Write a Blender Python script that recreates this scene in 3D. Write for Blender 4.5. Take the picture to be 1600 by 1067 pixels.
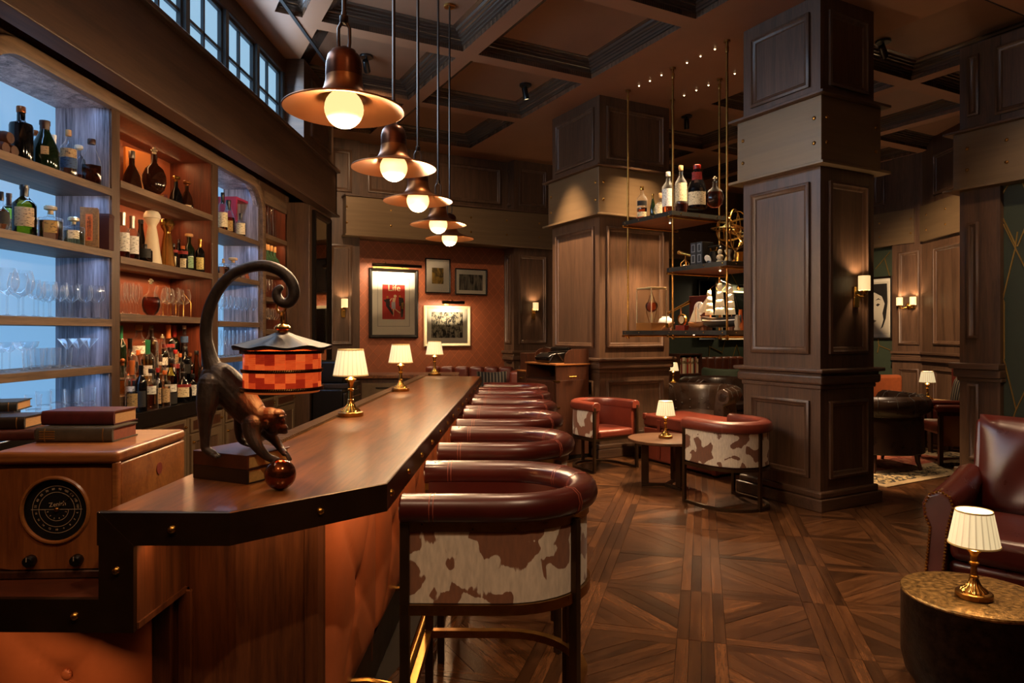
import bpy, bmesh, math, random
from mathutils import Vector, Matrix
from math import sin, cos, pi, radians as RAD, atan2, sqrt, hypot
random.seed(7)
for o in list(bpy.data.objects): bpy.data.objects.remove(o)
C = bpy.context.scene.collection
SC = bpy.context.scene

# ------------------------------------------------------------------ camera, world, exposure
YAW = RAD(0.644)                       # the bar runs along world Y; the camera looks 0.64 degrees to its left
F = 1067.0; HZ = 520.0; EYE = 1.5      # focal length in pixels of the 1600 px frame, horizon row, eye height
cam = bpy.data.objects.new('camera', bpy.data.cameras.new('camera')); C.objects.link(cam)
cam.location = (0, 0, EYE); cam.rotation_euler = (pi/2, 0, YAW)
cam.data.sensor_width = 36.0; cam.data.lens = 36.0*F/1600.0
cam.data.shift_y = -13.5/1600.0; cam.data.clip_start = 0.05
SC.camera = cam
W = bpy.data.worlds.new('world'); SC.world = W; W.use_nodes = True
W.node_tree.nodes['Background'].inputs[0].default_value = (0.30, 0.55, 0.85, 1)
W.node_tree.nodes['Background'].inputs[1].default_value = 0.6
SC.view_settings.view_transform = 'Standard'; SC.view_settings.look = 'None'
SC.view_settings.exposure = 0.0; SC.view_settings.gamma = 1.0; SC.view_settings.use_curve_mapping = False
cy = SC.cycles
cy.max_bounces = 8; cy.diffuse_bounces = 4; cy.glossy_bounces = 4; cy.transmission_bounces = 6
cy.transparent_max_bounces = 24; cy.caustics_reflective = False; cy.caustics_refractive = False
cy.sample_clamp_indirect = 2.0; cy.use_denoising = True; cy.use_adaptive_sampling = True
GAIN = 4.0                             # one knob for all lamps

def hx(s, k=1.0):
    def l(c):
        c /= 255.0
        return (c/12.92 if c <= 0.04045 else ((c+0.055)/1.055)**2.4)*k
    return (l(int(s[0:2], 16)), l(int(s[2:4], 16)), l(int(s[4:6], 16)), 1)

WARM = (1.0, 0.68, 0.38); COOL = (0.42, 0.66, 1.0)
def light(kind, name, loc, energy, color=WARM, size=0.03, rot=(0, 0, 0), parent=None, size_y=None, angle=60, blend=0.6, spread=None):
    d = bpy.data.lights.new(name, kind); d.energy = energy*GAIN; d.color = color
    if kind == 'AREA':
        d.size = size
        if size_y: d.shape = 'RECTANGLE'; d.size_y = size_y
        if spread: d.spread = RAD(spread)
    else:
        d.shadow_soft_size = size
    if kind == 'SPOT': d.spot_size = RAD(angle); d.spot_blend = blend
    o = bpy.data.objects.new(name, d); C.objects.link(o); o.location = loc; o.rotation_euler = rot
    if parent: o.parent = parent
    return o
def aim(o, target):
    o.rotation_euler = (Vector(target)-o.location).to_track_quat('-Z', 'Y').to_euler()

# ------------------------------------------------------------------ frames of reference
TH = RAD(28.1)+YAW                     # the room (columns, coffers, rear wall) stands at this angle to the bar
def UV(u, v, z=0.0): return Vector((u*cos(TH)-v*sin(TH), u*sin(TH)+v*cos(TH), z))
def ray(px, py):
    k = (px-800.0)/F
    return k*cos(YAW)-sin(YAW), k*sin(YAW)+cos(YAW), (HZ-py)/F
def atX(px, py, X):
    a, b, c = ray(px, py); s = X/a; return Vector((X, b*s, EYE+c*s))
def atY(px, py, Y):
    a, b, c = ray(px, py); s = Y/b; return Vector((a*s, Y, EYE+c*s))
def atZ(px, py, Z):
    a, b, c = ray(px, py); s = (Z-EYE)/c; return Vector((a*s, b*s, Z))
def at(px, py, s):
    a, b, c = ray(px, py); return Vector((a*s, b*s, EYE+c*s))
def uvray(px):
    a, b, c = ray(px, 0); return a*cos(TH)+b*sin(TH), -a*sin(TH)+b*cos(TH)
def atV(px, py, v):                    # a point on the room plane v = const, as (u, v, z)
    du, dv = uvray(px); s = v/dv; return Vector((du*s, v, EYE+(HZ-py)/F*s))
def atU(px, py, u):
    du, dv = uvray(px); s = u/du; return Vector((u, dv*s, EYE+(HZ-py)/F*s))

# ------------------------------------------------------------------ mesh builder
class MB:
    def __init__(s): s.v = []; s.f = []; s.m = []
    def add(s, vs, fs, mi=0):
        n = len(s.v); s.v += [Vector(v) for v in vs]; s.f += [[i+n for i in f] for f in fs]; s.m += [mi]*len(fs); return s
    def box(s, x0, x1, y0, y1, z0, z1, mi=0):
        v = [(x, y, z) for x in (x0, x1) for y in (y0, y1) for z in (z0, z1)]
        return s.add(v, [(0,1,3,2),(4,6,7,5),(0,4,5,1),(2,3,7,6),(0,2,6,4),(1,5,7,3)], mi)
    def cb(s, c, d, rz=0, mi=0, rot=None):
        b = MB().box(-d[0]/2, d[0]/2, -d[1]/2, d[1]/2, -d[2]/2, d[2]/2, mi)
        b.T((Matrix.Translation(c) @ (rot.to_4x4() if rot is not None else Matrix.Rotation(rz, 4, 'Z'))))
        return s.merge(b)
    def T(s, M):
        s.v = [M @ v for v in s.v]; return s
    def mv(s, x=0, y=0, z=0, rz=0, rx=0, ry=0, k=1):
        return s.T(Matrix.Translation((x, y, z)) @ Matrix.Rotation(rz, 4, 'Z') @ Matrix.Rotation(ry, 4, 'Y') @ Matrix.Rotation(rx, 4, 'X') @ Matrix.Scale(k, 4))
    def merge(s, b):
        n = len(s.v); s.v += b.v; s.f += [[i+n for i in f] for f in b.f]; s.m += b.m; return s
    def prism(s, poly, z0, z1, mi=0):
        n = len(poly)
        v = [(p[0], p[1], z0) for p in poly]+[(p[0], p[1], z1) for p in poly]
        return s.add(v, [list(range(n))[::-1], list(range(n, 2*n))]+[(i, (i+1) % n, n+(i+1) % n, n+i) for i in range(n)], mi)
    def lathe(s, prof, n=20, c=(0, 0, 0), mi=0, mod=None, cap=True):
        v = []; f = []; m = len(prof)
        for j in range(n):
            a = 2*pi*j/n
            for i, (r, z) in enumerate(prof):
                rr = r*(mod(a, z) if mod else 1); v.append((c[0]+rr*cos(a), c[1]+rr*sin(a), c[2]+z))
        for j in range(n):
            k = (j+1) % n
            for i in range(m-1): f.append((j*m+i, k*m+i, k*m+i+1, j*m+i+1))
        if cap:
            if prof[0][0] > 1e-5: f.append([j*m for j in range(n)][::-1])
            if prof[-1][0] > 1e-5: f.append([j*m+m-1 for j in range(n)])
        return s.add(v, f, mi)
    def tube(s, pts, r, n=8, closed=False, mi=0, flat=None):
        pts = [Vector(p) for p in pts]; m = len(pts); rs = r if isinstance(r, (list, tuple)) else [r]*m
        v = []; f = []; up = None
        for i, p in enumerate(pts):
            a = pts[i-1] if (i > 0 or closed) else p; b = pts[(i+1) % m] if (i < m-1 or closed) else p
            t = (b-a).normalized()
            if up is None:
                up = Vector((0, 0, 1)) if abs(t.z) < 0.9 else Vector((1, 0, 0))
            x = up.cross(t)
            if x.length < 1e-5: x = Vector((1, 0, 0)).cross(t)
            x.normalize(); y = t.cross(x).normalized(); up = y
            for j in range(n):
                q = 2*pi*(j+0.5)/n
                v.append(p+(x*cos(q)+y*sin(q)*(flat or 1))*rs[i])
        for i in range(m-1+(1 if closed else 0)):
            for j in range(n):
                k = (i+1) % m
                f.append((i*n+j, i*n+(j+1) % n, k*n+(j+1) % n, k*n+j))
        if not closed: f += [list(range(n))[::-1], [(m-1)*n+j for j in range(n)]]
        return s.add(v, f, mi)
    def sweep(s, path, prof, closed=False, mi=0, cap=True):
        """path: xy points, prof: closed loop of (offset to the right of travel, z)"""
        m = len(path); n = len(prof); v = []; f = []
        P = [Vector((p[0], p[1])) for p in path]; zs = [p[2] if len(p) > 2 else 0 for p in path]
        for i in range(m):
            a = P[i-1] if (i > 0 or closed) else None; b = P[(i+1) % m] if (i < m-1 or closed) else None
            d1 = (P[i]-a).normalized() if a is not None else None; d2 = (b-P[i]).normalized() if b is not None else None
            d1 = d1 if d1 is not None else d2; d2 = d2 if d2 is not None else d1
            n1 = Vector((d1.y, -d1.x)); n2 = Vector((d2.y, -d2.x)); nn = (n1+n2).normalized(); k = 1/max(0.35, nn.dot(n1))
            for (o, z) in prof: v.append((P[i].x+nn.x*o*k, P[i].y+nn.y*o*k, z+zs[i]))
        for i in range(m-1+(1 if closed else 0)):
            k = (i+1) % m
            for j in range(n): f.append((i*n+j, i*n+(j+1) % n, k*n+(j+1) % n, k*n+j))
        if not closed and cap: f += [list(range(n)), [(m-1)*n+j for j in range(n)][::-1]]
        return s.add(v, f, mi)
    def ring(s, w, h, prof, mi=0):
        """picture-frame moulding in the xz plane facing -y, centred; prof: (inset, height)"""
        v = []; f = []; n = len(prof)
        for (o, t) in prof:
            for sx, sz in ((-1,-1),(1,-1),(1,1),(-1,1)): v.append((sx*(w/2-o), -t, sz*(h/2-o)))
        for i in range(n-1):
            for j in range(4): f.append((i*4+j, i*4+(j+1) % 4, (i+1)*4+(j+1) % 4, (i+1)*4+j))
        return s.add(v, f, mi)
    def ball(s, c, r, n=14, mi=0, sq=(1, 1, 1)):
        h = n//2
        b = MB().lathe([(sin(pi*i/h), -cos(pi*i/h)) for i in range(h+1)], n, cap=False)
        b.v = [Vector((c[0]+p.x*r*sq[0], c[1]+p.y*r*sq[1], c[2]+p.z*r*sq[2])) for p in b.v]; b.m = [mi]*len(b.f)
        return s.merge(b)
    def dome(s, c, r, h, axis, n=8, mi=0):
        b = MB().lathe([(r, 0), (r*0.92, h*0.45), (r*0.6, h*0.85), (0.0, h)], n)
        q = Vector((0, 0, 1)).rotation_difference(Vector(axis))
        b.T(Matrix.Translation(c) @ q.to_matrix().to_4x4()); b.m = [mi]*len(b.f); return s.merge(b)

def ob(name, mb, mat, parent=None, smooth=38, bev=0, label=None, kind=None, cat=None, group=None, loc=None, rz=None, seg=2):
    me = bpy.data.meshes.new(name); me.from_pydata(mb.v, [], mb.f)
    mats = mat if isinstance(mat, (list, tuple)) else [mat]
    for m in mats: me.materials.append(m)
    if len(mats) > 1: me.polygons.foreach_set('material_index', mb.m)
    b = bmesh.new(); b.from_mesh(me)
    bmesh.ops.remove_doubles(b, verts=b.verts, dist=1e-5)
    bmesh.ops.recalc_face_normals(b, faces=b.faces); b.to_mesh(me); b.free()
    if smooth:
        me.polygons.foreach_set('use_smooth', [True]*len(me.polygons)); me.set_sharp_from_angle(angle=RAD(smooth))
    me.update()
    o = bpy.data.objects.new(name, me); C.objects.link(o)
    if parent: o.parent = parent
    if bev:
        m = o.modifiers.new('bevel', 'BEVEL'); m.width = bev; m.segments = seg; m.limit_method = 'ANGLE'; m.angle_limit = RAD(40)
    tag(o, label, cat, group, kind)
    if loc is not None: o.location = loc
    if rz is not None: o.rotation_euler = (0, 0, rz)
    return o
def tag(o, label=None, cat=None, group=None, kind=None):
    if label: o['label'] = label
    if cat: o['category'] = cat
    if group: o['group'] = group
    if kind: o['kind'] = kind
    return o
def thing(name, label, cat, loc=(0, 0, 0), rz=0, group=None, kind=None):
    o = bpy.data.objects.new(name, None); C.objects.link(o); o.empty_display_size = 0.05
    o.location = loc; o.rotation_euler = (0, 0, rz)
    return tag(o, label, cat, group, kind)
def dup(root, loc=None, rz=None, label=None, group=None, parent=None):
    r = root.copy(); C.objects.link(r)
    if parent is not None: r.parent = parent
    if loc is not None: r.location = loc
    if rz is not None: r.rotation_euler = (0, 0, rz)
    if label: r['label'] = label
    if group: r['group'] = group
    for ch in list(root.children): dup(ch, parent=r)
    return r
def words(parent, txt, size, mat, M, name='lettering', ext=0.0004, align='CENTER'):
    cu = bpy.data.curves.new(name, 'FONT'); cu.body = txt; cu.size = size; cu.extrude = ext; cu.align_x = align; cu.align_y = 'CENTER'
    cu.resolution_u = 3; cu.materials.append(mat)
    t = bpy.data.objects.new(name, cu); C.objects.link(t); dg = bpy.context.evaluated_depsgraph_get(); dg.update()
    me = bpy.data.meshes.new_from_object(t.evaluated_get(dg)); bpy.data.objects.remove(t)
    me.name = name; o = bpy.data.objects.new(name, me); C.objects.link(o); o.parent = parent; o.matrix_local = M
    return o

# ------------------------------------------------------------------ materials
MATS = {}
def nt(name):
    m = bpy.data.materials.new(name); m.use_nodes = True; t = m.node_tree
    return m, t, t.nodes, t.links, t.nodes['Principled BSDF']
def ins(n, **kw):
    for k, v in kw.items(): n.inputs[k.replace('_', ' ')].default_value = v
def plain(name, col, rough=0.5, metal=0.0, var=0.0, scale=20, bump=0.0, emit=0, coat=0.0, rvar=0.0, stretch=(1, 1, 1), rnd=0.0):
    if name in MATS: return MATS[name]
    m, t, N, L, P = nt(name); c = hx(col) if isinstance(col, str) else tuple(col)+(1,)
    ins(P, Base_Color=c, Roughness=rough, Metallic=metal, Coat_Weight=coat, Coat_Roughness=0.12)
    if emit: ins(P, Emission_Color=c, Emission_Strength=emit)
    if var or bump or rvar:
        tc = N.new('ShaderNodeTexCoord'); mp = N.new('ShaderNodeMapping'); L.new(tc.outputs['Object'], mp.inputs[0]); ins(mp, Scale=stretch)
        nz = N.new('ShaderNodeTexNoise'); ins(nz, Scale=scale, Detail=5.0, Roughness=0.6); L.new(mp.outputs[0], nz.inputs[0])
    if var:
        rp = N.new('ShaderNodeValToRGB'); rp.color_ramp.elements[0].position = 0.3; rp.color_ramp.elements[1].position = 0.7
        rp.color_ramp.elements[0].color = tuple(x*(1-var) for x in c[:3])+(1,); rp.color_ramp.elements[1].color = tuple(min(1, x*(1+var)) for x in c[:3])+(1,)
        L.new(nz.outputs[0], rp.inputs[0]); src = rp.outputs[0]
        if rnd:
            oi = N.new('ShaderNodeObjectInfo'); hs = N.new('ShaderNodeHueSaturation')
            mr = N.new('ShaderNodeMapRange'); ins(mr, To_Min=1-rnd, To_Max=1+rnd); L.new(oi.outputs['Random'], mr.inputs[0])
            L.new(mr.outputs[0], hs.inputs['Value']); L.new(src, hs.inputs['Color']); src = hs.outputs[0]
        L.new(src, P.inputs['Base Color'])
    if rvar:
        mr = N.new('ShaderNodeMapRange'); ins(mr, To_Min=max(0, rough-rvar), To_Max=rough+rvar); L.new(nz.outputs[0], mr.inputs[0]); L.new(mr.outputs[0], P.inputs['Roughness'])
    if bump:
        bp = N.new('ShaderNodeBump'); ins(bp, Strength=bump, Distance=0.004); L.new(nz.outputs[0], bp.inputs['Height']); L.new(bp.outputs[0], P.inputs['Normal'])
    MATS[name] = m; return m
def wood(name, c1, c2, axis='Z', scale=9.0, rough=0.42, coat=0.0, bump=0.12, rnd=0.0, uv=False, long=14.0):
    if name in MATS: return MATS[name]
    m, t, N, L, P = nt(name)
    tc = N.new('ShaderNodeTexCoord'); mp = N.new('ShaderNodeMapping')
    L.new(tc.outputs['UV' if uv else 'Object'], mp.inputs[0])
    k = {'X': (1/long, 1, 1), 'Y': (1, 1/long, 1), 'Z': (1, 1, 1/long)}[axis]; ins(mp, Scale=k)
    oi = N.new('ShaderNodeObjectInfo'); ge = N.new('ShaderNodeNewGeometry')
    ad = N.new('ShaderNodeMath'); ad.operation = 'ADD'; L.new(oi.outputs['Random'], ad.inputs[0]); L.new(ge.outputs['Random Per Island'], ad.inputs[1])
    fr = N.new('ShaderNodeMath'); fr.operation = 'FRACT'; L.new(ad.outputs[0], fr.inputs[0])
    off = N.new('ShaderNodeVectorMath'); off.operation = 'ADD'; L.new(mp.outputs[0], off.inputs[0])
    sc = N.new('ShaderNodeVectorMath'); sc.operation = 'SCALE'; sc.inputs[0].default_value = (7.3, 3.1, 5.7); L.new((fr if rnd else oi).outputs[0 if rnd else 'Random'], sc.inputs['Scale'])
    L.new(sc.outputs[0], off.inputs[1])
    n1 = N.new('ShaderNodeTexNoise'); ins(n1, Scale=scale, Detail=8.0, Roughness=0.62, Distortion=1.2); L.new(off.outputs[0], n1.inputs[0])
    n2 = N.new('ShaderNodeTexNoise'); ins(n2, Scale=scale*9, Detail=3.0, Roughness=0.7); L.new(off.outputs[0], n2.inputs[0])
    mx = N.new('ShaderNodeMix'); mx.data_type = 'FLOAT'; ins(mx, Factor=0.38); L.new(n1.outputs[0], mx.inputs['A']); L.new(n2.outputs[0], mx.inputs['B'])
    rp = N.new('ShaderNodeValToRGB'); e = rp.color_ramp.elements
    e[0].position = 0.36; e[0].color = hx(c1) if isinstance(c1, str) else c1+(1,); e[1].position = 0.64; e[1].color = hx(c2) if isinstance(c2, str) else c2+(1,)
    L.new(mx.outputs[0], rp.inputs[0]); src = rp.outputs[0]
    if rnd:
        hs = N.new('ShaderNodeHueSaturation'); mr = N.new('ShaderNodeMapRange'); ins(mr, To_Min=1-rnd, To_Max=1+rnd)
        L.new(fr.outputs[0], mr.inputs[0]); L.new(mr.outputs[0], hs.inputs['Value']); L.new(src, hs.inputs['Color']); src = hs.outputs[0]
    L.new(src, P.inputs['Base Color'])
    ins(P, Roughness=rough, Coat_Weight=coat, Coat_Roughness=0.2)
    bp = N.new('ShaderNodeBump'); ins(bp, Strength=bump, Distance=0.003); L.new(mx.outputs[0], bp.inputs['Height']); L.new(bp.outputs[0], P.inputs['Normal'])
    MATS[name] = m; return m
def glass(name, tint=(1, 1, 1), ior=1.45, rough=0.02):
    if name in MATS: return MATS[name]
    m, t, N, L, P = nt(name); N.remove(P); out = N['Material Output']
    tr = N.new('ShaderNodeBsdfTransparent'); tr.inputs[0].default_value = tuple(tint)+(1,)
    gl = N.new('ShaderNodeBsdfGlossy'); ins(gl, Roughness=rough); fr = N.new('ShaderNodeFresnel'); ins(fr, IOR=ior)
    mx = N.new('ShaderNodeMixShader'); L.new(fr.outputs[0], mx.inputs[0]); L.new(tr.outputs[0], mx.inputs[1]); L.new(gl.outputs[0], mx.inputs[2]); L.new(mx.outputs[0], out.inputs[0])
    MATS[name] = m; return m
def glow(name, col, strength, base=None, trans=0.0):
    """something that gives off light: a lit shade, a globe, a backlit panel"""
    if name in MATS: return MATS[name]
    m, t, N, L, P = nt(name); c = hx(col) if isinstance(col, str) else tuple(col)+(1,)
    ins(P, Base_Color=base+(1,) if base else c, Emission_Color=c, Emission_Strength=strength, Roughness=0.6)
    MATS[name] = m; return m
def hide_mat(name, c1, c2, scale, thr, seed):
    """cowhide: brown patches with hairy edges on off-white"""
    m, t, N, L, P = nt(name)
    tc = N.new('ShaderNodeTexCoord'); mp = N.new('ShaderNodeMapping'); L.new(tc.outputs['Object'], mp.inputs[0]); ins(mp, Location=seed)
    hz = N.new('ShaderNodeTexNoise'); ins(hz, Scale=90.0, Detail=2.0); m2 = N.new('ShaderNodeMapping'); ins(m2, Scale=(1.0, 1.0, 0.25)); L.new(tc.outputs['Object'], m2.inputs[0]); L.new(m2.outputs[0], hz.inputs[0])
    n1 = N.new('ShaderNodeTexNoise'); ins(n1, Scale=scale, Detail=1.5, Roughness=0.45, Distortion=0.6); L.new(mp.outputs[0], n1.inputs[0])
    a = N.new('ShaderNodeMath'); a.operation = 'MULTIPLY_ADD'; L.new(hz.outputs[0], a.inputs[0]); a.inputs[1].default_value = 0.075; L.new(n1.outputs[0], a.inputs[2])
    rp = N.new('ShaderNodeValToRGB'); rp.color_ramp.elements[0].position = thr; rp.color_ramp.elements[1].position = thr+0.012
    rp.color_ramp.elements[0].color = hx(c1); rp.color_ramp.elements[1].color = hx(c2)
    L.new(a.outputs[0], rp.inputs[0])
    mm = N.new('ShaderNodeMix'); mm.data_type = 'RGBA'; mm.blend_type = 'MULTIPLY'; ins(mm, Factor=0.5); L.new(rp.outputs[0], mm.inputs[6]); L.new(hz.outputs[0], mm.inputs[7])
    gm = N.new('ShaderNodeBrightContrast'); ins(gm, Bright=0.02); L.new(mm.outputs[2], gm.inputs[0]); L.new(gm.outputs[0], P.inputs['Base Color'])
    bp = N.new('ShaderNodeBump'); ins(bp, Strength=0.25, Distance=0.002); L.new(hz.outputs[0], bp.inputs['Height']); L.new(bp.outputs[0], P.inputs['Normal'])
    ins(P, Roughness=0.75, Sheen_Weight=0.2); return m

OAK = wood('smoked_oak', '37261c', '5c4331', 'Z', 8, 0.42, bump=0.15)
OAKX = wood('smoked_oak_level', '37261c', '5c4331', 'X', 8, 0.42, bump=0.15)
OAKY = wood('smoked_oak_along', '37261c', '5c4331', 'Y', 8, 0.42, bump=0.15)
BEAMW = wood('dark_beam_timber', '34231a', '543b2b', 'Y', 6, 0.5, bump=0.15)
SHELFW = wood('weathered_shelf_oak', '463427', '7a6049', 'Y', 9, 0.55, bump=0.25)
PALEW = wood('pale_limed_oak', '2e2a34', 'b8b0bc', 'Z', 11, 0.55, bump=0.2, long=22.0)
REDW = wood('red_stained_oak', '40180c', '6e321a', 'Z', 8, 0.45, bump=0.15)
BARTOP = wood('polished_bar_top', '3c1d0c', '8c5529', 'Y', 7, 0.31, coat=1.0, bump=0.22)
BARW = wood('bar_front_walnut', '321a0e', '643a20', 'Z', 10, 0.4, bump=0.2)
PLANK = wood('parquet_plank', '2a170b', '583820', 'X', 16, 0.26, bump=0.4, rnd=0.5, uv=True, long=9.0)
RADIOW = wood('radio_veneer', '643418', '96602f', 'X', 9, 0.35, coat=0.15, bump=0.08)
RADIOF = wood('radio_front_veneer', '5a2e14', '8a5228', 'Z', 9, 0.35, coat=0.1, bump=0.08)
CABW = wood('cabinet_walnut', '2a150c', '4d2a18', 'Z', 9, 0.4, bump=0.12)
TOPW = wood('table_top_wood', '38241a', '5f432e', 'X', 8, 0.3, bump=0.12)
CEILP = plain('bronze_ceiling_paint', '94694c', 0.5, var=0.10, scale=2.0)
BRASS = plain('antique_brass', '9a7038', 0.30, 1.0, var=0.15, scale=30, rvar=0.08)
BRASSB = plain('bright_brass', 'c99a4c', 0.24, 1.0, var=0.12, scale=40, rvar=0.06)
BAND = plain('brushed_bronze_band', '6e5940', 0.42, 0.35, var=0.12, scale=4, rvar=0.10, stretch=(0.3, 0.3, 6))
TRIM = plain('dark_bronze_trim', '4a3826', 0.38, 0.85, var=0.2, scale=5, rvar=0.12)
EDGE = plain('blackened_brass_edge', '4c3826', 0.36, 0.88, var=0.2, scale=6, rvar=0.1)
COPPER = plain('brushed_copper', '643c2a', 0.30, 1.0, var=0.15, scale=6, rvar=0.08, stretch=(1, 1, 8))
COPPERIN = plain('copper_inside', '84522f', 0.36, 1.0, var=0.1, scale=6)
STEEL = plain('dark_steel', '564e48', 0.34, 1.0, rvar=0.08, scale=30)
LEATHER = plain('oxblood_leather', '40130d', 0.30, var=0.22, scale=7, bump=0.10, rvar=0.08)
LEATHERS = plain('oxblood_stitching', '7d3a2a', 0.5)
TANL = plain('tan_leather', 'b4643c', 0.42, var=0.14, scale=6, bump=0.07, rvar=0.06)
TANDK = plain('tan_leather_crease', '6a2c16', 0.6)
RUSSET = plain('russet_leather', '64291b', 0.36, var=0.2, scale=8, bump=0.08, rvar=0.08)
DKLEATHER = plain('dark_chesterfield_leather', '21140d', 0.30, var=0.35, scale=9, bump=0.10, rvar=0.1)
BLACK = plain('black_enamel', '0d0b0a', 0.28)
DARK = plain('dark_void', '0b0807', 0.7)
STONE = plain('black_stone', '15110f', 0.25, var=0.4, scale=25)
CABM = plain('bronzed_cabinet_frame', '6e5a44', 0.45, 0.35, var=0.15, scale=8, rvar=0.1)
WALLP = plain('russet_wall_leather', '7a4024', 0.55, var=0.10, scale=5, bump=0.05)
GREENW = plain('green_wallpaper', '2a3323', 0.6, var=0.10, scale=6)
GOLD = plain('gold_inlay', 'b08a46', 0.35, 0.8)
PAPER = plain('book_paper', 'a97e50', 0.8, var=0.2, scale=60, stretch=(1, 1, 20))
MATB = plain('ivory_mat_board', 'e9e2cf', 0.8)
FRAMEB = plain('black_picture_frame', '140e09', 0.4); FRAMEB.node_tree.nodes['Principled BSDF'].inputs['Specular IOR Level'].default_value = 0.15
FRAMEW = plain('cream_picture_frame', 'd8c7a0', 0.5)
CLEAR = glass('clear_glass')
FROST = plain('frosted_glass', 'cfd6dc', 0.5)

def ware(name, blend=.22):
    """thin drinking glass: clear, with edges that catch the light"""
    m, t, N, L, P = nt(name); N.remove(P); out = N['Material Output']
    tr = N.new('ShaderNodeBsdfTransparent'); tr.inputs[0].default_value = (.95, .96, .97, 1)
    gl = N.new('ShaderNodeBsdfGlossy'); ins(gl, Roughness=.08); df = N.new('ShaderNodeBsdfTranslucent'); df.inputs[0].default_value = (.85, .88, .9, 1)
    m1 = N.new('ShaderNodeMixShader'); m1.inputs[0].default_value = .55; L.new(gl.outputs[0], m1.inputs[1]); L.new(df.outputs[0], m1.inputs[2])
    lw = N.new('ShaderNodeLayerWeight'); ins(lw, Blend=blend)
    mx = N.new('ShaderNodeMixShader'); L.new(lw.outputs['Facing'], mx.inputs[0]); L.new(tr.outputs[0], mx.inputs[1]); L.new(m1.outputs[0], mx.inputs[2]); L.new(mx.outputs[0], out.inputs[0])
    MATS[name] = m; return m

# ================================================================== SETTING
ZC = 4.36                                # underside of the ceiling beams
PROF = [(0, 0), (0, .022), (.012, .030), (.022, .030), (.030, .018), (.045, .014), (.055, .006), (.06, 0)]
def moulding(parent, w, h, loc, rz=0, mat=None, name='panel_moulding'):
    o = ob(name, MB().ring(w, h, PROF), mat or OAK, parent, smooth=50); o.location = loc; o.rotation_euler = (0, 0, rz); return o
def slab(name, p, q, z0, z1, th, mat, parent=None, kind='structure', back=True):
    """upright slab standing on the segment p-q (world xy), thickness th to the left of p->q"""
    p = Vector(p[:2]); q = Vector(q[:2]); d = (q-p).normalized(); n = Vector((-d.y, d.x))*th
    return ob(name, MB().prism([p, q, q+n, p+n], z0, z1), mat, parent, kind=kind, smooth=0)

# ---- floor: dark sub-floor, parquet tiles of border planks and a diagonal band
floor = ob('floor', MB().box(-3.2, 11, -3.5, 17, -0.06, -0.012), plain('sub_floor', '120a06', 0.7), kind='structure', smooth=0)
FA = RAD(14.86); fr_, ff_ = Vector((cos(FA), -sin(FA))), Vector((sin(FA), cos(FA)))
def clip(poly, n, d):
    out = []
    for i, p in enumerate(poly):
        q = poly[(i+1) % len(poly)]; a = p.dot(n)-d; b = q.dot(n)-d
        if a <= 0: out.append(p)
        if a*b < 0: out.append(p+(q-p)*(a/(a-b)))
    return out
def shrink(poly, e):
    c = sum((p for p in poly), Vector((0, 0)))/len(poly); out = poly
    for i in range(len(poly)):
        p, q = poly[i], poly[(i+1) % len(poly)]; d = q-p
        if d.length < 1e-4: continue
        n = Vector((d.y, -d.x)).normalized()
        if (c-p).dot(n) > 0: n = -n
        out = clip(out, n, p.dot(n)-e)
        if len(out) < 3: return None
    return out
PT = 0.655
def rect(a, b, c, d): return [Vector((a, c)), Vector((b, c)), Vector((b, d)), Vector((a, d))]
tile_a = [(rect(0, .058, 0, PT), 0), (rect(.058, .116, 0, PT), 0), (rect(PT-.116, PT-.058, 0, PT), 0), (rect(PT-.058, PT, 0, PT), 0)]
tile_a += [(rect(.116, PT-.116, 0, .07), 1), (rect(.116, PT-.116, PT-.07, PT), 1)]
def diag(sign):
    r = rect(.116, PT-.116, .07, PT-.07); c = Vector((PT/2, PT/2)); n = Vector((sin(pi/4), -sign*cos(pi/4))); out = []
    for a, b in ((-.5, -.17), (-.17, -.085), (-.085, 0), (0, .085), (.085, .17), (.17, .5)):
        p = clip(clip(r, n, c.dot(n)+b), -n, -(c.dot(n)+a))
        if len(p) >= 3: out.append((p, 2 if sign > 0 else 3))
    return out
tiles = (tile_a+diag(1), tile_a+diag(-1))
planks = []
for i in range(-6, 16):
    for j in range(-9, 22):
        o2 = fr_*(i*PT)+ff_*(3.45+j*PT)
        if not (-0.9 < o2.x < 10.5 and -3 < o2.y < 14.5): continue
        for poly, kind_ in tiles[(i+j) % 2]:
            p = shrink(poly, 0.0011)
            if not p: continue
            g = {0: ff_, 1: fr_, 2: (fr_+ff_).normalized(), 3: (fr_-ff_).normalized()}[kind_]
            w = [o2+fr_*a.x+ff_*a.y for a in p]
            c = sum(w, Vector((0, 0)))/len(w); X = c.x*cos(YAW)+c.y*sin(YAW); Y = -c.x*sin(YAW)+c.y*cos(YAW)
            px = 800+F*X/Y if Y > 0.5 else -9; py = HZ+F*EYE/Y if Y > 0.5 else 9999
            area = 0.5*abs(sum(w[k].cross(w[(k+1) % len(w)]) if False else w[k].x*w[(k+1) % len(w)].y-w[k].y*w[(k+1) % len(w)].x for k in range(len(w))))
            vis = 560 < px < 1640 and 690 < py < 1085 and c.x > -.55
            u = c.x*cos(TH)+c.y*sin(TH); vv = -c.x*sin(TH)+c.y*cos(TH)
            if px > 1380 and py > 780: vis = False
            if (4.95 < u < 5.8 and 3.8 < vv < 4.75) or (4.75 < u < 5.9 and 6.7 < vv < 7.85): vis = False
            planks.append((area/max(Y, .5)**3 if vis else 0, w, g, c))
planks.sort(key=lambda t: -t[0])
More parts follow.
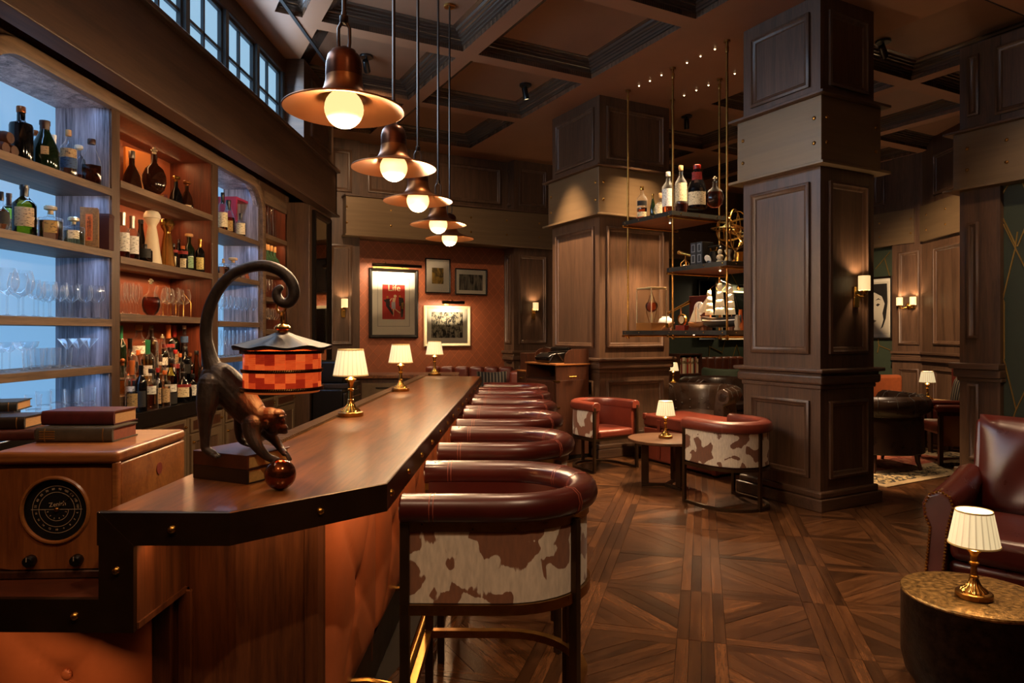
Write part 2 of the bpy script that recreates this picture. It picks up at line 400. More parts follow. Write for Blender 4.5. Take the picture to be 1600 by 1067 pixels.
def plank_mesh(name, items, local):
    v = []; f = []; uv = []
    for w, g, c in items:
        n = len(v); m = len(w); gp = Vector((-g.y, g.x)); dz = random.uniform(-.0009, .0006)
        if sum(w[k].x*w[(k+1) % m].y-w[k].y*w[(k+1) % m].x for k in range(m)) < 0: w = w[::-1]
        for z in (0+dz, -.011):
            for p in w:
                q = p-c if local else p
                v.append((q.x, q.y, z)); d = p-c; uv.append((d.dot(g), d.dot(gp)))
        f.append(list(range(n, n+m)))
        f += [(n+k, n+m+k, n+m+(k+1) % m, n+(k+1) % m) for k in range(m)]
    me = bpy.data.meshes.new(name); me.from_pydata(v, [], f); me.materials.append(PLANK)
    l = me.uv_layers.new(name='UVMap')
    l.data.foreach_set('uv', [x for lp in me.loops for x in uv[lp.vertex_index]])
    return me
for k, (a, w, g, c) in enumerate(planks[:290]):
    o = bpy.data.objects.new('plank', plank_mesh('plank', [(w, g, c)], True)); C.objects.link(o); o.parent = floor; o.location = (c.x, c.y, 0)
o = bpy.data.objects.new('planking', plank_mesh('planking', [(w, g, c) for a, w, g, c in planks[290:]], False)); C.objects.link(o); o.parent = floor; o['kind'] = 'stuff'

# ---- ceiling: beam grid with recessed, moulded coffers
UE = [(-6, -6), (1.0, 1.24), (1.41, 2.83), (3.0, 4.41), (6.22, 7.64), (7.81, 9.22), (9.40, 10.8)]
VE = [(1.61, 3.06), (3.25, 4.70), (4.89, 6.36), (6.54, 8.0), (8.17, 9.63)]
def is_coffer(a, b):
    if a == (1.0, 1.24): return b[0] == 4.89
    return True
us = sorted({-6.0, 13.0} | {x for p in UE[1:] for x in p}); vs = sorted({-8.0, 10.6} | {x for p in VE for x in p})
mb = MB(); cof = []
for i in range(len(us)-1):
    for j in range(len(vs)-1):
        a = (us[i], us[i+1]); b = (vs[j], vs[j+1])
        if a in UE and b in VE and is_coffer(a, b): cof.append((a, b)); continue
        mb.box(a[0], a[1], b[0], b[1], ZC, ZC+.3)
ceiling = ob('ceiling', mb, CEILP, kind='structure', smooth=0); ceiling.rotation_euler = (0, 0, TH)
CP = [(0, .0), (0, .05), (.022, .05), (.022, .068), (.045, .068), (.045, .084), (.052, .09), (.075, .09), (.075, .108), (.10, .112), (.10, .128), (.13, .130), (.14, .15), (.19, .152), (.19, .2), (-.02, .2), (-.02, .002)]
DKM = plain('dark_coffer_moulding', '4a3c32', 0.26, coat=0.5)
cm = plain('coffer_panel_paint', '84614a', 0.45, var=0.08, scale=2.2)
for (a, b) in cof:
    q = MB().sweep([(a[0], b[0]), (a[0], b[1]), (a[1], b[1]), (a[1], b[0])], [(x, ZC+z) for x, z in CP], closed=True)
    ob('coffer_moulding', q, DKM, ceiling, smooth=0)
    ob('coffer_panel', MB().box(a[0]+.1, a[1]-.1, b[0]+.1, b[1]-.1, ZC+.152, ZC+.19), cm, ceiling, smooth=0)
slot = ob('diffuser_slot', MB().box(-2.06, -2.03, -1, 8.0, ZC-.012, ZC+.001), DARK, kind='structure', smooth=0)

# ---- outer walls that close the room behind the camera and at the sides
ob('wall_left', MB().box(-3.1, -2.95, -3.5, 10.4, 0, ZC+.3), OAK, kind='structure', smooth=0)
ob('wall_front', MB().box(-3.1, 9.4, -3.6, -3.5, 0, ZC+.3), OAK, kind='structure', smooth=0)
ob('wall_right', MB().box(9.3, 9.4, -3.5, 9, 0, ZC+.3), OAK, kind='structure', smooth=0)

# ---- rear wall (plane v = 10.3), russet leather with diagonal stitching, bronze band, panelling above
VB = 10.3
def uvbox(name, u0, u1, v0, v1, z0, z1, mat, parent=None, bev=0, kind='structure', **k):
    o = ob(name, MB().box(u0, u1, v0, v1, z0, z1), mat, parent, smooth=0, bev=bev, kind=None if parent else kind, **k)
    if not parent: o.rotation_euler = (0, 0, TH)
    return o
wb = uvbox('wall_back', 1.9, 6.6, VB, VB+.15, 0, ZC+.3, WALLP)
pu = lambda px, v: atV(px, HZ, v).x
uL0, uL1 = pu(512, 10.05), pu(562, 10.05)
uR0, uR1 = pu(803, 9.95), 6.3
st = MB()                                       # stitched diamond quilting, thin raised threads
uA, uB = uL1, uR0; z0, z1 = .95, 2.93
for s_ in (1, -1):
    k = -3.0
    while k < 4:
        pts = []
        for t in (z0, z1):
            pts.append((uA+k+s_*(t-z0)*0.9, t))
        (a, za), (b, zb) = pts
        def cl(x0, zz0, x1, zz1):
            ts = [0, 1]
            if x0 == x1: return None
            for lim in (uA, uB):
                ts.append((lim-x0)/(x1-x0))
            lo, hi = sorted(ts[2:4]); lo = max(0, lo); hi = min(1, hi)
            return None if hi <= lo else ((x0+(x1-x0)*lo, zz0+(zz1-zz0)*lo), (x0+(x1-x0)*hi, zz0+(zz1-zz0)*hi))
        r = cl(a, za, b, zb)
        if r: st.tube([(r[0][0], VB-.001, r[0][1]), (r[1][0], VB-.001, r[1][1])], .0022, 4)
        k += .16
ob('stitching', st, plain('stitch_thread', 'a85a30', 0.6), wb, smooth=0)['kind'] = 'stuff'
# left panelled pier with wall light
def pier(name, u0, u1, v0, rings, z0=0, z1=ZC, side=None):
    p = uvbox(name, u0, u1, v0, VB, z0, z1, OAK)
    for (a, b, za, zb) in rings: moulding(p, b-a, zb-za, ((a+b)/2, v0-.001, (za+zb)/2))
    return p
pl = pier('pillar', uL0, uL1, 10.05, [(uL0+.03, uL1-.11, 1.32, 2.80), (uL0+.03, uL1-.11, .3, .95), (uL0+.05, uL1-.12, 3.58, 4.2)])
pr = pier('pillar', uR0, uR1, 9.95, [(uR0+.09, uR0+.62, 1.32, 2.80), (uR0+.09, uR0+.62, .25, .95), (uR0+.09, uR0+.62, 3.62, 4.24)])
for (za, zb, d) in ((1.05, 1.11, .045), (1.11, 1.16, .03), (1.16, 1.20, .06)):
    ob('chair_rail', MB().box(uR0-d, uR1, 9.95-d, VB, za, zb), OAKX, pr, bev=.008, smooth=0)
ob('vent_grille', MB().box(uR0-.012, uR0-.002, 10.02, 10.2, .99, 1.02), BLACK, pr, smooth=0)
moulding(pr, .2, 1.48, (uR0-.001, 10.13, 2.06), -pi/2); moulding(pr, .2, .62, (uR0-.001, 10.13, 3.93), -pi/2)
# bronze band across the rear wall
def band_rivets(par, us_, v, zs=(3.10, 3.33), n=(0, -1, 0), r=.017):
    for u in us_:
        for z in zs: ob('rivet', MB().dome((u, v, z), r, .012, n), BRASS, par)
bb = uvbox('trim_1', uL0+.22, uR1+.3, 9.86, VB, 2.94, 3.49, BAND)
ob('ledge', MB().box(uL0+.20, uR1+.3, 9.83, VB, 2.915, 2.94), BAND, bb, bev=.005); ob('ledge', MB().box(uL0+.20, uR1+.3, 9.83, VB, 3.49, 3.515), OAKX, bb, bev=.005)
band_rivets(bb, [pu(p, 9.86) for p in (542, 611, 736, 792, 843)], 9.86)
up = uvbox('trim_2', uL1, uR0, 10.15, VB, 3.5, ZC, OAK)
moulding(up, uR0-uL1-.3, .6, ((uL1+uR0)/2, 10.149, 3.93))

# ---- green papered end wall of the lounge, seen between the columns, and its flank
wg = uvbox('wall_lounge', 6.6, 11.3, 10.27, 10.42, 0, ZC+.3, GREENW)
wr = uvbox('wall_east', 10.95, 11.1, 6.6, 10.27, 0, ZC+.3, GREENW)
def inlay(par, segs, n):
    for (a, b) in segs: ob('gold_inlay', MB().tube([a, b], .007, 4), GOLD, par, smooth=0)
P = lambda px, py: Vector(atV(px, py, 10.265))
inlay(wg, [(P(1104, 600), P(1109, 542)), (P(1108, 541), P(1129, 551)), (P(1128, 552), P(1133, 532)), (P(1143, 565), P(1151, 538)), (P(1151, 538), P(1157, 560)), (P(1090, 520), P(1112, 438)), (P(1112, 438), P(1122, 455)),
           (P(1118, 440), P(1124, 458)), (P(1124, 458), P(1140, 440)), (P(1143, 428), P(1154, 449)), (P(1106, 436), P(1114, 424))], -1)
Q = lambda px, py: Vector(atU(px, py, 10.94))
inlay(wr, [(Q(1368, 420), Q(1391, 393)), (Q(1382, 403), Q(1390, 431)), (Q(1371, 551), Q(1374, 538)), (Q(1374, 540), Q(1391, 547)), (Q(1373, 540), Q(1372, 530))], -1)
bg = uvbox('trim_3', 6.6, 10.95, 10.12, 10.27, 2.94, 3.49, BAND); band_rivets(bg, [pu(p, 10.12) for p in (1062, 1086, 1109)], 10.12)
ug = uvbox('trim_4', 6.6, 10.95, 10.17, 10.27, 3.49, ZC, OAK)
wc = uvbox('trim_5', 6.6, 10.95, 10.19, 10.27, 0, .95, OAK)
be = uvbox('trim_6', 10.80, 10.95, 6.6, 10.27, 2.94, 3.49, BAND)
ue = uvbox('trim_7', 10.86, 10.95, 6.6, 10.27, 3.49, ZC, OAK)
vq = lambda px, u: atU(px, HZ, u).y
for (pa, pb) in ((1383, 1365), (1430, 1406)):
    a, b = vq(pa, 10.86), vq(pb, 10.86); moulding(ue, abs(b-a), .55, (10.859, (a+b)/2, 3.92), -pi/2)
vE0, vE1 = vq(1441, 10.82), vq(1394, 10.82)
pe = uvbox('pillar', 10.82, 10.95, vE0, vE1, 0, ZC, OAK)
va, vb = vq(1437, 10.82), vq(1404, 10.82)
moulding(pe, abs(vb-va), 1.5, (10.819, (va+vb)/2, 2.06), -pi/2); moulding(pe, abs(vb-va), .65, (10.819, (va+vb)/2, .6), -pi/2)
for (za, zb, d) in ((1.05, 1.11, .045), (1.11, 1.16, .03), (1.16, 1.20, .06)):
    ob('chair_rail', MB().box(10.82-d, 10.95, vE0, vE1, za, zb), OAKY, pe, bev=.008, smooth=0)
band_rivets(be, [], 0)
for p in (1374, 1423):
    for z in (3.10, 3.33): ob('rivet', MB().dome((10.80, vq(p, 10.80), z), .017, .012, (-1, 0, 0)), BRASS, be)
# angled panelled wall towards the red sofa
pc = UV(10.82, vE0); d = Vector((-.05, -1, 0)).normalized(); d_ang = .05; pd = pc+d*4.2
wd = slab('wall_angled', pd, pc, 0, ZC+.3, -.12, OAK)
an = atan2(d.y, d.x)+pi
def on_angled(px0, px1, z0, z1):
    def hit(px):
        a, b, c = ray(px, 0)           # intersect with the wall line
        den = a*d.y-b*d.x; s = (pc.x*d.y-pc.y*d.x)/den; return Vector((a*s, b*s, 0))
    p0, p1 = hit(px0), hit(px1); m = (p0+p1)/2
    n = Vector((d.y, -d.x, 0)); n = n if n.x < 0 else -n
    return m+n*.001, (p1-p0).length, atan2(n.y, n.x)+pi/2, n
for (z0, z1) in ((1.32, 2.80), (.3, .95), (3.6, 4.22)):
    m, w_, rz, n = on_angled(1460, 1516, z0, z1); moulding(wd, w_, z1-z0, (m.x, m.y, (z0+z1)/2), rz)
m, w_, rz, n = on_angled(1443, 1560, 0, 1)
for (za, zb, dd) in ((1.05, 1.11, .045), (1.11, 1.16, .03), (1.16, 1.20, .06)):
    b = MB().box(-w_/2, w_/2, -dd, .02, za, zb); o = ob('chair_rail', b, OAKX, wd, bev=.008, smooth=0); o.location = (m.x, m.y, 0); o.rotation_euler = (0, 0, rz)
b = MB().box(-w_/2, w_/2, -.06, .02, 2.94, 3.49); o = ob('band', b, BAND, wd, smooth=0); o.location = (m.x, m.y, 0); o.rotation_euler = (0, 0, rz)
for x in (-.72, -.2, .5):
    for z in (3.1, 3.33):
        r_ = ob('rivet', MB().dome((x, -.06, z), .017, .012, (0, -1, 0)), BRASS, wd); r_.location = (m.x, m.y, 0); r_.rotation_euler = (0, 0, rz)

# ---- columns
def column(name, u0, u1, v0, v1, label):
    cu, cv = (u0+u1)/2, (v0+v1)/2; a, b = (u1-u0)/2, (v1-v0)/2
    r = thing(name, None, None, UV(cu, cv), TH, kind='structure'); r['label'] = label
    e = lambda nm, d, z0, z1, m, bev=.006: ob(nm, MB().box(-a-d, a+d, -b-d, b+d, z0, z1), m, r, bev=bev, smooth=0)
    e('shaft', 0, 0, ZC, OAK, 0)
    e('plinth', .05, 0, .10, OAKX); e('plinth_step', .03, .10, .16, OAKX, .015)
    e('chair_rail', .015, 1.02, 1.06, OAKX, .01); e('chair_rail', .045, 1.06, 1.14, OAKX, .02); e('chair_rail', .03, 1.14, 1.16, OAKX, .004); e('chair_rail', .07, 1.16, 1.195, OAKX, .012)
    e('band', .04, 2.93, 3.49, BAND, .004); e('ledge', .10, 2.905, 2.93, BAND, .004); e('ledge', .10, 3.49, 3.515, OAKX, .004)
    for (hw, out, rz, ax) in ((a, b, 0, 1), (b, a, -pi/2, 0), (a, b, pi, 1), (b, a, pi/2, 0)):
        sg = -1 if rz in (0, -pi/2) else 1; t = lambda o_: (0, sg*(out+o_), 0) if ax else (sg*(out+o_), 0, 0)
        for (z0, z1) in ((.26, .92), (1.32, 2.79), (3.60, 4.24)):
            p = t(.001); moulding(r, 2*hw-.2, z1-z0, (p[0], p[1], (z0+z1)/2), rz)
        for s_ in (-1, 1):
            for z in (3.10, 3.31):
                q = t(.04); c = (s_*(hw-.03), q[1], z) if ax else (q[0], s_*(hw-.03), z)
                ob('rivet', MB().dome(c, .018, .013, (0, sg, 0) if ax else (sg, 0, 0)), BRASS, r)
    return r
column('column', 5.0, 5.71, 3.85, 4.69, 'dark oak panelled column with bronze band and wall light')
column('column', 4.79, 5.87, 6.74, 7.82, 'warmly lit oak panelled column behind the typewriter cabinet')

# ---- partition at the right edge with narrow pilaster and green paper
UP = 7.29
wp = uvbox('wall_partition', UP, UP+.3, -2, 3.93, 0, ZC, GREENW)
vp0, vp1 = vq(1563, UP-.06), 3.95
pp = uvbox('pillar', UP-.06, UP+.32, vp0, vp1, 0, ZC, OAK)
vm = (vq(1528, UP-.06)+vq(1515, UP-.06))/2; wm = abs(vq(1532, UP-.06)-vq(1514, UP-.06))
moulding(pp, wm, 1.15, (UP-.061, vm, 2.02), -pi/2); moulding(pp, wm, .75, (UP-.061, vm, .62), -pi/2); moulding(pp, wm, .6, (UP-.061, vm, 3.95), -pi/2)
for (za, zb, dd) in ((1.02, 1.06, .02), (1.06, 1.14, .045), (1.14, 1.20, .075)):
    ob('chair_rail', MB().box(UP-.06-dd, UP+.32, vp0-.02, vp1+dd, za, zb), OAKY, pp, bev=.01, smooth=0)
ob('plinth', MB().box(UP-.1, UP+.32, vp0, vp1+.04, 0, .15), OAKY, pp, bev=.01, smooth=0)
bp_ = uvbox('trim_8', UP-.10, UP+.34, -2, 3.99, 2.94, 3.49, BAND)
ob('ledge', MB().box(UP-.17, UP+.34, -2, 4.06, 2.915, 2.94), BAND, bp_, bev=.004); ob('ledge', MB().box(UP-.17, UP+.34, -2, 4.06, 3.49, 3.515), OAKY, bp_, bev=.004)
for p in (1511, 1573):
    for z in (3.12, 3.33): ob('rivet', MB().dome((UP-.10, vq(p, UP-.10), z), .018, .013, (-1, 0, 0)), BRASS, bp_)
uq = uvbox('trim_9', UP-.05, UP+.32, -2, vp0, 3.5, ZC, OAK)
moulding(uq, 1.1, .66, (UP-.051, vq(1556, UP-.05)-.55, 3.93), -pi/2)
G = lambda px, py: Vector(atU(px, py, UP-.004))
inlay(wp, [(G(1586, 272), G(1557, 318)), (G(1556, 318), G(1588, 384)), (G(1586, 392), G(1590, 362)), (G(1568, 350), G(1605, 425)), (G(1567, 467), G(1586, 390)), (G(1555, 440), G(1569, 472)), (G(1569, 472), G(1569, 560)), (G(1569, 560), G(1557, 590)),
           (G(1569, 563), G(1588, 640)), (G(1588, 640), G(1579, 665)), (G(1588, 640), G(1604, 606)), (G(1592, 272), G(1606, 305)), (G(1606, 305), G(1700, 260)), (G(1606, 425), G(1680, 520)), (G(1680, 520), G(1640, 700)), (G(1640, 700), G(1604, 606)), (G(1680, 520), G(1790, 430)), (G(1640, 700), G(1760, 820)), (G(1700, 260), G(1790, 430)), (G(1604, 350), G(1590, 385))], -1)

# ---- bulkhead over the back bar, clerestory windows above it
bk = ob('beam', MB().box(-2.32, -2.22, -1.5, 8.27, 2.93, 3.44), BEAMW, kind='structure', bev=.004, smooth=0)
ob('ledge', MB().box(-2.55, -2.18, -1.5, 8.30, 3.44, 3.475), BEAMW, bk, bev=.006); ob('ledge', MB().box(-2.32, -2.19, -1.5, 8.30, 2.905, 2.93), BEAMW, bk, bev=.006)
ob('soffit', MB().box(-2.95, -2.32, -1.5, 8.27, 3.12, 3.16), BEAMW, bk, smooth=0)
ob('end_board', MB().box(-2.95, -2.22, 8.22, 8.27, 2.93, 3.44), BEAMW, bk, smooth=0)
PANE = glow('frosted_dusk_pane', (0.32, 0.57, 0.80), 0.88)
WFR = plain('window_bar_paint', '4a5560', 0.4)
ys = [1.62, 2.30, 2.98, 3.66, 4.34, 5.02, 5.70, 6.38, 7.06]
ob('trim_10', MB().box(-2.6, -2.44, -1.5, 8.2, 4.20, ZC), BEAMW, kind='structure', bev=.01)
ob('trim_11', MB().box(-2.6, -2.5, -1.5, ys[0], 3.44, 4.2), BEAMW, kind='structure', smooth=0)
for k in range(len(ys)-1):
    a, b = ys[k]+.03, ys[k+1]-.03
    w_ = thing('window_%d' % (k+1), None, None, (-2.5, 0, 0), kind='structure')
    fr = MB()
    for (y0, y1, z0, z1, x) in ((a, a+.025, 3.44, 4.2, .02), (b-.025, b, 3.44, 4.2, .02), ((a+b)/2-.012, (a+b)/2+.012, 3.44, 4.2, .012), (a, b, 3.845, 3.872, .012), (a, b, 4.172, 4.2, .02), (a, b, 3.44, 3.47, .02)):
        fr.box(-.03, x, y0, y1, z0, z1)
    ob('window_frame', fr, WFR, w_, smooth=0)
    for (y0, y1) in ((a+.026, (a+b)/2-.013), ((a+b)/2+.013, b-.026)):
        for (z0, z1) in ((3.471, 3.844), (3.873, 4.171)): ob('pane', MB().box(-.02, -.012, y0, y1, z0, z1), PANE, w_, smooth=0)
    ob('mullion', MB().box(-.04, .05, b, b+.06, 3.44, 4.2), WFR, w_, smooth=0)
light('AREA', 'window_daylight', (-2.40, 4.35, 3.83), 26, (0.55, 0.75, 1.0), 5.4, (0, RAD(-80), 0), size_y=.7)
bpy.data.objects['window_daylight'].data.size = .7; bpy.data.objects['window_daylight'].data.size_y = 5.4
# pier after the last window and the mirror pier under the bulkhead
p1 = ob('pillar', MB().box(-2.9, -2.25, 7.1, 8.22, 3.475, ZC), OAKX, kind='structure', bev=.004, smooth=0)
moulding(p1, .75, .62, (-2.249, 7.68, 3.92), pi/2)
p2 = ob('pillar', MB().box(-2.95, -2.3, 7.45, 8.3, 0, 2.93), OAK, kind='structure', bev=.006, smooth=0)

# ================================================================== THE BAR
ZB = 1.05
bar = thing('bar_counter', 'long wooden bar counter with riveted dark edge and tan leather front', 'bar counter', (0, 0, 0))
TOP = [(-1.06, 1.70), (-.725, 1.70), (-.396, 2.036), (-.396, 7.06), (-1.06, 7.16)]
inner = [(-1.045, 1.715), (-.731, 1.715), (-.411, 2.042), (-.411, 7.05), (-1.045, 7.15)]
ob('counter_top', MB().prism(inner, ZB-.045, ZB), BARTOP, bar, smooth=0)
ob('edge_band', MB().sweep([(-1.06, 1.70), (-.725, 1.70), (-.396, 2.036), (-.396, 7.06)], [(0, ZB-.083), (0, ZB-.001), (-.004, ZB+.001), (-.0155, ZB+.001), (-.0155, ZB-.083)]), EDGE, bar, smooth=0)
ob('edge_board', MB().sweep([(-1.055, 1.712), (-.73, 1.712), (-.41, 2.04), (-.41, 7.05)], [(0, ZB-.081), (0, ZB-.046), (-.06, ZB-.046), (-.06, ZB-.081)]), BARW, bar, smooth=0)
ob('underside', MB().prism([(-.96, 1.75), (-.74, 1.75), (-.44, 2.05), (-.44, 7.0), (-1.03, 7.1), (-1.03, 2.0), (-.96, 2.0)], ZB-.08, ZB-.05), BARW, bar, smooth=0)
# brass line and ribbed drip mat along the bartender's side
ob('brass_line', MB().box(-.972, -.966, 2.45, 7.10, ZB, ZB+.0025), BRASSB, bar, smooth=0)
dm = MB(); y = 2.46
while y < 7.08: dm.box(-1.045, -.978, y, y+.012, ZB, ZB+.010); y += .024
dm.box(-1.045, -.978, 2.45, 7.09, ZB-.001, ZB+.003)
ob('drip_mat', dm, plain('ribbed_mat', '6b5038', 0.4, 0.5), bar, smooth=0, kind='stuff')
# dropped end and lower counter carrying the radio
ob('dropped_end', MB().box(-1.05, -.967, 1.715, 1.97, .765, ZB-.08), BARW, bar, smooth=0)
ob('edge_band', MB().prism([(-1.055, .832), (-.967, .749), (-.967, ZB-.083), (-1.055, ZB+.001)], 0, .016).T(Matrix(((1, 0, 0, 0), (0, 0, 1, 1.699), (0, 1, 0, 0), (0, 0, 0, 1)))), EDGE, bar, smooth=0)
b = MB(); b.v = [Vector(p) for p in ((-1.055, 1.699, .832), (-2.4, 1.699, .832), (-2.4, 1.699, .749), (-.967, 1.699, .749), (-1.055, 1.715, .832), (-2.4, 1.715, .832), (-2.4, 1.715, .749), (-.967, 1.715, .749))]
b.f = [[0,1,2,3],[7,6,5,4],[0,4,5,1],[2,6,7,3],[1,5,6,2],[3,7,4,0]]; b.m = [0]*6
ob('edge_band', b, EDGE, bar, smooth=0)
ob('lower_counter', MB().box(-2.4, -1.056, 1.715, 2.55, .76, .832), wood('lower_counter_wood', '2a120a', '5a2c18', 'X', 8, 0.35, bump=0.15), bar, smooth=0)
ob('end_lip', MB().box(-.99, -.962, 1.715, 1.965, .752, .768), BARW, bar, smooth=0)
# carcass
base = [(-2.4, 1.965), (-.955, 1.965), (-.82, 1.965), (-.655, 2.115), (-.64, 2.16), (-.64, 7.0), (-1.0, 7.0), (-1.0, 2.55), (-2.4, 2.55)]
ob('carcass', MB().box(-2.4, -.956, 1.965, 2.55, 0, .76), BARW, bar, smooth=0); ob('end_fill', MB().box(-1.05, -.954, 1.968, 2.56, .764, ZB-.081), BARW, bar, smooth=0)
ob('carcass', MB().prism([(-.955, 1.965), (-.82, 1.965), (-.655, 2.115), (-.64, 2.16), (-.64, 7.0), (-1.0, 7.0), (-1.0, 2.56), (-.955, 2.56)], 0, ZB-.081), BARW, bar, smooth=0)
ob('stile', MB().box(-1.055, -1.0, 1.945, 1.97, 0, .76), BARW, bar, bev=.004, smooth=0)
ob('stile', MB().box(-.985, -.945, 1.955, 1.975, 0, .76), BARW, bar, bev=.004, smooth=0)
ob('corner_post', MB().prism([(-.665, 2.10), (-.632, 2.13), (-.628, 2.185), (-.66, 2.185)], 0, .965), BARW, bar, bev=.003, smooth=0)
def tufted(w, h, n, bx, bz, dep=.045):
    """a padded leather panel in the xz plane facing -y with one tuft and four pull creases"""
    nx, nz = n, int(n*h/w); v = []; f = []
    for j in range(nz+1):
        for i in range(nx+1):
            x = -w/2+w*i/nx; z = h*j/nz; e = min((w/2-abs(x)), z, h-z)
            t = dep*(1-math.exp(-max(e, 0)/.03))
            dx, dz = x-bx, z-bz; r = hypot(dx, dz)
            t -= .032*math.exp(-(r/.045)**1.2)
            for (tx, tz) in ((-w/2, h), (w/2, h), (-w/2, 0), (w/2, 0)):
                ex, ez = tx-bx, tz-bz; L_ = hypot(ex, ez); s_ = (dx*ex+dz*ez)/L_
                if s_ > 0: t -= .011*math.exp(-(abs(dx*ez-dz*ex)/L_/.011))*max(0, 1-s_/L_*.5)
            v.append((x, -max(t, .004) if e > 0 else 0, z))
    for j in range(nz):
        for i in range(nx): q = j*(nx+1)+i; f.append((q, q+1, q+nx+2, q+nx+1))
    return MB().add(v, f)
def leather_panel(w, h, loc, rz, bz):
    o = ob('leather_panel', tufted(w, h, 30, 0, bz), TANL, bar, smooth=70); o.location = loc; o.rotation_euler = (0, 0, rz)
    k = ob('button', MB().ball((0, -.018, bz), .016, 12, sq=(1, .5, 1)), TANL, o)
    return o
for k in range(6): leather_panel(.69, .755, (-.638, 2.20+.345+k*.72, .205), pi/2, .36)
leather_panel(.52, .56, (-1.30, 1.963, .20), 0, .32); leather_panel(.52, .56, (-1.84, 1.963, .20), 0, .32)
for k in range(7): ob('divider_strip', MB().box(-.645, -.628, 2.185+k*.72, 2.20+k*.72, .1, .965), BARW, bar, smooth=0)
ob('kick_plate', MB().box(-.66, -.632, 2.2, 7.0, 0, .19), TRIM, bar, smooth=0)
# rivets in the edge band
for k in range(16): ob('rivet', MB().dome((-.396, 2.10+k*.325, ZB-.042), .011, .010, (1, 0, 0), 10), BRASSB, bar)
for c, n in (((-.87, 1.699, ZB-.042), (0, -1, 0)), ((-.55, 1.879, ZB-.042), (.707, -.707, 0)), ((-1.01, 1.699, .905), (0, -1, 0)), ((-1.115, 1.699, .79), (0, -1, 0)), ((-1.5, 1.699, .79), (0, -1, 0))):
    ob('rivet', MB().dome(c, .011, .010, n, 10), BRASSB, bar)
# foot rail
ob('foot_rail', MB().tube([(-.43, 2.25, .2), (-.43, 7.0, .2)], .022, 12), BRASSB, bar)
for k in range(6):
    yy = 2.42+k*.88
    ob('rail_bracket', MB().tube([(-.635, yy, .26), (-.54, yy, .265), (-.46, yy, .25), (-.43, yy, .2)], .011, 8), BRASSB, bar)
# warm strip lights fixed under the overhang
light('AREA', 'under_bar_strip', (-.50, 4.55, ZB-.086), 3.4, (1, .56, .26), .03, (0, RAD(-14), 0), size_y=4.9)
light('AREA', 'under_bar_strip', (-.66, 1.98, ZB-.086), .16, (1, .54, .24), .03, (0, 0, RAD(-45)), size_y=.4)
light('AREA', 'under_bar_strip', (-.88, 1.76, ZB-.086), .09, (1, .45, .16), .03, (0, 0, pi/2), size_y=.14)
light('AREA', 'under_bar_strip', (-1.5, 1.78, .745), .30, (1, .54, .24), .03, (RAD(20), 0, pi/2), size_y=.9)

# ---- low service counter and equipment at the far end of the aisle
sv = thing('service_counter', 'dark service counter with reddish worktop behind the far bar end', 'counter', at(575, 583, 9.1)*1)
sv.location = (-1.75, 8.95, 0); sv.rotation_euler = (0, 0, RAD(4))
ob('worktop', MB().box(-.95, .95, -.3, .3, .92, .965), BARTOP, sv, bev=.004, smooth=0)
ob('body', MB().box(-.9, .9, -.24, .3, 0, .92), CABW, sv, smooth=0)
for x in (-.6, 0, .6):
    d_ = ob('door', MB().box(x-.28, x+.28, -.262, -.24, .08, .86), CABM, sv, bev=.003, smooth=0); ob('handle', MB().tube([(x-.1, -.285, .80), (x+.1, -.285, .80)], .007, 6), STEEL, d_)
fg = thing('bar_fridge', 'black undercounter bar fridge in the aisle behind the first lamp', 'fridge', (-1.95, 7.75, 0), pi/2)
ob('body', MB().box(-.35, .35, -.02, .3, 0, .88), BLACK, fg, bev=.01, smooth=0)
d_ = ob('door', MB().box(-.33, .33, -.05, -.022, .08, .84), STEEL, fg, bev=.006, smooth=0); ob('handle', MB().tube([(-.25, -.075, .78), (.25, -.075, .78)], .008, 8), BRASS, d_)
cmn = thing('coffee_machine', 'dark espresso machine on the counter behind the mosaic lamp shade', 'coffee machine', (-2.08, 7.8, .882), pi/2)
ob('body', MB().box(-.24, .24, -.12, .2, .06, .30), BLACK, cmn, bev=.02, smooth=0); ob('drip_tray', MB().box(-.24, .24, -.2, .2, 0, .055), STEEL, cmn, bev=.006, smooth=0)
for x in (-.11, .11):
    g = ob('brew_head', MB().lathe([(.035, 0), (.035, .05), (.03, .06)], 14, (x, -.16, .14)), STEEL, cmn); ob('handle', MB().tube([(x, -.19, .15), (x, -.3, .13)], .011, 8), BLACK, g)

# ================================================================== BACK BAR
XF, XB = -2.55, -2.90
bs = thing('back_bar_shelving', 'tall arched oak back bar shelving lit blue and amber', 'shelving', (0, 0, 0))
BAY = {1: (3.20, 4.24), 2: (4.33, 5.64), 3: (5.75, 6.66), 4: (6.79, 7.45)}
SH = {1: [2.40, 2.013, 1.585, 1.296], 2: [2.475, 1.99, 1.622], 3: [2.395, 2.007, 1.60, 1.285], 4: [2.50, 2.13, 1.865, 1.53]}
BPAN = glow('backlit_blue_panel', (0.20, 0.43, 0.72), 0.92, (.05, .06, .07))
OPAN = plain('amber_wood_back', '8e4624', 0.5, var=0.15, scale=3)
ob('back_board', MB().box(-2.96, -2.931, 2.9, 7.5, .992, 3.12), OAK, bs, smooth=0)
for k, (y0, y1) in BAY.items():
    ob('back_panel', MB().box(-2.93, XB, y0, y1, .992, 2.98), BPAN if k in (1, 3) else (REDW if k == 4 else OPAN), bs, smooth=0)
    lin = PALEW if k in (1, 3) else REDW
    ob('side_lining', MB().box(XB, XF-.012, y1-.006, y1, .992, 2.92), lin, bs, smooth=0); ob('side_lining', MB().box(XB, XF-.012, y0, y0+.006, .992, 2.92), lin, bs, smooth=0)
    ob('ceiling_lining', MB().box(XB, XF-.012, y0, y1, 2.905, 2.92), lin, bs, smooth=0)
    for z in SH[k]: ob('shelf', MB().box(XB, XF+.004, y0+.001, y1-.001, z-.045, z), SHELFW, bs, bev=.002, smooth=0)
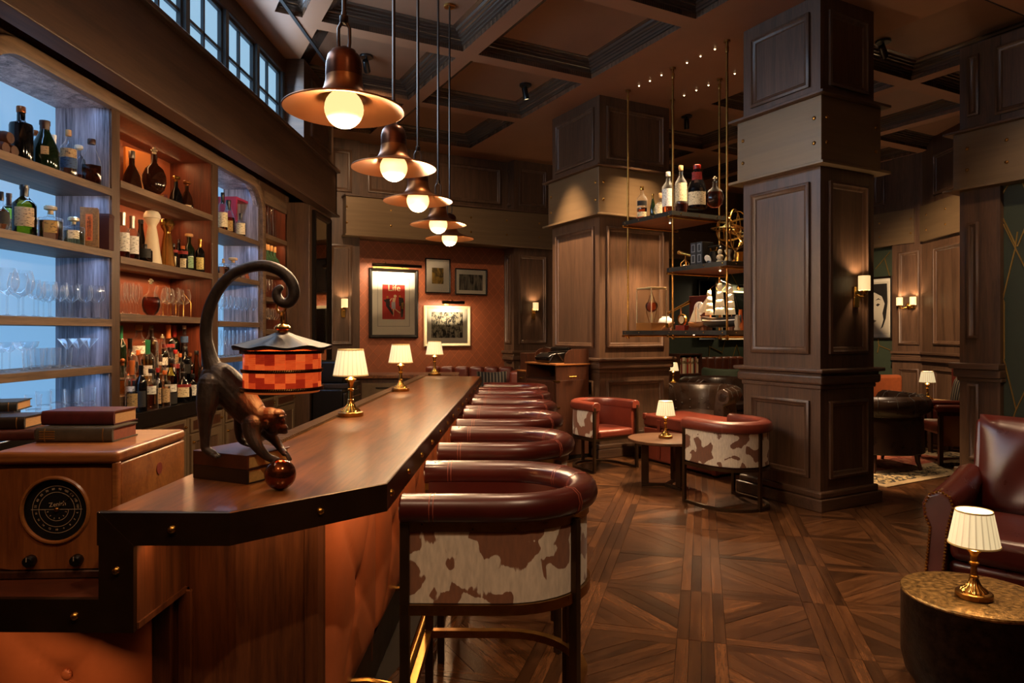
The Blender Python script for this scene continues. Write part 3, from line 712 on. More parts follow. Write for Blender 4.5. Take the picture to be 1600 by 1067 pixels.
for (y0, y1) in ((3.10, 3.20), (4.24, 4.33), (5.64, 5.75), (6.66, 6.79), (7.45, 7.52)):
    ob('post', MB().box(-2.93, XF, y0, y1, .992, 3.0), OAK, bs, bev=.003, smooth=0)
# arched surround over bays 1 to 3
yl, yr, zt, rr = 3.19, 6.67, 2.90, .25
path = [(yl, .992)]+[(yl+rr-rr*cos(a*pi/16), zt-rr+rr*sin(a*pi/16)) for a in range(9)]+[(yr-rr+rr*sin(a*pi/16), zt-rr+rr*cos(a*pi/16)) for a in range(9)]+[(yr, .992)]
toX = Matrix(((0, 0, 1, 0), (1, 0, 0, 0), (0, 1, 0, 0), (0, 0, 0, 1)))
ob('arch_surround', MB().sweep(path, [(0, XF-.02), (0, XF+.03), (-.012, XF+.036), (-.075, XF+.036), (-.085, XF+.028), (-.085, XF-.02)]).T(toX), SHELFW, bs, smooth=60)
arc = [(yl+rr-rr*cos(a*pi/16), zt-rr+rr*sin(a*pi/16)) for a in range(9)]
for mir in (0, 1):
    pl_ = [(yl+yr-y, z) if mir else (y, z) for (y, z) in arc]; cnr = (yr, zt) if mir else (yl, zt)
    ob('spandrel', MB().prism([cnr]+pl_, XF-.06, XF-.002).T(toX), PALEW, bs, smooth=0)
ob('top_board', MB().box(-2.93, XF-.01, 3.1, 7.45, 2.92, 3.12), OAK, bs, smooth=0)
ob('head_rail', MB().box(XF-.03, XF, 6.79, 7.45, 2.80, 2.92), SHELFW, bs, smooth=0)
for (x, z) in ((-2.555, 1.09), (-2.70, 1.19)): ob('riser_step', MB().box(-2.897, x, 4.34, 5.63, .993 if z < 1.1 else 1.0905, z), SHELFW, bs, bev=.003, smooth=0)
# LED strips on the shelf undersides
for k, (y0, y1) in BAY.items():
    tops = [2.905]+[z-.047 for z in SH[k]]
    for i, z in enumerate(tops):
        col, e = ((.30, .56, 1.0), .45) if k in (1, 3) else ((1.0, .50, .20), .40 if k == 2 else .25)
        light('AREA', 'shelf_strip', (XB+.10 if k == 2 and i < 3 else XF-.06, (y0+y1)/2, z-.004), e*(y1-y0)*(3.6 if k == 2 and i == 3 else 1), col, .03, (0, RAD(-12 if k == 2 else 12), 0), size_y=(y1-y0)*.9)
# stone worktop and cabinets below
wt = ob('stone_worktop', MB().box(-2.93, -2.42, 2.6, 7.45, .89, .99), STONE, bev=.004, smooth=0, label='black stone worktop of the back bar under the bottles', cat='worktop')
def cabinet(y0, y1, label):
    r = thing('base_cabinet', label, 'cabinet', (-2.45, (y0+y1)/2, 0), pi/2, 'metal framed cabinets under the stone worktop')
    w = (y1-y0)/2-.004
    ob('carcass', MB().box(-w, w, .0, .46, .06, .888), CABM, r, smooth=0)
    d = ob('drawer', MB().box(-w+.035, w-.035, -.014, 0, .755, .865), CABM, r, bev=.003, smooth=0)
    ob('drawer_panel', MB().box(-w+.065, w-.065, -.0155, -.012, .775, .845), CABW, d, smooth=0); ob('knob', MB().dome((w-.05, -.014, .81), .011, .02, (0, -1, 0), 10), BRASSB, d)
    q = ob('door', MB().ring(2*w-.07, .66, [(0, 0), (0, .016), (.055, .016), (.06, .006)]).mv(z=.41), CABM, r, smooth=0)
    ob('door_panel', MB().box(-w+.09, w-.09, -.007, 0, .13, .69), OAK, q, smooth=0); ob('knob', MB().dome((-w+.06, -.016, .685), .011, .02, (0, -1, 0), 10), BRASSB, q)
    return r
c0 = cabinet(3.2, 3.8, 'metal framed base cabinet hidden behind the wooden radio')
for i, lb in enumerate(('metal framed base cabinet just past the radio', 'metal framed base cabinet behind the monkey legs', 'metal framed base cabinet beyond the monkey body', 'metal framed base cabinet beyond the mosaic lantern', 'metal framed base cabinet second from the mirror pier', 'metal framed base cabinet next to the mirror pier')):
    dup(c0, (-2.45, 4.1+.6*i, 0), label=lb)

# ---- framed mirror on the pier
mi = thing('wall_mirror', 'tall dark framed mirror on the pier beside the back bar', 'mirror', (-2.298, 7.86, 0), pi/2)
ob('mirror_frame', MB().ring(.66, 1.86, [(0, 0), (0, .035), (.02, .045), (.05, .03), (.07, .012)]).mv(z=1.93), FRAMEB, mi, smooth=0)
ob('mirror_glass', MB().box(-.27, .27, -.012, 0, 1.06, 2.80), plain('mirror_silver', 'd8d4cc', 0.03, 1.0), mi, smooth=0)

# ================================================================== BAR STOOLS
def upath(xs, R_, n=14, x0=0.0):
    return [(x0, -R_)]+[(xs*k/4, -R_) for k in range(1, 5) if xs*k/4 > x0]+[(xs+R_*sin(pi*i/n), -R_*cos(pi*i/n)) for i in range(1, n)]+[(xs*k/4, R_) for k in range(4, 0, -1) if xs*k/4 > x0]+[(x0, R_)]
ROLL = [(0.012, .915), (.028, .93), (.034, .955), (.026, .982), (.004, .997), (-.028, .997), (-.056, .982), (-.066, .955), (-.060, .928), (-.045, .915)]
def stool(label):
    r = thing('bar_stool', label, 'bar stool', (0, 0, 0), 0, 'oxblood bar stools along the bar')
    Rr, xs = .29, .32
    p = upath(xs, Rr, 16)
    ob('arm_roll', MB().sweep(p, ROLL), LEATHER, r, smooth=60, bev=.006)
    ob('back_padding', MB().sweep(upath(xs, Rr, 16, .02), [(-.022, .64), (-.022, .925), (-.062, .925), (-.070, .80), (-.062, .70), (-.05, .64)]), LEATHER, r, smooth=60)
    hp = upath(xs, Rr, 20, .015)
    ob('cowhide_panel', MB().sweep(hp, [(-.004, .662), (-.004, .892), (-.02, .892), (-.02, .662)]), HIDE[0], r, smooth=60)
    ob('seat', MB().prism([(.03, -.25), (xs, -.25)]+[(xs+.25*sin(pi*i/12), -.25*cos(pi*i/12)) for i in range(1, 12)]+[(xs, .25), (.03, .25)], .655, .755), LEATHER, r, bev=.025, seg=3, smooth=50)
    ob('top_band', MB().sweep(p, [(.004, .886), (.004, .918), (-.022, .918), (-.022, .886)]), BRASS, r, smooth=50)
    ob('seat_ring', MB().sweep(p, [(.008, .628), (.008, .66), (-.03, .66), (-.03, .628)]), BRASS, r, smooth=50)
    ob('seat_board', MB().box(.01, xs+.1, -.28, .28, .63, .655), BRASS, r, smooth=0)
    for y in (-Rr+.005, Rr-.005): ob('leg', MB().box(.0, .03, y-.013, y+.013, 0, .915), TRIM, r, bev=.002, smooth=0)
    for a in (-38, 38):
        q = Vector((xs+(Rr+.002)*cos(RAD(a)), (Rr+.002)*sin(RAD(a)), 0)); ob('leg', MB().cb((q.x, q.y, .45), (.03, .026, .9), RAD(a)), TRIM, r, bev=.002, smooth=0)
    ob('foot_ring', MB().sweep(p, [(-.002, .31), (-.002, .338), (-.03, .338), (-.03, .31)]), BRASS, r, smooth=50)
    ob('foot_bar', MB().box(.003, .027, -Rr, Rr, .31, .338), BRASSB, r, smooth=0)
    for (px_, py_, a) in ((.10, -Rr, 0), (.10, Rr, 0), (xs+Rr*sin(RAD(50)), -Rr*cos(RAD(50)), RAD(50)), (xs+Rr*sin(RAD(50)), Rr*cos(RAD(50)), -RAD(50)), (xs+Rr*cos(RAD(12)), Rr*sin(RAD(12)), RAD(12)+pi/2)):
        lo = [(px_+ (-.0)*cos(a), py_)]; q = MB()
        for d_ in (-.006, .006):
            c_ = Vector((px_+d_*cos(a), py_+d_*sin(a)))
            nrm = Vector((px_-min(px_, xs), py_)); nrm = nrm.normalized() if nrm.length > 1e-4 else Vector((1, 0))
            q.tube([(c_.x+nrm.x*(o_), c_.y+nrm.y*(o_), z_) for (o_, z_) in ROLL], .0022, 4, closed=False)
        ob('stitched_seam', q, LEATHERS, r, smooth=60)
    for z in (.83,): ob('button', MB().ball((xs+Rr-.07, 0, z), .012, 10, sq=(.6, 1, 1)), LEATHER, r)
    return r
HIDE = [hide_mat('cowhide_bar', '84502c', 'e0d3bc', 9.5, 0.492, (3.1, 0.4, 1.7)), hide_mat('cowhide_tub', '70401f', 'd6cbb8', 7.5, 0.515, (1.2, 5.3, 0.6)), hide_mat('cowhide_tub_pale', '84481f', 'd6cbb8', 6.0, 0.54, (7.7, 2.2, 4.1))]
s0 = stool('leather bar stool at the near bar corner, brown and white cowhide shell in full view')
s0.location = (-.371, 2.40, 0)
for y, lb in ((3.39, 'second leather bar stool from the near bar corner'), (4.25, 'third leather bar stool from the near bar corner'), (5.0, 'fourth leather bar stool from the near bar corner'),
              (5.84, 'fifth leather bar stool, second from the far bar end'), (6.62, 'last leather bar stool at the far bar end')):
    dup(s0, (-.371, y, 0), random.uniform(-.03, .03), label=lb)

# ================================================================== LAMPS
def pleated(name, col, lo, hi, n):
    """lit pleated fabric: the folds are double cloth and pass less light"""
    m, t, N, L, P = nt(name); tc = N.new('ShaderNodeTexCoord'); sx = N.new('ShaderNodeSeparateXYZ'); L.new(tc.outputs['Object'], sx.inputs[0])
    at_ = N.new('ShaderNodeMath'); at_.operation = 'ARCTAN2'; L.new(sx.outputs[1], at_.inputs[0]); L.new(sx.outputs[0], at_.inputs[1])
    mu = N.new('ShaderNodeMath'); mu.operation = 'MULTIPLY'; mu.inputs[1].default_value = n; L.new(at_.outputs[0], mu.inputs[0])
    sn = N.new('ShaderNodeMath'); sn.operation = 'SINE'; L.new(mu.outputs[0], sn.inputs[0])
    mr = N.new('ShaderNodeMapRange'); ins(mr, From_Min=-1.0, From_Max=-.55, To_Min=lo, To_Max=hi); L.new(sn.outputs[0], mr.inputs[0])
    ins(P, Base_Color=(.55, .48, .34, 1), Emission_Color=tuple(col)+(1,), Roughness=.8); L.new(mr.outputs[0], P.inputs['Emission Strength']); MATS[name] = m; return m
SHADE = pleated('pleated_lit_shade', (1.0, 0.76, 0.40), .36, .72, 22)
GLOBE = glow('opal_globe', (1.0, 0.72, 0.30), 1.25, (.9, .8, .6))
def table_lamp(label, loc, k=1.0, e=2.2, group='small brass lamps with pleated shades'):
    r = thing('table_lamp', label, 'lamp', loc, 0, group)
    ob('base', MB().lathe([(.066, 0), (.068, .004), (.068, .020), (.064, .024), (.05, .026)], 28), BRASS, r)
    ob('fluted_foot', MB().lathe([(.05, .026), (.046, .034), (.030, .046), (.021, .062), (.016, .078), (.015, .082)], 36, mod=lambda a, z: 1+.05*cos(18*a)*(z < .07)), BRASSB, r)
    ob('stem', MB().lathe([(.0145, .08), (.018, .083), (.018, .089), (.0125, .092), (.0115, .135), (.018, .138), (.019, .146), (.013, .150), (.014, .172), (.019, .186), (.028, .194), (.030, .199), (.018, .206), (.008, .214), (.006, .235), (.006, .30)], 20), BRASSB, r)
    s = ob('shade', MB().lathe([(.0905, .218), (.092, .220), (.0672, .358), (.0655, .360)], 72, mod=lambda a, z: 1+.018*cos(24*a), cap=False), SHADE, r)
    m = s.modifiers.new('thick', 'SOLIDIFY'); m.thickness = .0015
    ob('trim_band', MB().lathe([(.093, .217), (.095, .218), (.0945, .224), (.0925, .224)], 48, cap=False), TRIMC, s); ob('trim_band', MB().lathe([(.0685, .354), (.0695, .356), (.0682, .362), (.0665, .361)], 48, cap=False), TRIMC, s)
    light('POINT', 'lamp_bulb', (0, 0, .275), e, WARM, .022, parent=r)
    return r
TRIMC = plain('shade_trim_braid', 'c9a866', 0.7, emit=0.12)
q = [atZ(548, 650, ZB), atZ(626, 611, ZB), atZ(679, 586.5, ZB)]
L1 = table_lamp('brass table lamp with cream pleated shade on the bar, biggest of the three there', (q[0].x, q[0].y, ZB+.001), e=2.4)
for p, lb in ((q[1], 'brass table lamp with cream pleated shade midway along the bar top'), (q[2], 'brass table lamp with cream pleated shade at the far end of the bar top')):
    r = dup(L1, (p.x, p.y, ZB+.001), label=lb)
# pendants
def pendant(label, loc):
    r = thing('pendant_lamp', label, 'pendant lamp', loc, 0, 'copper pendant lamps hanging over the bar')
    top = 4.505-loc[2]
    ob('bell', MB().lathe([(.0, .232), (.012, .232), (.020, .226), (.045, .215), (.060, .195), (.066, .165), (.067, .122), (.067, .118)], 40), COPPER, r)
    sk = ob('skirt', MB().lathe([(.0665, .119), (.068, .10), (.074, .075), (.086, .052), (.112, .036), (.165, .018), (.222, .0), (.2235, -.004), (.220, -.006), (.165, .010), (.11, .027), (.083, .044), (.07, .070), (.064, .10), (.063, .118)], 56, cap=False), COPPERIN, r)
    ob('socket', MB().lathe([(.030, .05), (.030, .118), (.0, .118)], 20), BRASS, r)
    ob('globe', MB().ball((0, 0, .0), .072, 28), GLOBE, r)
    lk = MB()
    for s_ in (-1, 1): lk.tube([(s_*.019, 0, .228), (s_*.021, 0, .25), (s_*.021, 0, .30), (s_*.008, 0, .325)], .0065, 8)
    ob('hanging_loop', lk, STEEL, r)
    ob('collar', MB().lathe([(.0, .318), (.013, .318), (.016, .325), (.016, .345), (.010, .35), (.010, .36)], 16), STEEL, r)
    ob('rod', MB().lathe([(.0085, .355), (.0085, top-.04)], 12), STEEL, r)
    ob('ceiling_canopy', MB().lathe([(.0, top-.045), (.05, top-.045), (.055, top-.04), (.055, top-.001), (.0, top-.001)], 28), BRASS, r)
    light('POINT', 'globe_bulb', (0, 0, -.085), 18, (1, .66, .36), .05, parent=r)
    return r
pn = [(-.655, 2.54), (-.665, 3.60), (-.655, 4.39), (-.640, 5.36), (-.645, 6.28)]
pz = [2.335, 2.372, 2.35, 2.352, 2.37]
P1 = pendant('copper pendant lamp at the near end of its row, largest in view', (pn[0][0], pn[0][1], 2.335))
for (x, y), z, lb in zip(pn[1:], pz[1:], ('second copper pendant lamp over the near half of the bar', 'middle copper pendant lamp of the five over the bar', 'fourth copper pendant lamp, just before the last', 'last copper pendant lamp at the far end of its row')):
    dup(P1, (x, y, z), label=lb)
# wall lights
def sconce(label, loc, rz, arms=(0,), e=3.0, group='brass wall lights with cylinder shades'):
    r = thing('wall_light', label, 'wall light', loc, rz, group)
    if len(arms) == 1:
        ob('back_plate', MB().box(-.033, .033, -.018, 0, -.13, .05), BRASSB, r, bev=.004)
    else:
        ob('back_plate', MB().lathe([(.0, 0), (.055, 0), (.055, .012), (.04, .022), (.02, .04), (.0, .045)], 24).mv(rx=pi/2), BRASSB, r)
    for x in arms:
        a = ob('arm', MB().tube([(x*.3, -.02, -.02), (x*.7, -.05, -.04), (x, -.085, -.035), (x, -.085, .0)], .009, 10), BRASSB, r)
        ob('cup', MB().lathe([(.010, -.02), (.024, -.012), (.026, .0), (.032, .006), (.032, .014), (.0, .014)], 18, (x, -.085, .0)), BRASSB, a)
        s = ob('shade', MB().lathe([(.045, .014), (.047, .016), (.047, .138), (.045, .14)], 36, (x, -.085, 0), mod=lambda a_, z: 1+.02*cos(18*a_), cap=False), SCON, r)
        light('POINT', 'sconce_bulb', (x, -.085, .10), e, WARM, .02, parent=r)
    return r
SCON = glow('lit_sconce_shade', (1.0, 0.66, 0.28), 0.95, (.8, .7, .5))
m = atV(1338, 448, 3.84); p = UV(m.x, 3.85, m.z-.05)
sconce('brass wall light on the near dark column', p, TH, e=3.5)
m = atV(833, 486, 9.95); sconce('brass wall light on the oak pier behind the typewriter cabinet', UV(m.x, 9.949, m.z), TH, e=2.6)
m = atV(536, 482, 10.05); sconce('brass wall light beside the poster with the red picture', UV(m.x, 10.049, m.z), TH, e=2.6)
m = atU(1421, 478, 10.82); sconce('twin brass wall light on the lounge pier', UV(10.819, m.y, m.z), TH-pi/2, (-.11, .11), e=3.0, group=None)
# ceiling spotlights
def spotlamp(label, loc, tgt, e=40, ang=50, aimrz=0):
    r = thing('ceiling_spotlight', label, 'spotlight', loc, 0, 'small black ceiling spotlights')
    ob('mount', MB().lathe([(.0, -.022), (.07, -.022), (.075, -.016), (.075, 0), (.0, 0)], 24), BLACK, r)
    ob('stem', MB().lathe([(.012, -.075), (.012, -.02)], 10), BLACK, r)
    d = (Vector(tgt)-Vector(loc)-Vector((0, 0, -.1))).normalized(); qn = Vector((0, 0, -1)).rotation_difference(d)
    hd = MB().lathe([(.0, .07), (.028, .07), (.034, .06), (.036, -.06), (.036, -.07), (.029, -.07), (.027, -.058), (.0, -.058)], 20)
    hd.T(Matrix.Translation((0, 0, -.11)) @ qn.to_matrix().to_4x4()); h = ob('head', hd, BLACK, r)
    ob('lens', MB().lathe([(.0, -.0), (.026, 0), (.026, .004), (.0, .004)], 16).T(Matrix.Translation(Vector((0, 0, -.11))+d*.066) @ qn.to_matrix().to_4x4()), glow('spot_lens', (1, .72, .42), 2.0), h)
    l = light('SPOT', 'spot_bulb', Vector((0, 0, -.11))+d*.08, e, (1, .68, .40), .03, parent=r, angle=ang, blend=.8)
    l.rotation_euler = d.to_track_quat('-Z', 'Y').to_euler(); return r
ZS = ZC+.152
a1 = atZ(821, 132, ZS); spotlamp('ceiling spotlight before the warm column, in the middle coffer row', a1, UV(4.75, 7.3, 1.5), 260, 46)
a2 = atZ(1073, 181, ZS); spotlamp('ceiling spotlight behind the hanging shelf rods', a2, UV(7.6, 8.2, .4), 170, 80)
a3 = atZ(1380, 64, ZS); spotlamp('ceiling spotlight beside the top of the near column', a3, at(1488, 455, 9.8), 480, 48)
for (uu, vv, lb, tg, e) in ((2.1, 3.9, 'ceiling spotlight above the near end of the bar, added unseen for fill', (.2, 3.2, .0), 45), (3.7, 2.3, 'ceiling spotlight above the drum table, added unseen for fill', (2.2, 3.2, .2), 70), (3.7, 4.0, 'ceiling spotlight above the open parquet floor, added unseen for fill', (1.2, 5.2, 0), 60), (5.3, 2.4, 'ceiling spotlight over the leather armchair, added unseen for fill', (2.8, 3.9, .8), 70)):
    spotlamp(lb, UV(uu, vv, ZS if vv != 2.4 else ZC), tg, e, 70)  # unseen spotlights, added for fill light on bar, floor and armchair
for k, (x, y, e) in enumerate(((-1.6, -.8, 110), (.2, -2.2, 70), (5.6, 1.0, 25))):      # uplighter spots without fixtures, unseen, added as ceiling bounce fill
    light('SPOT', 'fill_uplight', (x, y, 2.0), e, (1, .70, .44), .12, (pi, 0, 0), angle=150, blend=.6)
for (x, y, tx, ty, tz, e) in ((-.9, -.3, -1.25, 1.9, .5, 26), (1.0, .2, .0, 2.2, .75, 60), (UV(5.95, 2.0).x, UV(5.95, 2.0).y, UV(7.2, 3.0).x, UV(7.2, 3.0).y, 2.5, 60), (4.6, 8.6, 5.0, 7.7, 0, 60)):
    l = light('SPOT', 'added_downlight', (x, y, ZC-.02), e, (1, .70, .44), .05, angle=55, blend=.8); aim(l, (tx, ty, tz))  # unseen spots added to brighten bar end, near stool, partition and rug
spotlamp('ceiling spotlight added to brighten the rear wall, hidden by the near pendant', UV(2.1, 7.3, ZS), UV(3.5, 10.1, 2.5), 70, 75)  # extra spotlight added for its light on the rear wall and band
# star lights in the ceiling above the hanging shelf
STAR = glow('star_point', (1.0, 0.74, 0.42), 9.0)
for i, (px, py) in enumerate(((998.5, 134), (1015.6, 126.3), (1033.5, 117.3), (1073.4, 98), (1094.6, 87.7), (1117, 76.7), (1069, 149), (1088, 141), (1107, 133), (1148, 115))):
    p = atZ(px, py, ZC-.004)
    r = thing('star_light', 'tiny star-like light set in the ceiling above the hanging shelf', 'ceiling light', p, 0, 'star lights above the hanging shelf')
    ob('rim', MB().lathe([(.009, 0), (.016, 0), (.016, .004), (.009, .004)], 14, cap=False), BRASS, r); ob('lens', MB().ball((0, 0, 0), .009, 10), STAR, r)
for k, (uu, vv) in enumerate(((5.3, 5.3), (5.3, 6.1))):
    light('SPOT', 'star_group_glow', UV(uu, vv, ZC-.03), 230, (1, .66, .36), .08, (0, 0, 0), angle=75, blend=.7)

# ================================================================== MONKEY LAMP
MK = at(380, 705, 2.10)
KX = 2.10/F
rzM = YAW
def mp(px, py, d=0.0): return Vector(((px-380)*KX, d, (705-py)*KX))
ml = thing('monkey_lamp', 'bronze monkey on books with a tail arching over to carry a mosaic lantern', 'lamp', (MK.x, MK.y, ZB), rzM)
ZBK = MK.z-ZB
BRONZE = plain('patinated_bronze', '2e241c', 0.52, 0.3, var=0.45, scale=90, bump=0.7, stretch=(.5, 1, .35))
mkb = MB()
def limb(pts, n=14, sub=6):
    """a smooth tapering limb through (px, py, depth, radius) joints"""
    P_ = [(mp(x, y, d_), r_) for x, y, d_, r_ in pts]; out = []; m = len(P_)
    for i in range(m-1):
        a, b_, c_, e = P_[max(0, i-1)], P_[i], P_[i+1], P_[min(m-1, i+2)]
        for k in range(sub):
            t = k/sub; f = lambda p0, p1, p2, p3: 0.5*((2*p1)+(p2-p0)*t+(2*p0-5*p1+4*p2-p3)*t*t+(3*p1-p0-3*p2+p3)*t**3)
            out.append((f(a[0], b_[0], c_[0], e[0]), f(a[1], b_[1], c_[1], e[1])))
    out.append(P_[-1])
    mkb.tube([p for p, r_ in out], [max(.003, r_) for p, r_ in out], n)
    for p, r_ in (out[0], out[-1]): mkb.ball(p, r_*1.0, 12)
limb([(334, 590, 0, .040), (343, 593, 0, .052), (365, 615, 0, .053), (384, 637, 0, .049), (400, 652, 0, .042), (415, 656, 0, .034)], 20)
for s_ in (-1, 1): mkb.ball(mp(339, 600, s_*.026), .038, 16); mkb.ball(mp(401, 664, s_*.024), .030, 16)
limb([(336, 600, -.034, .036), (334, 628, -.044, .032), (332, 655, -.047, .0215), (331, 680, -.046, .0150), (332, 698, -.046, .0135), (345, 706, -.05, .011)])
limb([(346, 602, .036, .036), (358, 628, .05, .030), (363, 652, .055, .020), (362, 676, .055, .0140), (366, 692, .055, .0125), (378, 699, .055, .010)])
limb([(399, 662, -.028, .032), (402, 678, -.038, .0245), (411, 695, -.045, .0175), (424, 711, -.035, .0125), (437, 719, -.02, .0115)])
limb([(404, 660, .028, .030), (408, 676, .040, .0225), (420, 692, .05, .0155), (432, 705, .04, .011), (441, 711, .022, .010)])
limb([(338, 588, 0, .036), (331, 570, 0, .027), (326, 552, 0, .0215), (322, 528, 0, .0185), (323, 502, 0, .018), (330, 476, 0, .0178), (343, 451, 0, .0172), (362, 431, 0, .017), (385, 420, 0, .017), (410, 416, 0, .0175), (432, 421, 0, .018), (449, 433, 0, .018), (458, 448, 0, .0175), (459, 463, 0, .017), (451, 474, 0, .0165), (440, 473, 0, .0155), (433, 465, 0, .015), (433, 456, 0, .0135), (438, 451, 0, .011)], 16)
# head: cranium, brow, muzzle, cheeks, ears (one mesh with the body)
def hb(px, py, d, r, sq=(1, 1, 1), n=18): mkb.ball(mp(px, py, d), r, n, sq=sq)
hb(421, 655, 0, .037, (1.05, .92, .95)); hb(434, 648, 0, .022, (1, 1.1, .75)); hb(428, 667, 0, .029, (1, .9, .95))
hb(439, 670, 0, .0185, (1.15, 1.0, .95)); hb(444.5, 676, 0, .0105, (1.0, 1.3, .65)); hb(445.5, 670, 0, .010, (1.0, 1.25, .6)); hb(441.5, 661, 0, .0115, (.9, 1.0, 1.3))
for s_ in (-1, 1):
    hb(441, 656.5, s_*.0125, .0045, (1, 1, 1), 10); hb(441.5, 651, s_*.011, .0095, (1.0, 1.4, .6), 10)
    b = MB().lathe([(.0, -.003), (.008, -.003), (.0115, 0), (.011, .004), (.007, .001), (.0, .0)], 14); b.T(Matrix.Translation(mp(421, 662, s_*.034)) @ Matrix.Rotation(s_*pi/2, 4, 'X') @ Matrix.Rotation(.3, 4, 'Y') @ Matrix.Scale(1.25, 4, (0, 1, 0))); mkb.merge(b)
    hb(446.5, 667, s_*.004, .0022, (1, 1, 1), 8)
# fingers and toes
def digits(base, tip, d, spread, n, r, lift):
    for k in range(n):
        t = (k-(n-1)/2)
        a = mp(base[0], base[1], d+t*spread*.6); c = mp(tip[0]-abs(t)*1.2, tip[1], d+t*spread)
        mid = (a+c)/2+Vector((0, 0, lift)); mkb.tube([a, mid, c, c+Vector((.002, 0, -.004))], [r*1.1, r, r*.85, r*.4], 8)
digits((343, 706), (354, 709.5), -.05, .0085, 5, .0042, .002); digits((374, 699), (390, 704), .055, .0085, 5, .0042, .002)
digits((436, 719), (452, 729), -.02, .0075, 4, .0042, .006); digits((440, 710), (451, 721), .022, .0075, 4, .004, .006)
mkb.tube([mp(430, 717, -.028), mp(434, 724, -.036), mp(440, 727, -.036)], [.005, .0045, .003], 8); mkb.tube([mp(434, 709, .03), mp(438, 714, .038), mp(443, 718, .036)], [.005, .0045, .003], 8)
# bring feet down on to the books
zmin = min(v.z for v in mkb.v)
body = ob('monkey', mkb, BRONZE, ml, smooth=0)
body.data.polygons.foreach_set('use_smooth', [True]*len(body.data.polygons)); body.location.z = ZBK+.002
rem = body.modifiers.new('join', 'REMESH'); rem.mode = 'VOXEL'; rem.voxel_size = .0017; rem.use_smooth_shade = True
sm = body.modifiers.new('soft', 'SMOOTH'); sm.iterations = 5; sm.factor = .5
dg = bpy.context.evaluated_depsgraph_get(); dg.update(); fin = bpy.data.meshes.new_from_object(body.evaluated_get(dg)); body.modifiers.clear(); body.data = fin; fin.name = 'monkey'
# books and ball of the lamp base
def book(name, parent, w, d, h, cover, pages=PAPER, label=None, ribs=0, gilt=None):
    """spine along x at y=0 facing -y; the fore edge at y=d"""
    t = .0035
    c = MB().box(0, w, 0, d, 0, t).box(0, w, 0, d, h-t, h)
    n = 8; arc_ = [(-(.006)*sin(pi*i/n), h/2-h/2*cos(pi*i/n)) for i in range(n+1)]
    pl = [(y_, z_) for y_, z_ in arc_]+[(.004, h), (.004, 0)]
    s = MB().prism(pl, 0, w).T(Matrix(((0, 0, 1, 0), (1, 0, 0, 0), (0, 1, 0, 0), (0, 0, 0, 1))))
    o = ob('cover', c.merge(s), cover, parent, smooth=50)
    ob('page_block', MB().box(.004, w-.004, .004, d-.005, t, h-t), pages, parent, smooth=0)
    for k in range(ribs):
        x = w*(.12+.76*k/max(1, ribs-1)); ob('spine_band', MB().tube([(x, -(.0062)*sin(pi*i/n)-.0006, h/2-h/2*cos(pi*i/n)) for i in range(1, n)], .0016, 5), gilt or cover, o)
    return o
GPAGE = plain('gilt_page_block', 'b08f52', 0.5, 0.2, var=0.2, scale=80)
bk1 = thing('book_base', None, None, (0, 0, 0), 0)
bk1.parent = ml
a = atZ(303.5, 746, ZB); b_ = atZ(388, 757, ZB)
Mi = Matrix.Translation((MK.x, MK.y, ZB)) @ Matrix.Rotation(rzM, 4, 'Z'); Mi.invert()
a = Mi @ a; b_ = Mi @ b_
bk1.location = (a.x, a.y, 0); bk1.rotation_euler = (0, 0, atan2(b_.y-a.y, b_.x-a.x)); bl = (b_-a).length
hb_ = ZBK/2
for k, cv in ((0, plain('blackish_book_leather', '17110d', 0.35, var=0.3)), (1, plain('brown_book_leather', '3a1c12', 0.33, var=0.3))):
    g = MB().box(0, bl, 0, .17, k*hb_, k*hb_+.004).box(0, bl, 0, .17, (k+1)*hb_-.004, (k+1)*hb_).box(0, bl, -.005, .004, k*hb_, (k+1)*hb_)
    c_ = ob('book', g, cv, bk1, bev=.0015, smooth=0)
    ob('page_block', MB().box(.004, bl-.004, .004, .164, k*hb_+.004, (k+1)*hb_-.004), GPAGE, bk1, smooth=0)
bp = Mi @ atZ(438, 765, ZB); ball = ob('ball', MB().ball((bp.x, bp.y, .044), .044, 28), plain('polished_bronze_ball', '6a3a20', 0.14, 0.9, var=0.3, scale=9), ml)
# lantern: links, finial, wavy roof, mosaic drum
LC = mp(441.5, 705, 0)
zz = lambda py: ZBK+(705-py)*KX
lk = MB()
lk.tube([(LC.x-.004+.014*cos(t), .004*sin(t), zz(478)+.022*sin(t)) for t in [2*pi*i/16 for i in range(16)]], .0042, 8, closed=True)
ob('link', lk, BRASSB, ml); lk = MB().tube([(LC.x, .0105*cos(t), zz(497)+.020*sin(t)) for t in [2*pi*i/16 for i in range(16)]], .0042, 8, closed=True); ob('link', lk, BRASSB, ml)
ob('finial', MB().lathe([(.009, zz(509)), (.009, zz(506)), (.019, zz(508)), (.024, zz(511)), (.024, zz(514)), (.015, zz(516)), (.017, zz(524)), (.022, zz(528))][::-1], 20, (LC.x, 0, 0)), BRASSB, ml)
wav = lambda a, z: 1+.045*cos(8*a)
rf = MB(); n = 64; prof = [(.020, zz(519), 0), (.040, zz(524), .002), (.075, zz(530), .004), (.115, zz(536.5), .006), (.143, zz(540), .007), (.149, zz(540.5), .007), (.146, zz(544.5), .006), (.118, zz(546), .003)]
for j in range(n):
    a = 2*pi*j/n
    for r_, z, w_ in prof: rr_ = r_*(1+.025*cos(8*a)*(r_ > .05)); rf.v.append(Vector((LC.x+rr_*cos(a), rr_*sin(a), z+.55*w_*cos(8*a))))
for j in range(n):
    k = (j+1) % n
    for i in range(len(prof)-1): rf.f.append([j*len(prof)+i, k*len(prof)+i, k*len(prof)+i+1, j*len(prof)+i+1]); rf.m.append(0)
ob('roof', rf, plain('dark_bronze_roof', '0a0806', 0.5, 0.0, var=0.25, scale=20), ml)
RD = .1145
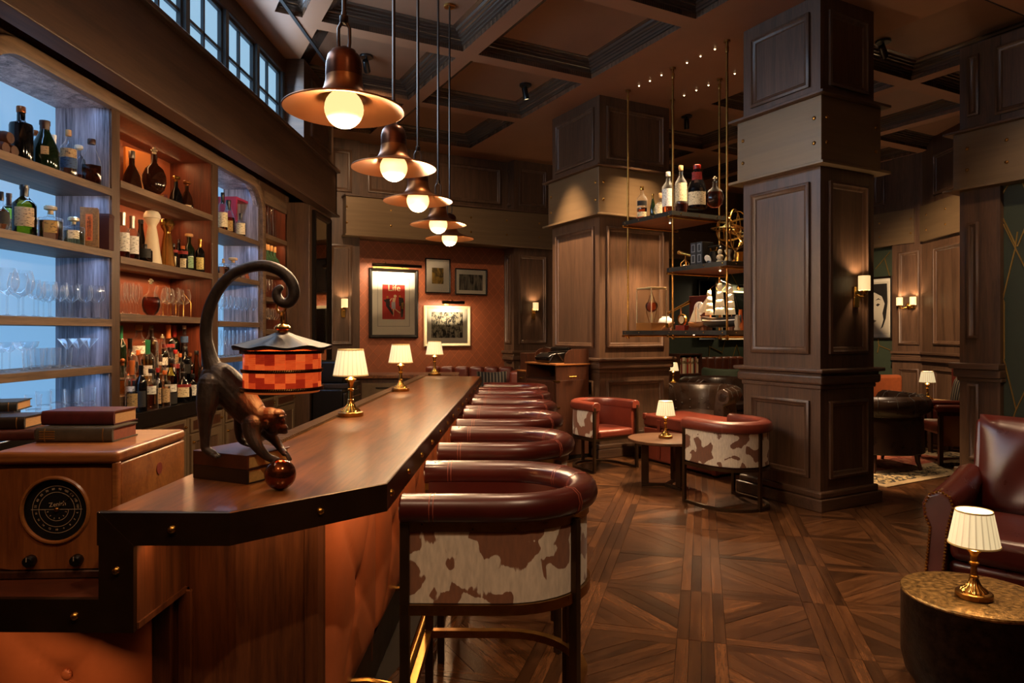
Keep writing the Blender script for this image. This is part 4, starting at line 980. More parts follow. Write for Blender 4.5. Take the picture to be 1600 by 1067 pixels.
drum = ob('lamp_shade', MB().lathe([(RD-.006, zz(548)), (RD-.0045, zz(548)), (RD-.0045, zz(612)), (RD-.006, zz(612))], 48, (LC.x, 0, 0), cap=False), glow('lantern_liner', (.9, .17, .03), .22), ml)
# mosaic pieces, each its own tile
def tile_mat():
    m, t, N, L, P_ = nt('tortoise_mosaic'); oi = N.new('ShaderNodeObjectInfo'); rp = N.new('ShaderNodeValToRGB'); e = rp.color_ramp.elements
    e[0].color = (.28, .012, .004, 1); e[1].color = (1.0, .17, .03, 1); e.new(.5).color = (.66, .06, .010, 1)
    tc = N.new('ShaderNodeTexCoord'); nz = N.new('ShaderNodeTexNoise'); ins(nz, Scale=34.0, Detail=3.0); L.new(tc.outputs['Object'], nz.inputs[0])
    ad = N.new('ShaderNodeMath'); ad.operation = 'MULTIPLY_ADD'; L.new(nz.outputs[0], ad.inputs[0]); ad.inputs[1].default_value = 1.0; L.new(oi.outputs['Random'], ad.inputs[2])
    sb = N.new('ShaderNodeMath'); sb.operation = 'SUBTRACT'; L.new(ad.outputs[0], sb.inputs[0]); sb.inputs[1].default_value = .56
    L.new(sb.outputs[0], rp.inputs[0]); ins(P_, Base_Color=(.16, .02, .006, 1)); L.new(rp.outputs[0], P_.inputs['Emission Color']); ins(P_, Emission_Strength=.72, Roughness=.2); return m
TILE = tile_mat(); nseg = 24; rt = random.Random(5)
da = 2*pi/nseg*.97; m_ = 4; b = MB()
for z in (0, 1):
    for rr_ in (RD-.0035, RD):
        for k in range(m_): aa = -da/2+da*k/(m_-1); b.v.append(Vector((rr_*cos(aa), rr_*sin(aa), z)))
idx = lambda z, r_, k: z*2*m_+r_*m_+k
for k in range(m_-1):
    b.f += [[idx(0,1,k), idx(0,1,k+1), idx(1,1,k+1), idx(1,1,k)], [idx(0,0,k), idx(1,0,k), idx(1,0,k+1), idx(0,0,k+1)], [idx(0,0,k), idx(0,0,k+1), idx(0,1,k+1), idx(0,1,k)], [idx(1,0,k), idx(1,1,k), idx(1,1,k+1), idx(1,0,k+1)]]
b.f += [[idx(0,0,0), idx(0,1,0), idx(1,1,0), idx(1,0,0)], [idx(0,0,m_-1), idx(1,0,m_-1), idx(1,1,m_-1), idx(0,1,m_-1)]]; b.m = [0]*len(b.f)
t0 = None
for (pa, pb) in ((552, 575.5), (581, 603.5)):
    z0, z1 = zz(pb), zz(pa)
    for s_ in range(nseg):
        cut = z0+(z1-z0)*rt.choice((.28, .36, .5, .62, .74))
        for (za, zb) in ((z0, cut-.0004), (cut+.0004, z1)):
            if t0 is None: t0 = ob('tile', b, TILE, drum, smooth=0); t = t0
            else: t = t0.copy(); C.objects.link(t)
            t.location = (LC.x, 0, za); t.scale = (1, 1, zb-za); t.rotation_euler = (0, 0, 2*pi*s_/nseg)
for py, r_ in ((549.5, RD+.006), (578, RD+.003), (606, RD+.005)):
    b = MB().lathe([(r_-.006, zz(py)+.005), (r_, zz(py)+.005), (r_+.002, zz(py)), (r_, zz(py)-.005), (r_-.006, zz(py)-.005)], 48, (LC.x, 0, 0), cap=False)
    for k in range(120):
        a = 2*pi*k/120; b.tube([(LC.x+(r_+.0015)*cos(a), (r_+.0015)*sin(a), zz(py)-.005), (LC.x+(r_+.0025)*cos(a+.04), (r_+.0025)*sin(a+.04), zz(py)+.005)], .0016, 4)
    ob('rope_band', b, plain('rope_band_metal', '5a3f24', 0.3, 1.0), ml)
for pp_, e_ in (((LC.x, 0, zz(606)), .5), ((LC.x, 0, zz(575)), .1)):
    light('POINT', 'lantern_bulb', pp_, e_, (1, .42, .12), .03, parent=ml)

# ================================================================== RADIO AND BOOKS
rd = thing('radio', 'old wooden table radio with black round dial on the lower counter', 'radio', (-1.262, 1.845, .8325), RAD(4))
w2, hh, dd = .166, .345, .43
ob('case', MB().box(-w2, w2, .010, dd, .012, hh-.036), RADIOW, rd, bev=.006, smooth=40)
ob('foot_moulding', MB().box(-w2-.006, w2+.006, -.008, dd, 0, .022), CABW, rd, bev=.004)
ob('top_board', MB().box(-w2-.002, w2+.002, -.012, dd, hh-.035, hh), RADIOW, rd, bev=.012, seg=4)
fb = MB(); n = 40; R0 = .0865; zc = .186
ring_ = [(R0*cos(2*pi*i/n), zc+R0*sin(2*pi*i/n)) for i in range(n)]
def edge_pt(a):
    c_, s_ = cos(a), sin(a); k = min((w2-.012)/max(abs(c_), 1e-6), ((hh-.045)-zc if s_ > 0 else zc-.026)/max(abs(s_), 1e-6)); return (k*c_, zc+k*s_)
outer_ = [edge_pt(2*pi*i/n) for i in range(n)]
for (y_) in (-.004, .004):
    fb.v += [Vector((x, y_, z)) for x, z in ring_]+[Vector((x, y_, z)) for x, z in outer_]
for i in range(n):
    k = (i+1) % n; fb.f += [[i, k, n+k, n+i], [i, 2*n+i, 2*n+k, k]]; fb.m += [0, 0]
ob('front_panel', fb, RADIOF, rd, smooth=0)
ob('bezel', MB().lathe([(R0-.004, .0), (R0-.001, .006), (R0+.003, .006), (R0+.007, .002), (R0+.007, 0)], 48, cap=False).mv(rx=pi/2, z=zc, y=-.004), RADIOW, rd)
dl = ob('dial', MB().lathe([(.0, 0), (R0, 0), (R0, .002), (0, .002)], 48).mv(rx=pi/2, z=zc, y=.006), plain('dial_black', '060505', 0.5), rd)
INK = plain('dial_print', 'a58f72', 0.6)
def circ(r_, w_=.0006, a0=0, a1=2*pi, n=56):
    b = MB()
    for i in range(n):
        A, B = a0+(a1-a0)*i/n, a0+(a1-a0)*(i+1)/n
        q_ = [(rr_*cos(t), .0032, zc+rr_*sin(t)) for rr_, t in ((r_-w_, A), (r_+w_, A), (r_+w_, B), (r_-w_, B))]; b.add(q_, [(0, 1, 2, 3)])
    return b
ob('dial_marks', circ(.064).merge(circ(.047)).merge(circ(.031, a0=pi, a1=2*pi)).merge(MB().box(-.068, .068, .003, .0035, zc-.0006, zc+.0006)), INK, dl, smooth=0)
MX = lambda x, z, a=0: Matrix.Translation((x, .0028, zc+z)) @ Matrix.Rotation(a, 4, 'Y') @ Matrix.Rotation(pi/2, 4, 'X')
words(dl, 'Zenith', .017, INK, MX(.002, .014, RAD(-6)))
for i, s_ in enumerate(('55', '60', '65', '70', '80', '90', '100', '120', '140', '160')):
    a = pi-pi*(i+.5)/10; words(dl, s_, .008, INK, MX(.056*cos(a), .056*sin(a), pi/2-a))
for i, s_ in enumerate(('18', '16', '14', '12', '10', '9', '8', '7', '6')):
    a = pi+pi*(i+.5)/9; words(dl, s_, .007, INK, MX(.055*cos(a), .055*sin(a), -pi/2-a))
for i, s_ in enumerate(('9', '7', '5', '4', '3', '2')):
    a = pi+pi*(i+.5)/6; words(dl, s_, .006, INK, MX(.025*cos(a), .025*sin(a), -pi/2-a))
pt = ob('pointer', MB().tube([(-.004, .001, zc-.004), (.044, .001, zc+.044)], .0009, 4), BRASS, rd, smooth=0); ob('hub', MB().dome((0, .003, zc), .007, .006, (0, -1, 0)), BRASS, rd)
for x in (-.061, .061):
    kb = ob('knob', MB().lathe([(.0, 0), (.0145, 0), (.016, .004), (.014, .020), (.012, .023), (.0, .023)], 20).mv(rx=pi/2, x=x, y=-.004, z=.052), BLACK, rd)
    ob('knob_pointer', MB().box(x-.0008, x+.0008, -.0285, -.027, .054, .066), INK, kb, smooth=0)
ob('side_boss', MB().lathe([(0, 0), (.018, 0), (.018, .002), (0, .002)], 20).mv(ry=pi/2, x=w2, y=.24, z=.25), plain('red_seal', '6a2014', 0.5), rd)
ob('corner_post', MB().box(w2-.016, w2+.001, -.008, .012, .02, hh-.03), RADIOW, rd, bev=.004)
ztop = .832+hh
def flat_book(label, px, py, z, rz, w, d, h, col, ribs=0, gilt=None, pages=PAPER):
    p = atZ(px, py, z); r = thing('book', label, 'book', (p.x, p.y, z), rz, 'old books on the radio')
    book('book', r, w, d, h, plain(col[0], col[1], 0.45, var=0.25, scale=30, bump=0.05), pages, ribs=ribs, gilt=gilt); return r
GILT = plain('worn_gilt', '8a6638', 0.4, 0.5)
RPAGE = plain('red_edged_pages', '7a3a22', 0.7, var=0.2, scale=60)
B1 = flat_book('grey green cloth book with gilt titling, under the maroon book', 57, 691, ztop+.001, RAD(2), .222, .14, .042, ('grey_green_cloth', '3f3a30'), 2, GILT, RPAGE)
for k in range(4): ob('gilt_line', MB().box(.012, .056, -.0068, -.0055, .010+k*.0068, .0135+k*.0068), GILT, B1, smooth=0)
flat_book('maroon book on top of the grey green book', 66, 664, ztop+.044, RAD(1), .218, .13, .042, ('maroon_cloth', '4c1a1a'), 0)
flat_book('red brown book at the bottom of the pile nearest the frame edge', -60, 691, ztop+.001, RAD(14), .19, .13, .031, ('brown_cloth', '4a2016'), 0, None, RPAGE)
flat_book('dark marbled book in the middle of its pile', -62, 672, ztop+.033, RAD(10), .175, .13, .036, ('dark_marbled_cloth', '231a14'), 3, GILT)
flat_book('blue grey book on top of its pile beside the maroon book', -85, 646, ztop+.070, RAD(20), .19, .145, .030, ('blue_grey_cloth', '2b3236'), 2, GILT)

# ================================================================== BOTTLES AND GLASSES
KIND = {
 'std': [(0, 0), (.94, 0), (1, .015), (1, .60), (.95, .65), (.62, .72), (.36, .775), (.32, .82), (.32, .92)],
 'wine': [(0, 0), (.95, 0), (1, .01), (1, .56), (.9, .63), (.5, .71), (.36, .76), (.36, .93)],
 'slope': [(0, 0), (.95, 0), (1, .015), (1, .40), (.88, .52), (.58, .68), (.36, .80), (.32, .93)],
 'block': [(0, 0), (.96, 0), (1, .01), (1, .66), (.93, .70), (.45, .735), (.36, .76), (.34, .93)],
 'squat': [(0, 0), (.95, 0), (1, .02), (1, .58), (.97, .64), (.5, .68), (.28, .70), (.26, .80)],
 'round': [(0, 0), (.42, 0), (.5, .02), (.82, .10), (1, .26), (.97, .40), (.74, .54), (.36, .62), (.24, .67), (.24, .84)],
 'bell': [(0, 0), (.9, 0), (1, .03), (.98, .14), (.78, .40), (.48, .56), (.30, .64), (.28, .86)],
 'slim': [(0, 0), (.95, 0), (1, .01), (1, .22), (.86, .42), (.55, .68), (.40, .82), (.38, .95)],
 'statue': [(0, 0), (1, 0), (.98, .03), (.80, .24), (.72, .36), (.62, .50), (.46, .66), (.42, .70), (.50, .74), (.72, .80), (.78, .84)],
 'frost': [(0, 0), (.95, 0), (1, .01), (1, .55), (.92, .62), (.55, .72), (.40, .78), (.38, .93)],
}
GL = {'c': ware('clear_bottle_glass', .14), 'g': glass('green_glass', (.40, .70, .28)), 'dg': plain('dark_green_glass', '0e1a0c', 0.08), 'k': plain('black_glass', '08080a', 0.08), 'br': plain('brown_glass', '2a1208', 0.1),
      'w': plain('white_ceramic', 'd8c8aa', 0.3), 'f': glass('smoky_frosted_glass', (.72, .72, .75), rough=.2), 'gd': plain('gilded_glass', 'a8763a', 0.18, 0.85), 'y': glass('olive_glass', (.62, .55, .22)), 'gs': plain('green_crackle_glass', '3a5a40', 0.2, var=0.6, scale=70, bump=0.5)}
LQ = {'a': glass('amber_liquid', (.92, .62, .28)), 'd': glass('dark_rum_liquid', (.48, .20, .10)), 'r': glass('red_amber_liquid', (.82, .38, .20)), 'y': glass('yellow_liquid', (.98, .86, .50)), 'p': glass('pink_copper_liquid', (.95, .72, .56)), 'g': glass('green_liquid', (.74, .86, .30)), 'cl': glass('clear_liquid', (.96, .97, .97))}
def label_mat(name, col):
    if name in MATS: return MATS[name]
    m, t, N, L, P_ = nt(name); tc = N.new('ShaderNodeTexCoord'); mp_ = N.new('ShaderNodeMapping'); ins(mp_, Scale=(60, 60, 170)); L.new(tc.outputs['Object'], mp_.inputs[0])
    nz = N.new('ShaderNodeTexNoise'); ins(nz, Scale=1.0, Detail=1.0); L.new(mp_.outputs[0], nz.inputs[0]); rp = N.new('ShaderNodeValToRGB'); c = hx(col)
    rp.color_ramp.elements[0].position = .36; rp.color_ramp.elements[0].color = tuple(x*.35 for x in c[:3])+(1,); rp.color_ramp.elements[1].position = .44; rp.color_ramp.elements[1].color = c
    L.new(nz.outputs[0], rp.inputs[0]); L.new(rp.outputs[0], P_.inputs['Base Color']); ins(P_, Roughness=.7); MATS[name] = m; return m
LB = {'cream': label_mat('cream_label', 'd6c6a0'), 'white': label_mat('white_label', 'd8d6cc'), 'black': label_mat('black_label', '15120f'), 'gold': label_mat('gold_label', 'a8803c'), 'tan': label_mat('tan_label', 'a88a62'), 'red': label_mat('red_label', '8a1c14'), 'green': label_mat('green_label', '8aa880'), 'blue': label_mat('blue_label', '27456e'), 'yellow': label_mat('yellow_label', 'd0bc70')}
CAPM = {'cork': plain('cork_stopper', 'b48a58', 0.8), 'black': BLACK, 'gold': BRASSB, 'copper': plain('copper_foil', '8a5028', 0.35, 0.7), 'red': plain('red_wax_cap', '9a1c14', 0.35), 'green': plain('green_foil_cap', '1c6a44', 0.35), 'white': plain('white_foil_cap', 'd8ccb4', 0.45), 'brown': plain('brown_capsule', '3a2014', 0.4), 'glass': plain('cut_crystal', 'd6c6a6', 0.12, 0.55), 'blue': plain('blue_foil_cap', '24508a', 0.35), 'silver': plain('silver_cap', 'b8b0a4', 0.3, 0.9), 'orange': plain('orange_foil_cap', 'c2662a', 0.4)}
def bottle(label, loc, kind, h, r, gls='c', liq=None, fill=.5, labels=(), cap='black', capk='cyl', n=20, flat=1.0, rz=None, group='bottles on the back bar'):
    t = thing('bottle', label, 'bottle', loc, 0, group)
    face = atan2(-loc[1], -loc[0])
    t.rotation_euler = (0, 0, face+(rz or 0)); BOT.append((t, r*(1+flat)/2 if flat < 1 else r, kind))
    pr = [(a*r, b*h) for a, b in KIND[kind]]; top = pr[-1][1]
    S = lambda b: b.T(Matrix.Scale(flat, 4, (1, 0, 0))) if flat != 1 else b
    ob('glass_body', S(MB().lathe(pr, n, cap=False)), GL[gls], t, smooth=50)
    if liq:
        lp = []; zf = fill*h
        for (a, b) in pr:
            if b >= zf: break
            lp.append((max(a-.003, 0), b+.004))
        a0, b0 = lp[-1]; nx = next(((a, b) for a, b in pr if b >= zf), pr[-1])
        k = (zf-b0)/max(1e-6, nx[1]-b0); lp.append((max(.002, a0+(nx[0]-.003-a0)*k), zf)); lp.append((0, zf))
        ob('liquid', S(MB().lathe(lp, n, cap=False)), LQ[liq], t, smooth=50)
    for (z0, z1, lm, half) in labels:
        b = MB(); m = 10; A = RAD(half)
        for z in (z0*h, z1*h):
            f = (z/h)
            for k in range(m+1): a = -A+2*A*k/m; b.v.append(Vector((1.012*r*flat*cos(a), 1.012*r*sin(a), z)))
        for k in range(m): b.f.append([k, k+1, m+2+k, m+1+k]); b.m.append(0)
        ob('label', b, LB[lm], t, smooth=60)
    cr = pr[-1][0]
    if capk == 'cyl': c = MB().lathe([(0, top-.012), (cr*1.12, top-.012), (cr*1.18, top-.006), (cr*1.18, h-.003), (cr*1.08, h), (0, h)], 16)
    elif capk == 'long': c = MB().lathe([(0, h*.72), (cr*1.12, h*.72), (cr*1.1, h*.9), (cr*1.25, h*.92), (cr*1.22, h), (0, h)], 16)
    elif capk == 'disc': c = MB().lathe([(0, top-.01), (cr*.9, top-.01), (cr*.9, h-.028), (cr*2.1, h-.022), (cr*2.1, h-.006), (cr*1.6, h), (0, h)], 18)
    elif capk == 'ball': c = MB().lathe([(0, top-.01), (cr*.9, top-.01), (cr*.9, top+.006)], 16, cap=False).ball((0, 0, top+.006+(h-top-.006)/2), (h-top-.006)/2, 14)
    elif capk == 'fleur':
        q = (h-top); c = MB().ball((0, 0, top+q*.16), q*.18, 12).ball((0, 0, top+q*.42), q*.16, 12)
        for s_ in (-1, 1): c.ball((0, s_*q*.26, top+q*.52), q*.17, 10); c.ball((0, s_*q*.15, top+q*.2), q*.13, 10)
        c.ball((0, 0, top+q*.78), q*.21, 12)
    elif capk == 'dome': c = MB().lathe([(cr*.98, top), (cr*1.12, top+.002), (cr*1.1, top+(h-top)*.4), (cr*.8, top+(h-top)*.8), (0, h)], 18)
    ob('stopper' if capk != 'cyl' else 'cap', c, CAPM[cap], t)
    return t
g1 = 'bottles on the top shelf of the blue bay'
LIM = ((0, 176, 2.9, 4.18), (176, 333, 4.40, 5.57), (333, 408, 5.81, 6.60), (408, 460, 6.85, 7.39))
def pl(px, X, z):                        # a spot on a shelf: pixel column, distance of the shelf row, shelf height; kept inside its bay
    p = atX(px, HZ, X); lo, hi = next((a, b) for p0, p1, a, b in LIM if p0 <= px < p1); a, b, c = ray(px, HZ)
    y = min(max(p.y, lo), hi)
    return (max(-2.86, a/b*y), y, z+.001)
BOT = []
z = 2.40
bottle('tall black square-shouldered bottle with copper neck on the top blue shelf', pl(33, -2.68, z), 'block', .315, .055, 'k', cap='copper', capk='cyl', group=g1)
bottle('amber bottle with copper stopper between the black bottle and the green one', pl(55, -2.78, z), 'block', .26, .040, 'c', 'a', .6, (), 'copper', group=g1)
bottle('dark green pot-bellied bottle with brown neck and round seal, top blue shelf', pl(70, -2.66, z), 'slope', .285, .068, 'dg', None, 0, ((.3, .46, 'tan', 16),), 'brown', 'long', group=g1)
bottle('amber bottle with white and orange neck foil on the top blue shelf', pl(84, -2.76, z), 'std', .27, .037, 'c', 'd', .62, (), 'white', 'long', group=g1)
bm = bottle('whisky bottle with cream and blue label and black stopper, top blue shelf', pl(107, -2.64, z), 'std', .285, .043, 'c', 'r', .30, ((.42, .60, 'tan', 70), (.2, .415, 'blue', 70)), 'cork', group=g1)
words(bm, 'Ma', .022, plain('label_ink', '1c130c', 0.7), Matrix.Translation((.0445, -.004, .145)) @ Matrix.Rotation(pi/2, 4, 'Z') @ Matrix.Rotation(pi/2, 4, 'X'))
bottle('pale clear decanter with white disc stopper behind the cream labelled bottle', pl(123, -2.82, z), 'std', .255, .036, 'f', 'r', .28, (), 'white', 'disc', group=g1)
bottle('twisted clear flask of dark rum with brown cap, top blue shelf', pl(143, -2.59, z), 'slope', .27, .060, 'c', 'd', .40, (), 'brown', 'cyl', n=6, group=g1)
rk = thing('barrel_stand', 'little brown wooden barrel stand at the frame edge of the top blue shelf', 'ornament', pl(3, -2.66, z), 0)
for (x, zz_) in ((-.03, .04), (.03, .04), (0, .10)): ob('barrel', MB().lathe([(0, -.045), (.028, -.045), (.036, -.02), (.036, .02), (.028, .045), (0, .045)], 16).mv(ry=pi/2, x=0, y=x, z=zz_), BARW, rk)
z = 2.013; g2 = 'bottles on the second shelf of the blue bay'
bottle('red bottle with dark label cut off by the frame edge, second blue shelf', pl(2, -2.66, z), 'round', .21, .04, 'c', 'r', .55, ((.2, .5, 'black', 60),), 'black', group=g2)
bottle('pale green bottle with cream label and copper neck, second blue shelf', pl(14, -2.78, z), 'std', .245, .035, 'c', 'g', .70, ((.12, .42, 'cream', 70),), 'brown', 'long', group=g2)
bottle('large olive green bottle with brown paper label, second blue shelf', pl(38, -2.68, z), 'std', .285, .056, 'y', 'g', .62, ((.2, .56, 'tan', 50),), 'black', 'long', group=g2)
bottle('small amber decanter with glass stopper peeping from behind the olive bottle', pl(57, -2.84, z), 'squat', .165, .034, 'c', 'y', .55, ((.1, .42, 'black', 50),), 'glass', 'ball', group=g2)
bottle('ribbed square decanter of red whisky with block stopper, second blue shelf', pl(79, -2.62, z), 'squat', .195, .060, 'c', 'r', .56, ((.2, .54, 'gold', 30),), 'glass', 'disc', n=24, group=g2)
bottle('ribbed round decanter of golden whisky beside the lettered box', pl(115, -2.62, z), 'squat', .165, .056, 'c', 'y', .50, ((.2, .5, 'cream', 30),), 'glass', 'disc', n=16, group=g2)
bx = thing('gift_box', 'gold flecked box with orange strip of brush lettering, second blue shelf', 'box', pl(139, -2.57, z), RAD(26))
ob('body', MB().box(-.046, .046, 0, .07, 0, .235), plain('gold_flecked_card', '7a5a34', 0.5, var=0.4, scale=90), bx, bev=.001, smooth=0)
lb = ob('paper_strip', MB().box(-.017, .019, -.0012, 0, .035, .195), plain('orange_paper', 'c2662e', 0.7), bx, smooth=0)
for k, ch in enumerate('毛檜禮品扇'): words(lb, ch, .026, BLACK, Matrix.Translation((.001, -.0016, .168-k*.025)) @ Matrix.Rotation(pi/2, 4, 'X'))
ob('red_seal', MB().box(-.007, .009, -.0018, -.001, .042, .056), CAPM['red'], lb, smooth=0)
bk2 = thing('gift_box', 'plain dark red box beside the post on the second blue shelf', 'box', pl(161, -2.62, z), RAD(12)); ob('body', MB().box(-.035, .035, 0, .1, 0, .20), plain('dark_red_card', '3a140f', 0.5), bk2, bev=.001, smooth=0); ob('lid', MB().box(-.036, .036, -.001, .101, .201, .222), plain('dark_red_card', '3a140f', 0.5), bk2, bev=.001, smooth=0)
jb = thing('leather_box', 'small dark leather box standing behind the book pile at the frame edge', 'box', pl(10, -2.62, .99), .3)
ob('body', MB().box(-.05, .05, -.04, .04, 0, .125), plain('dark_box_leather', '1d130d', 0.5, var=0.2), jb, bev=.004); ob('lid', MB().box(-.052, .052, -.042, .042, .126, .15), plain('dark_box_leather', '1d130d', 0.5), jb, bev=.004)
# ---- amber bay
z = 2.475; g3 = 'bottles on the top shelf of the amber bay'
bottle('dark cognac bottle with silver neck before the patterned board, top amber shelf', pl(206, -2.66, z), 'bell', .27, .062, 'br', None, 0, (), 'silver', 'cyl', flat=.6, group=g3)
bottle('large dark decanter with crystal flower stopper, top amber shelf', pl(241, -2.64, z+.022), 'round', .345, .080, 'br', None, 0, (), 'glass', 'fleur', flat=.62, group=g3)
bottle('dark teardrop cognac bottle with broad gold stopper, top amber shelf', pl(275, -2.66, z), 'bell', .235, .052, 'k', None, 0, (), 'gold', 'disc', flat=.7, group=g3)
bottle('dark teardrop cognac bottle with copper stopper at the end of the top amber shelf', pl(292, -2.62, z), 'bell', .22, .050, 'br', None, 0, ((.05, .12, 'cream', 40),), 'copper', 'disc', flat=.7, group=g3)
bd = thing('display_board', 'amber board with concentric ring pattern behind the top amber shelf bottles', 'board', pl(215, -2.83, z), pi/2-.25)
ob('board', MB().box(-.13, .10, -.02, 0, 0, .37), plain('amber_card', 'c8742e', 0.5), bd, smooth=0)
rg = MB()
for k in range(9): rr_ = .03+.017*k; rg.tube([(-.10+rr_*cos(a), -.0215, .08+rr_*sin(a)) for a in [-.6+2.0*i/20 for i in range(21)] if -.1+rr_*cos(a) < .098 and .08+rr_*sin(a) > .01], .0022, 4)
ob('ring_pattern', rg, plain('pale_ring_print', 'd8b07a', 0.5), bd, smooth=0)
pd_ = thing('plinth_stand', 'maroon stand with plate under the large crystal topped decanter', 'stand', pl(241, -2.64, z), 0)
pd_.rotation_euler.z = atan2(-pd_.location.y, -pd_.location.x)
ob('stand', MB().box(-.055, .055, -.085, .085, 0, .020), plain('maroon_lacquer', '5a1a14', 0.35), pd_, bev=.002, smooth=0); ob('plate', MB().box(.0555, .057, .0, .06, .004, .016), BRASSB, pd_, smooth=0)
z = 1.99; g4 = 'bottles on the middle shelf of the amber bay'
bottle('white labelled bottle with pale cap beside the post, middle amber shelf', pl(193, -2.64, z), 'wine', .31, .041, 'c', 'd', .3, ((.16, .56, 'white', 75),), 'silver', 'long', group=g4)
bottle('white labelled bottle with pale cap, second from the post on the middle amber shelf', pl(209, -2.62, z), 'wine', .30, .041, 'c', 'd', .3, ((.14, .54, 'white', 75),), 'silver', 'long', group=g4)
bottle('tall black ring-necked bottle behind the squat labelled jar, middle amber shelf', pl(220, -2.80, z), 'slim', .345, .042, 'k', None, 0, (), 'black', group=g4)
bottle('squat black bottle with silver label before the ceramic figure', pl(226, -2.58, z), 'squat', .12, .048, 'k', None, 0, ((.2, .72, 'black', 50),), 'black', group=g4)
bottle('white ceramic bottle with dome head like a robed figure, middle amber shelf', pl(240, -2.66, z), 'statue', .40, .066, 'w', None, 0, (), 'white', 'dome', group=g4)
bottle('gilded glass bottle with dome head like a robed figure, middle amber shelf', pl(259, -2.62, z), 'statue', .36, .058, 'gd', None, 0, (), 'gold', 'dome', group=g4)
bottle('small black bottle with red neck and oval label, middle amber shelf', pl(271, -2.64, z), 'block', .19, .032, 'k', None, 0, ((.62, .74, 'red', 80), (.1, .48, 'cream', 34)), 'black', group=g4)
bottle('slender dark bottle behind the oval labelled ones, middle amber shelf', pl(279, -2.80, z), 'wine', .275, .034, 'k', None, 0, (), 'brown', group=g4)
bottle('small black bottle with orange neck and oval label, middle amber shelf', pl(286, -2.62, z), 'block', .185, .036, 'k', None, 0, ((.64, .78, 'red', 80), (.08, .46, 'cream', 36)), 'orange', group=g4)
bottle('green bottle with pale green label and cork, middle amber shelf', pl(299, -2.66, z), 'wine', .31, .042, 'dg', None, 0, ((.1, .4, 'green', 50),), 'cork', 'disc', group=g4)
bottle('dark bottle with gold neck and yellow label at the end of the middle amber shelf', pl(309, -2.62, z), 'wine', .275, .036, 'k', None, 0, ((.08, .44, 'yellow', 50),), 'gold', 'long', group=g4)
z = 1.622; g5 = 'bottles on the lower shelf of the amber bay'
bottle('crystal decanter with flower stopper among the amber lit wine glasses', pl(236, -2.66, z), 'round', .27, .062, 'c', 'd', .5, (), 'glass', 'fleur', flat=.65, group=g5)
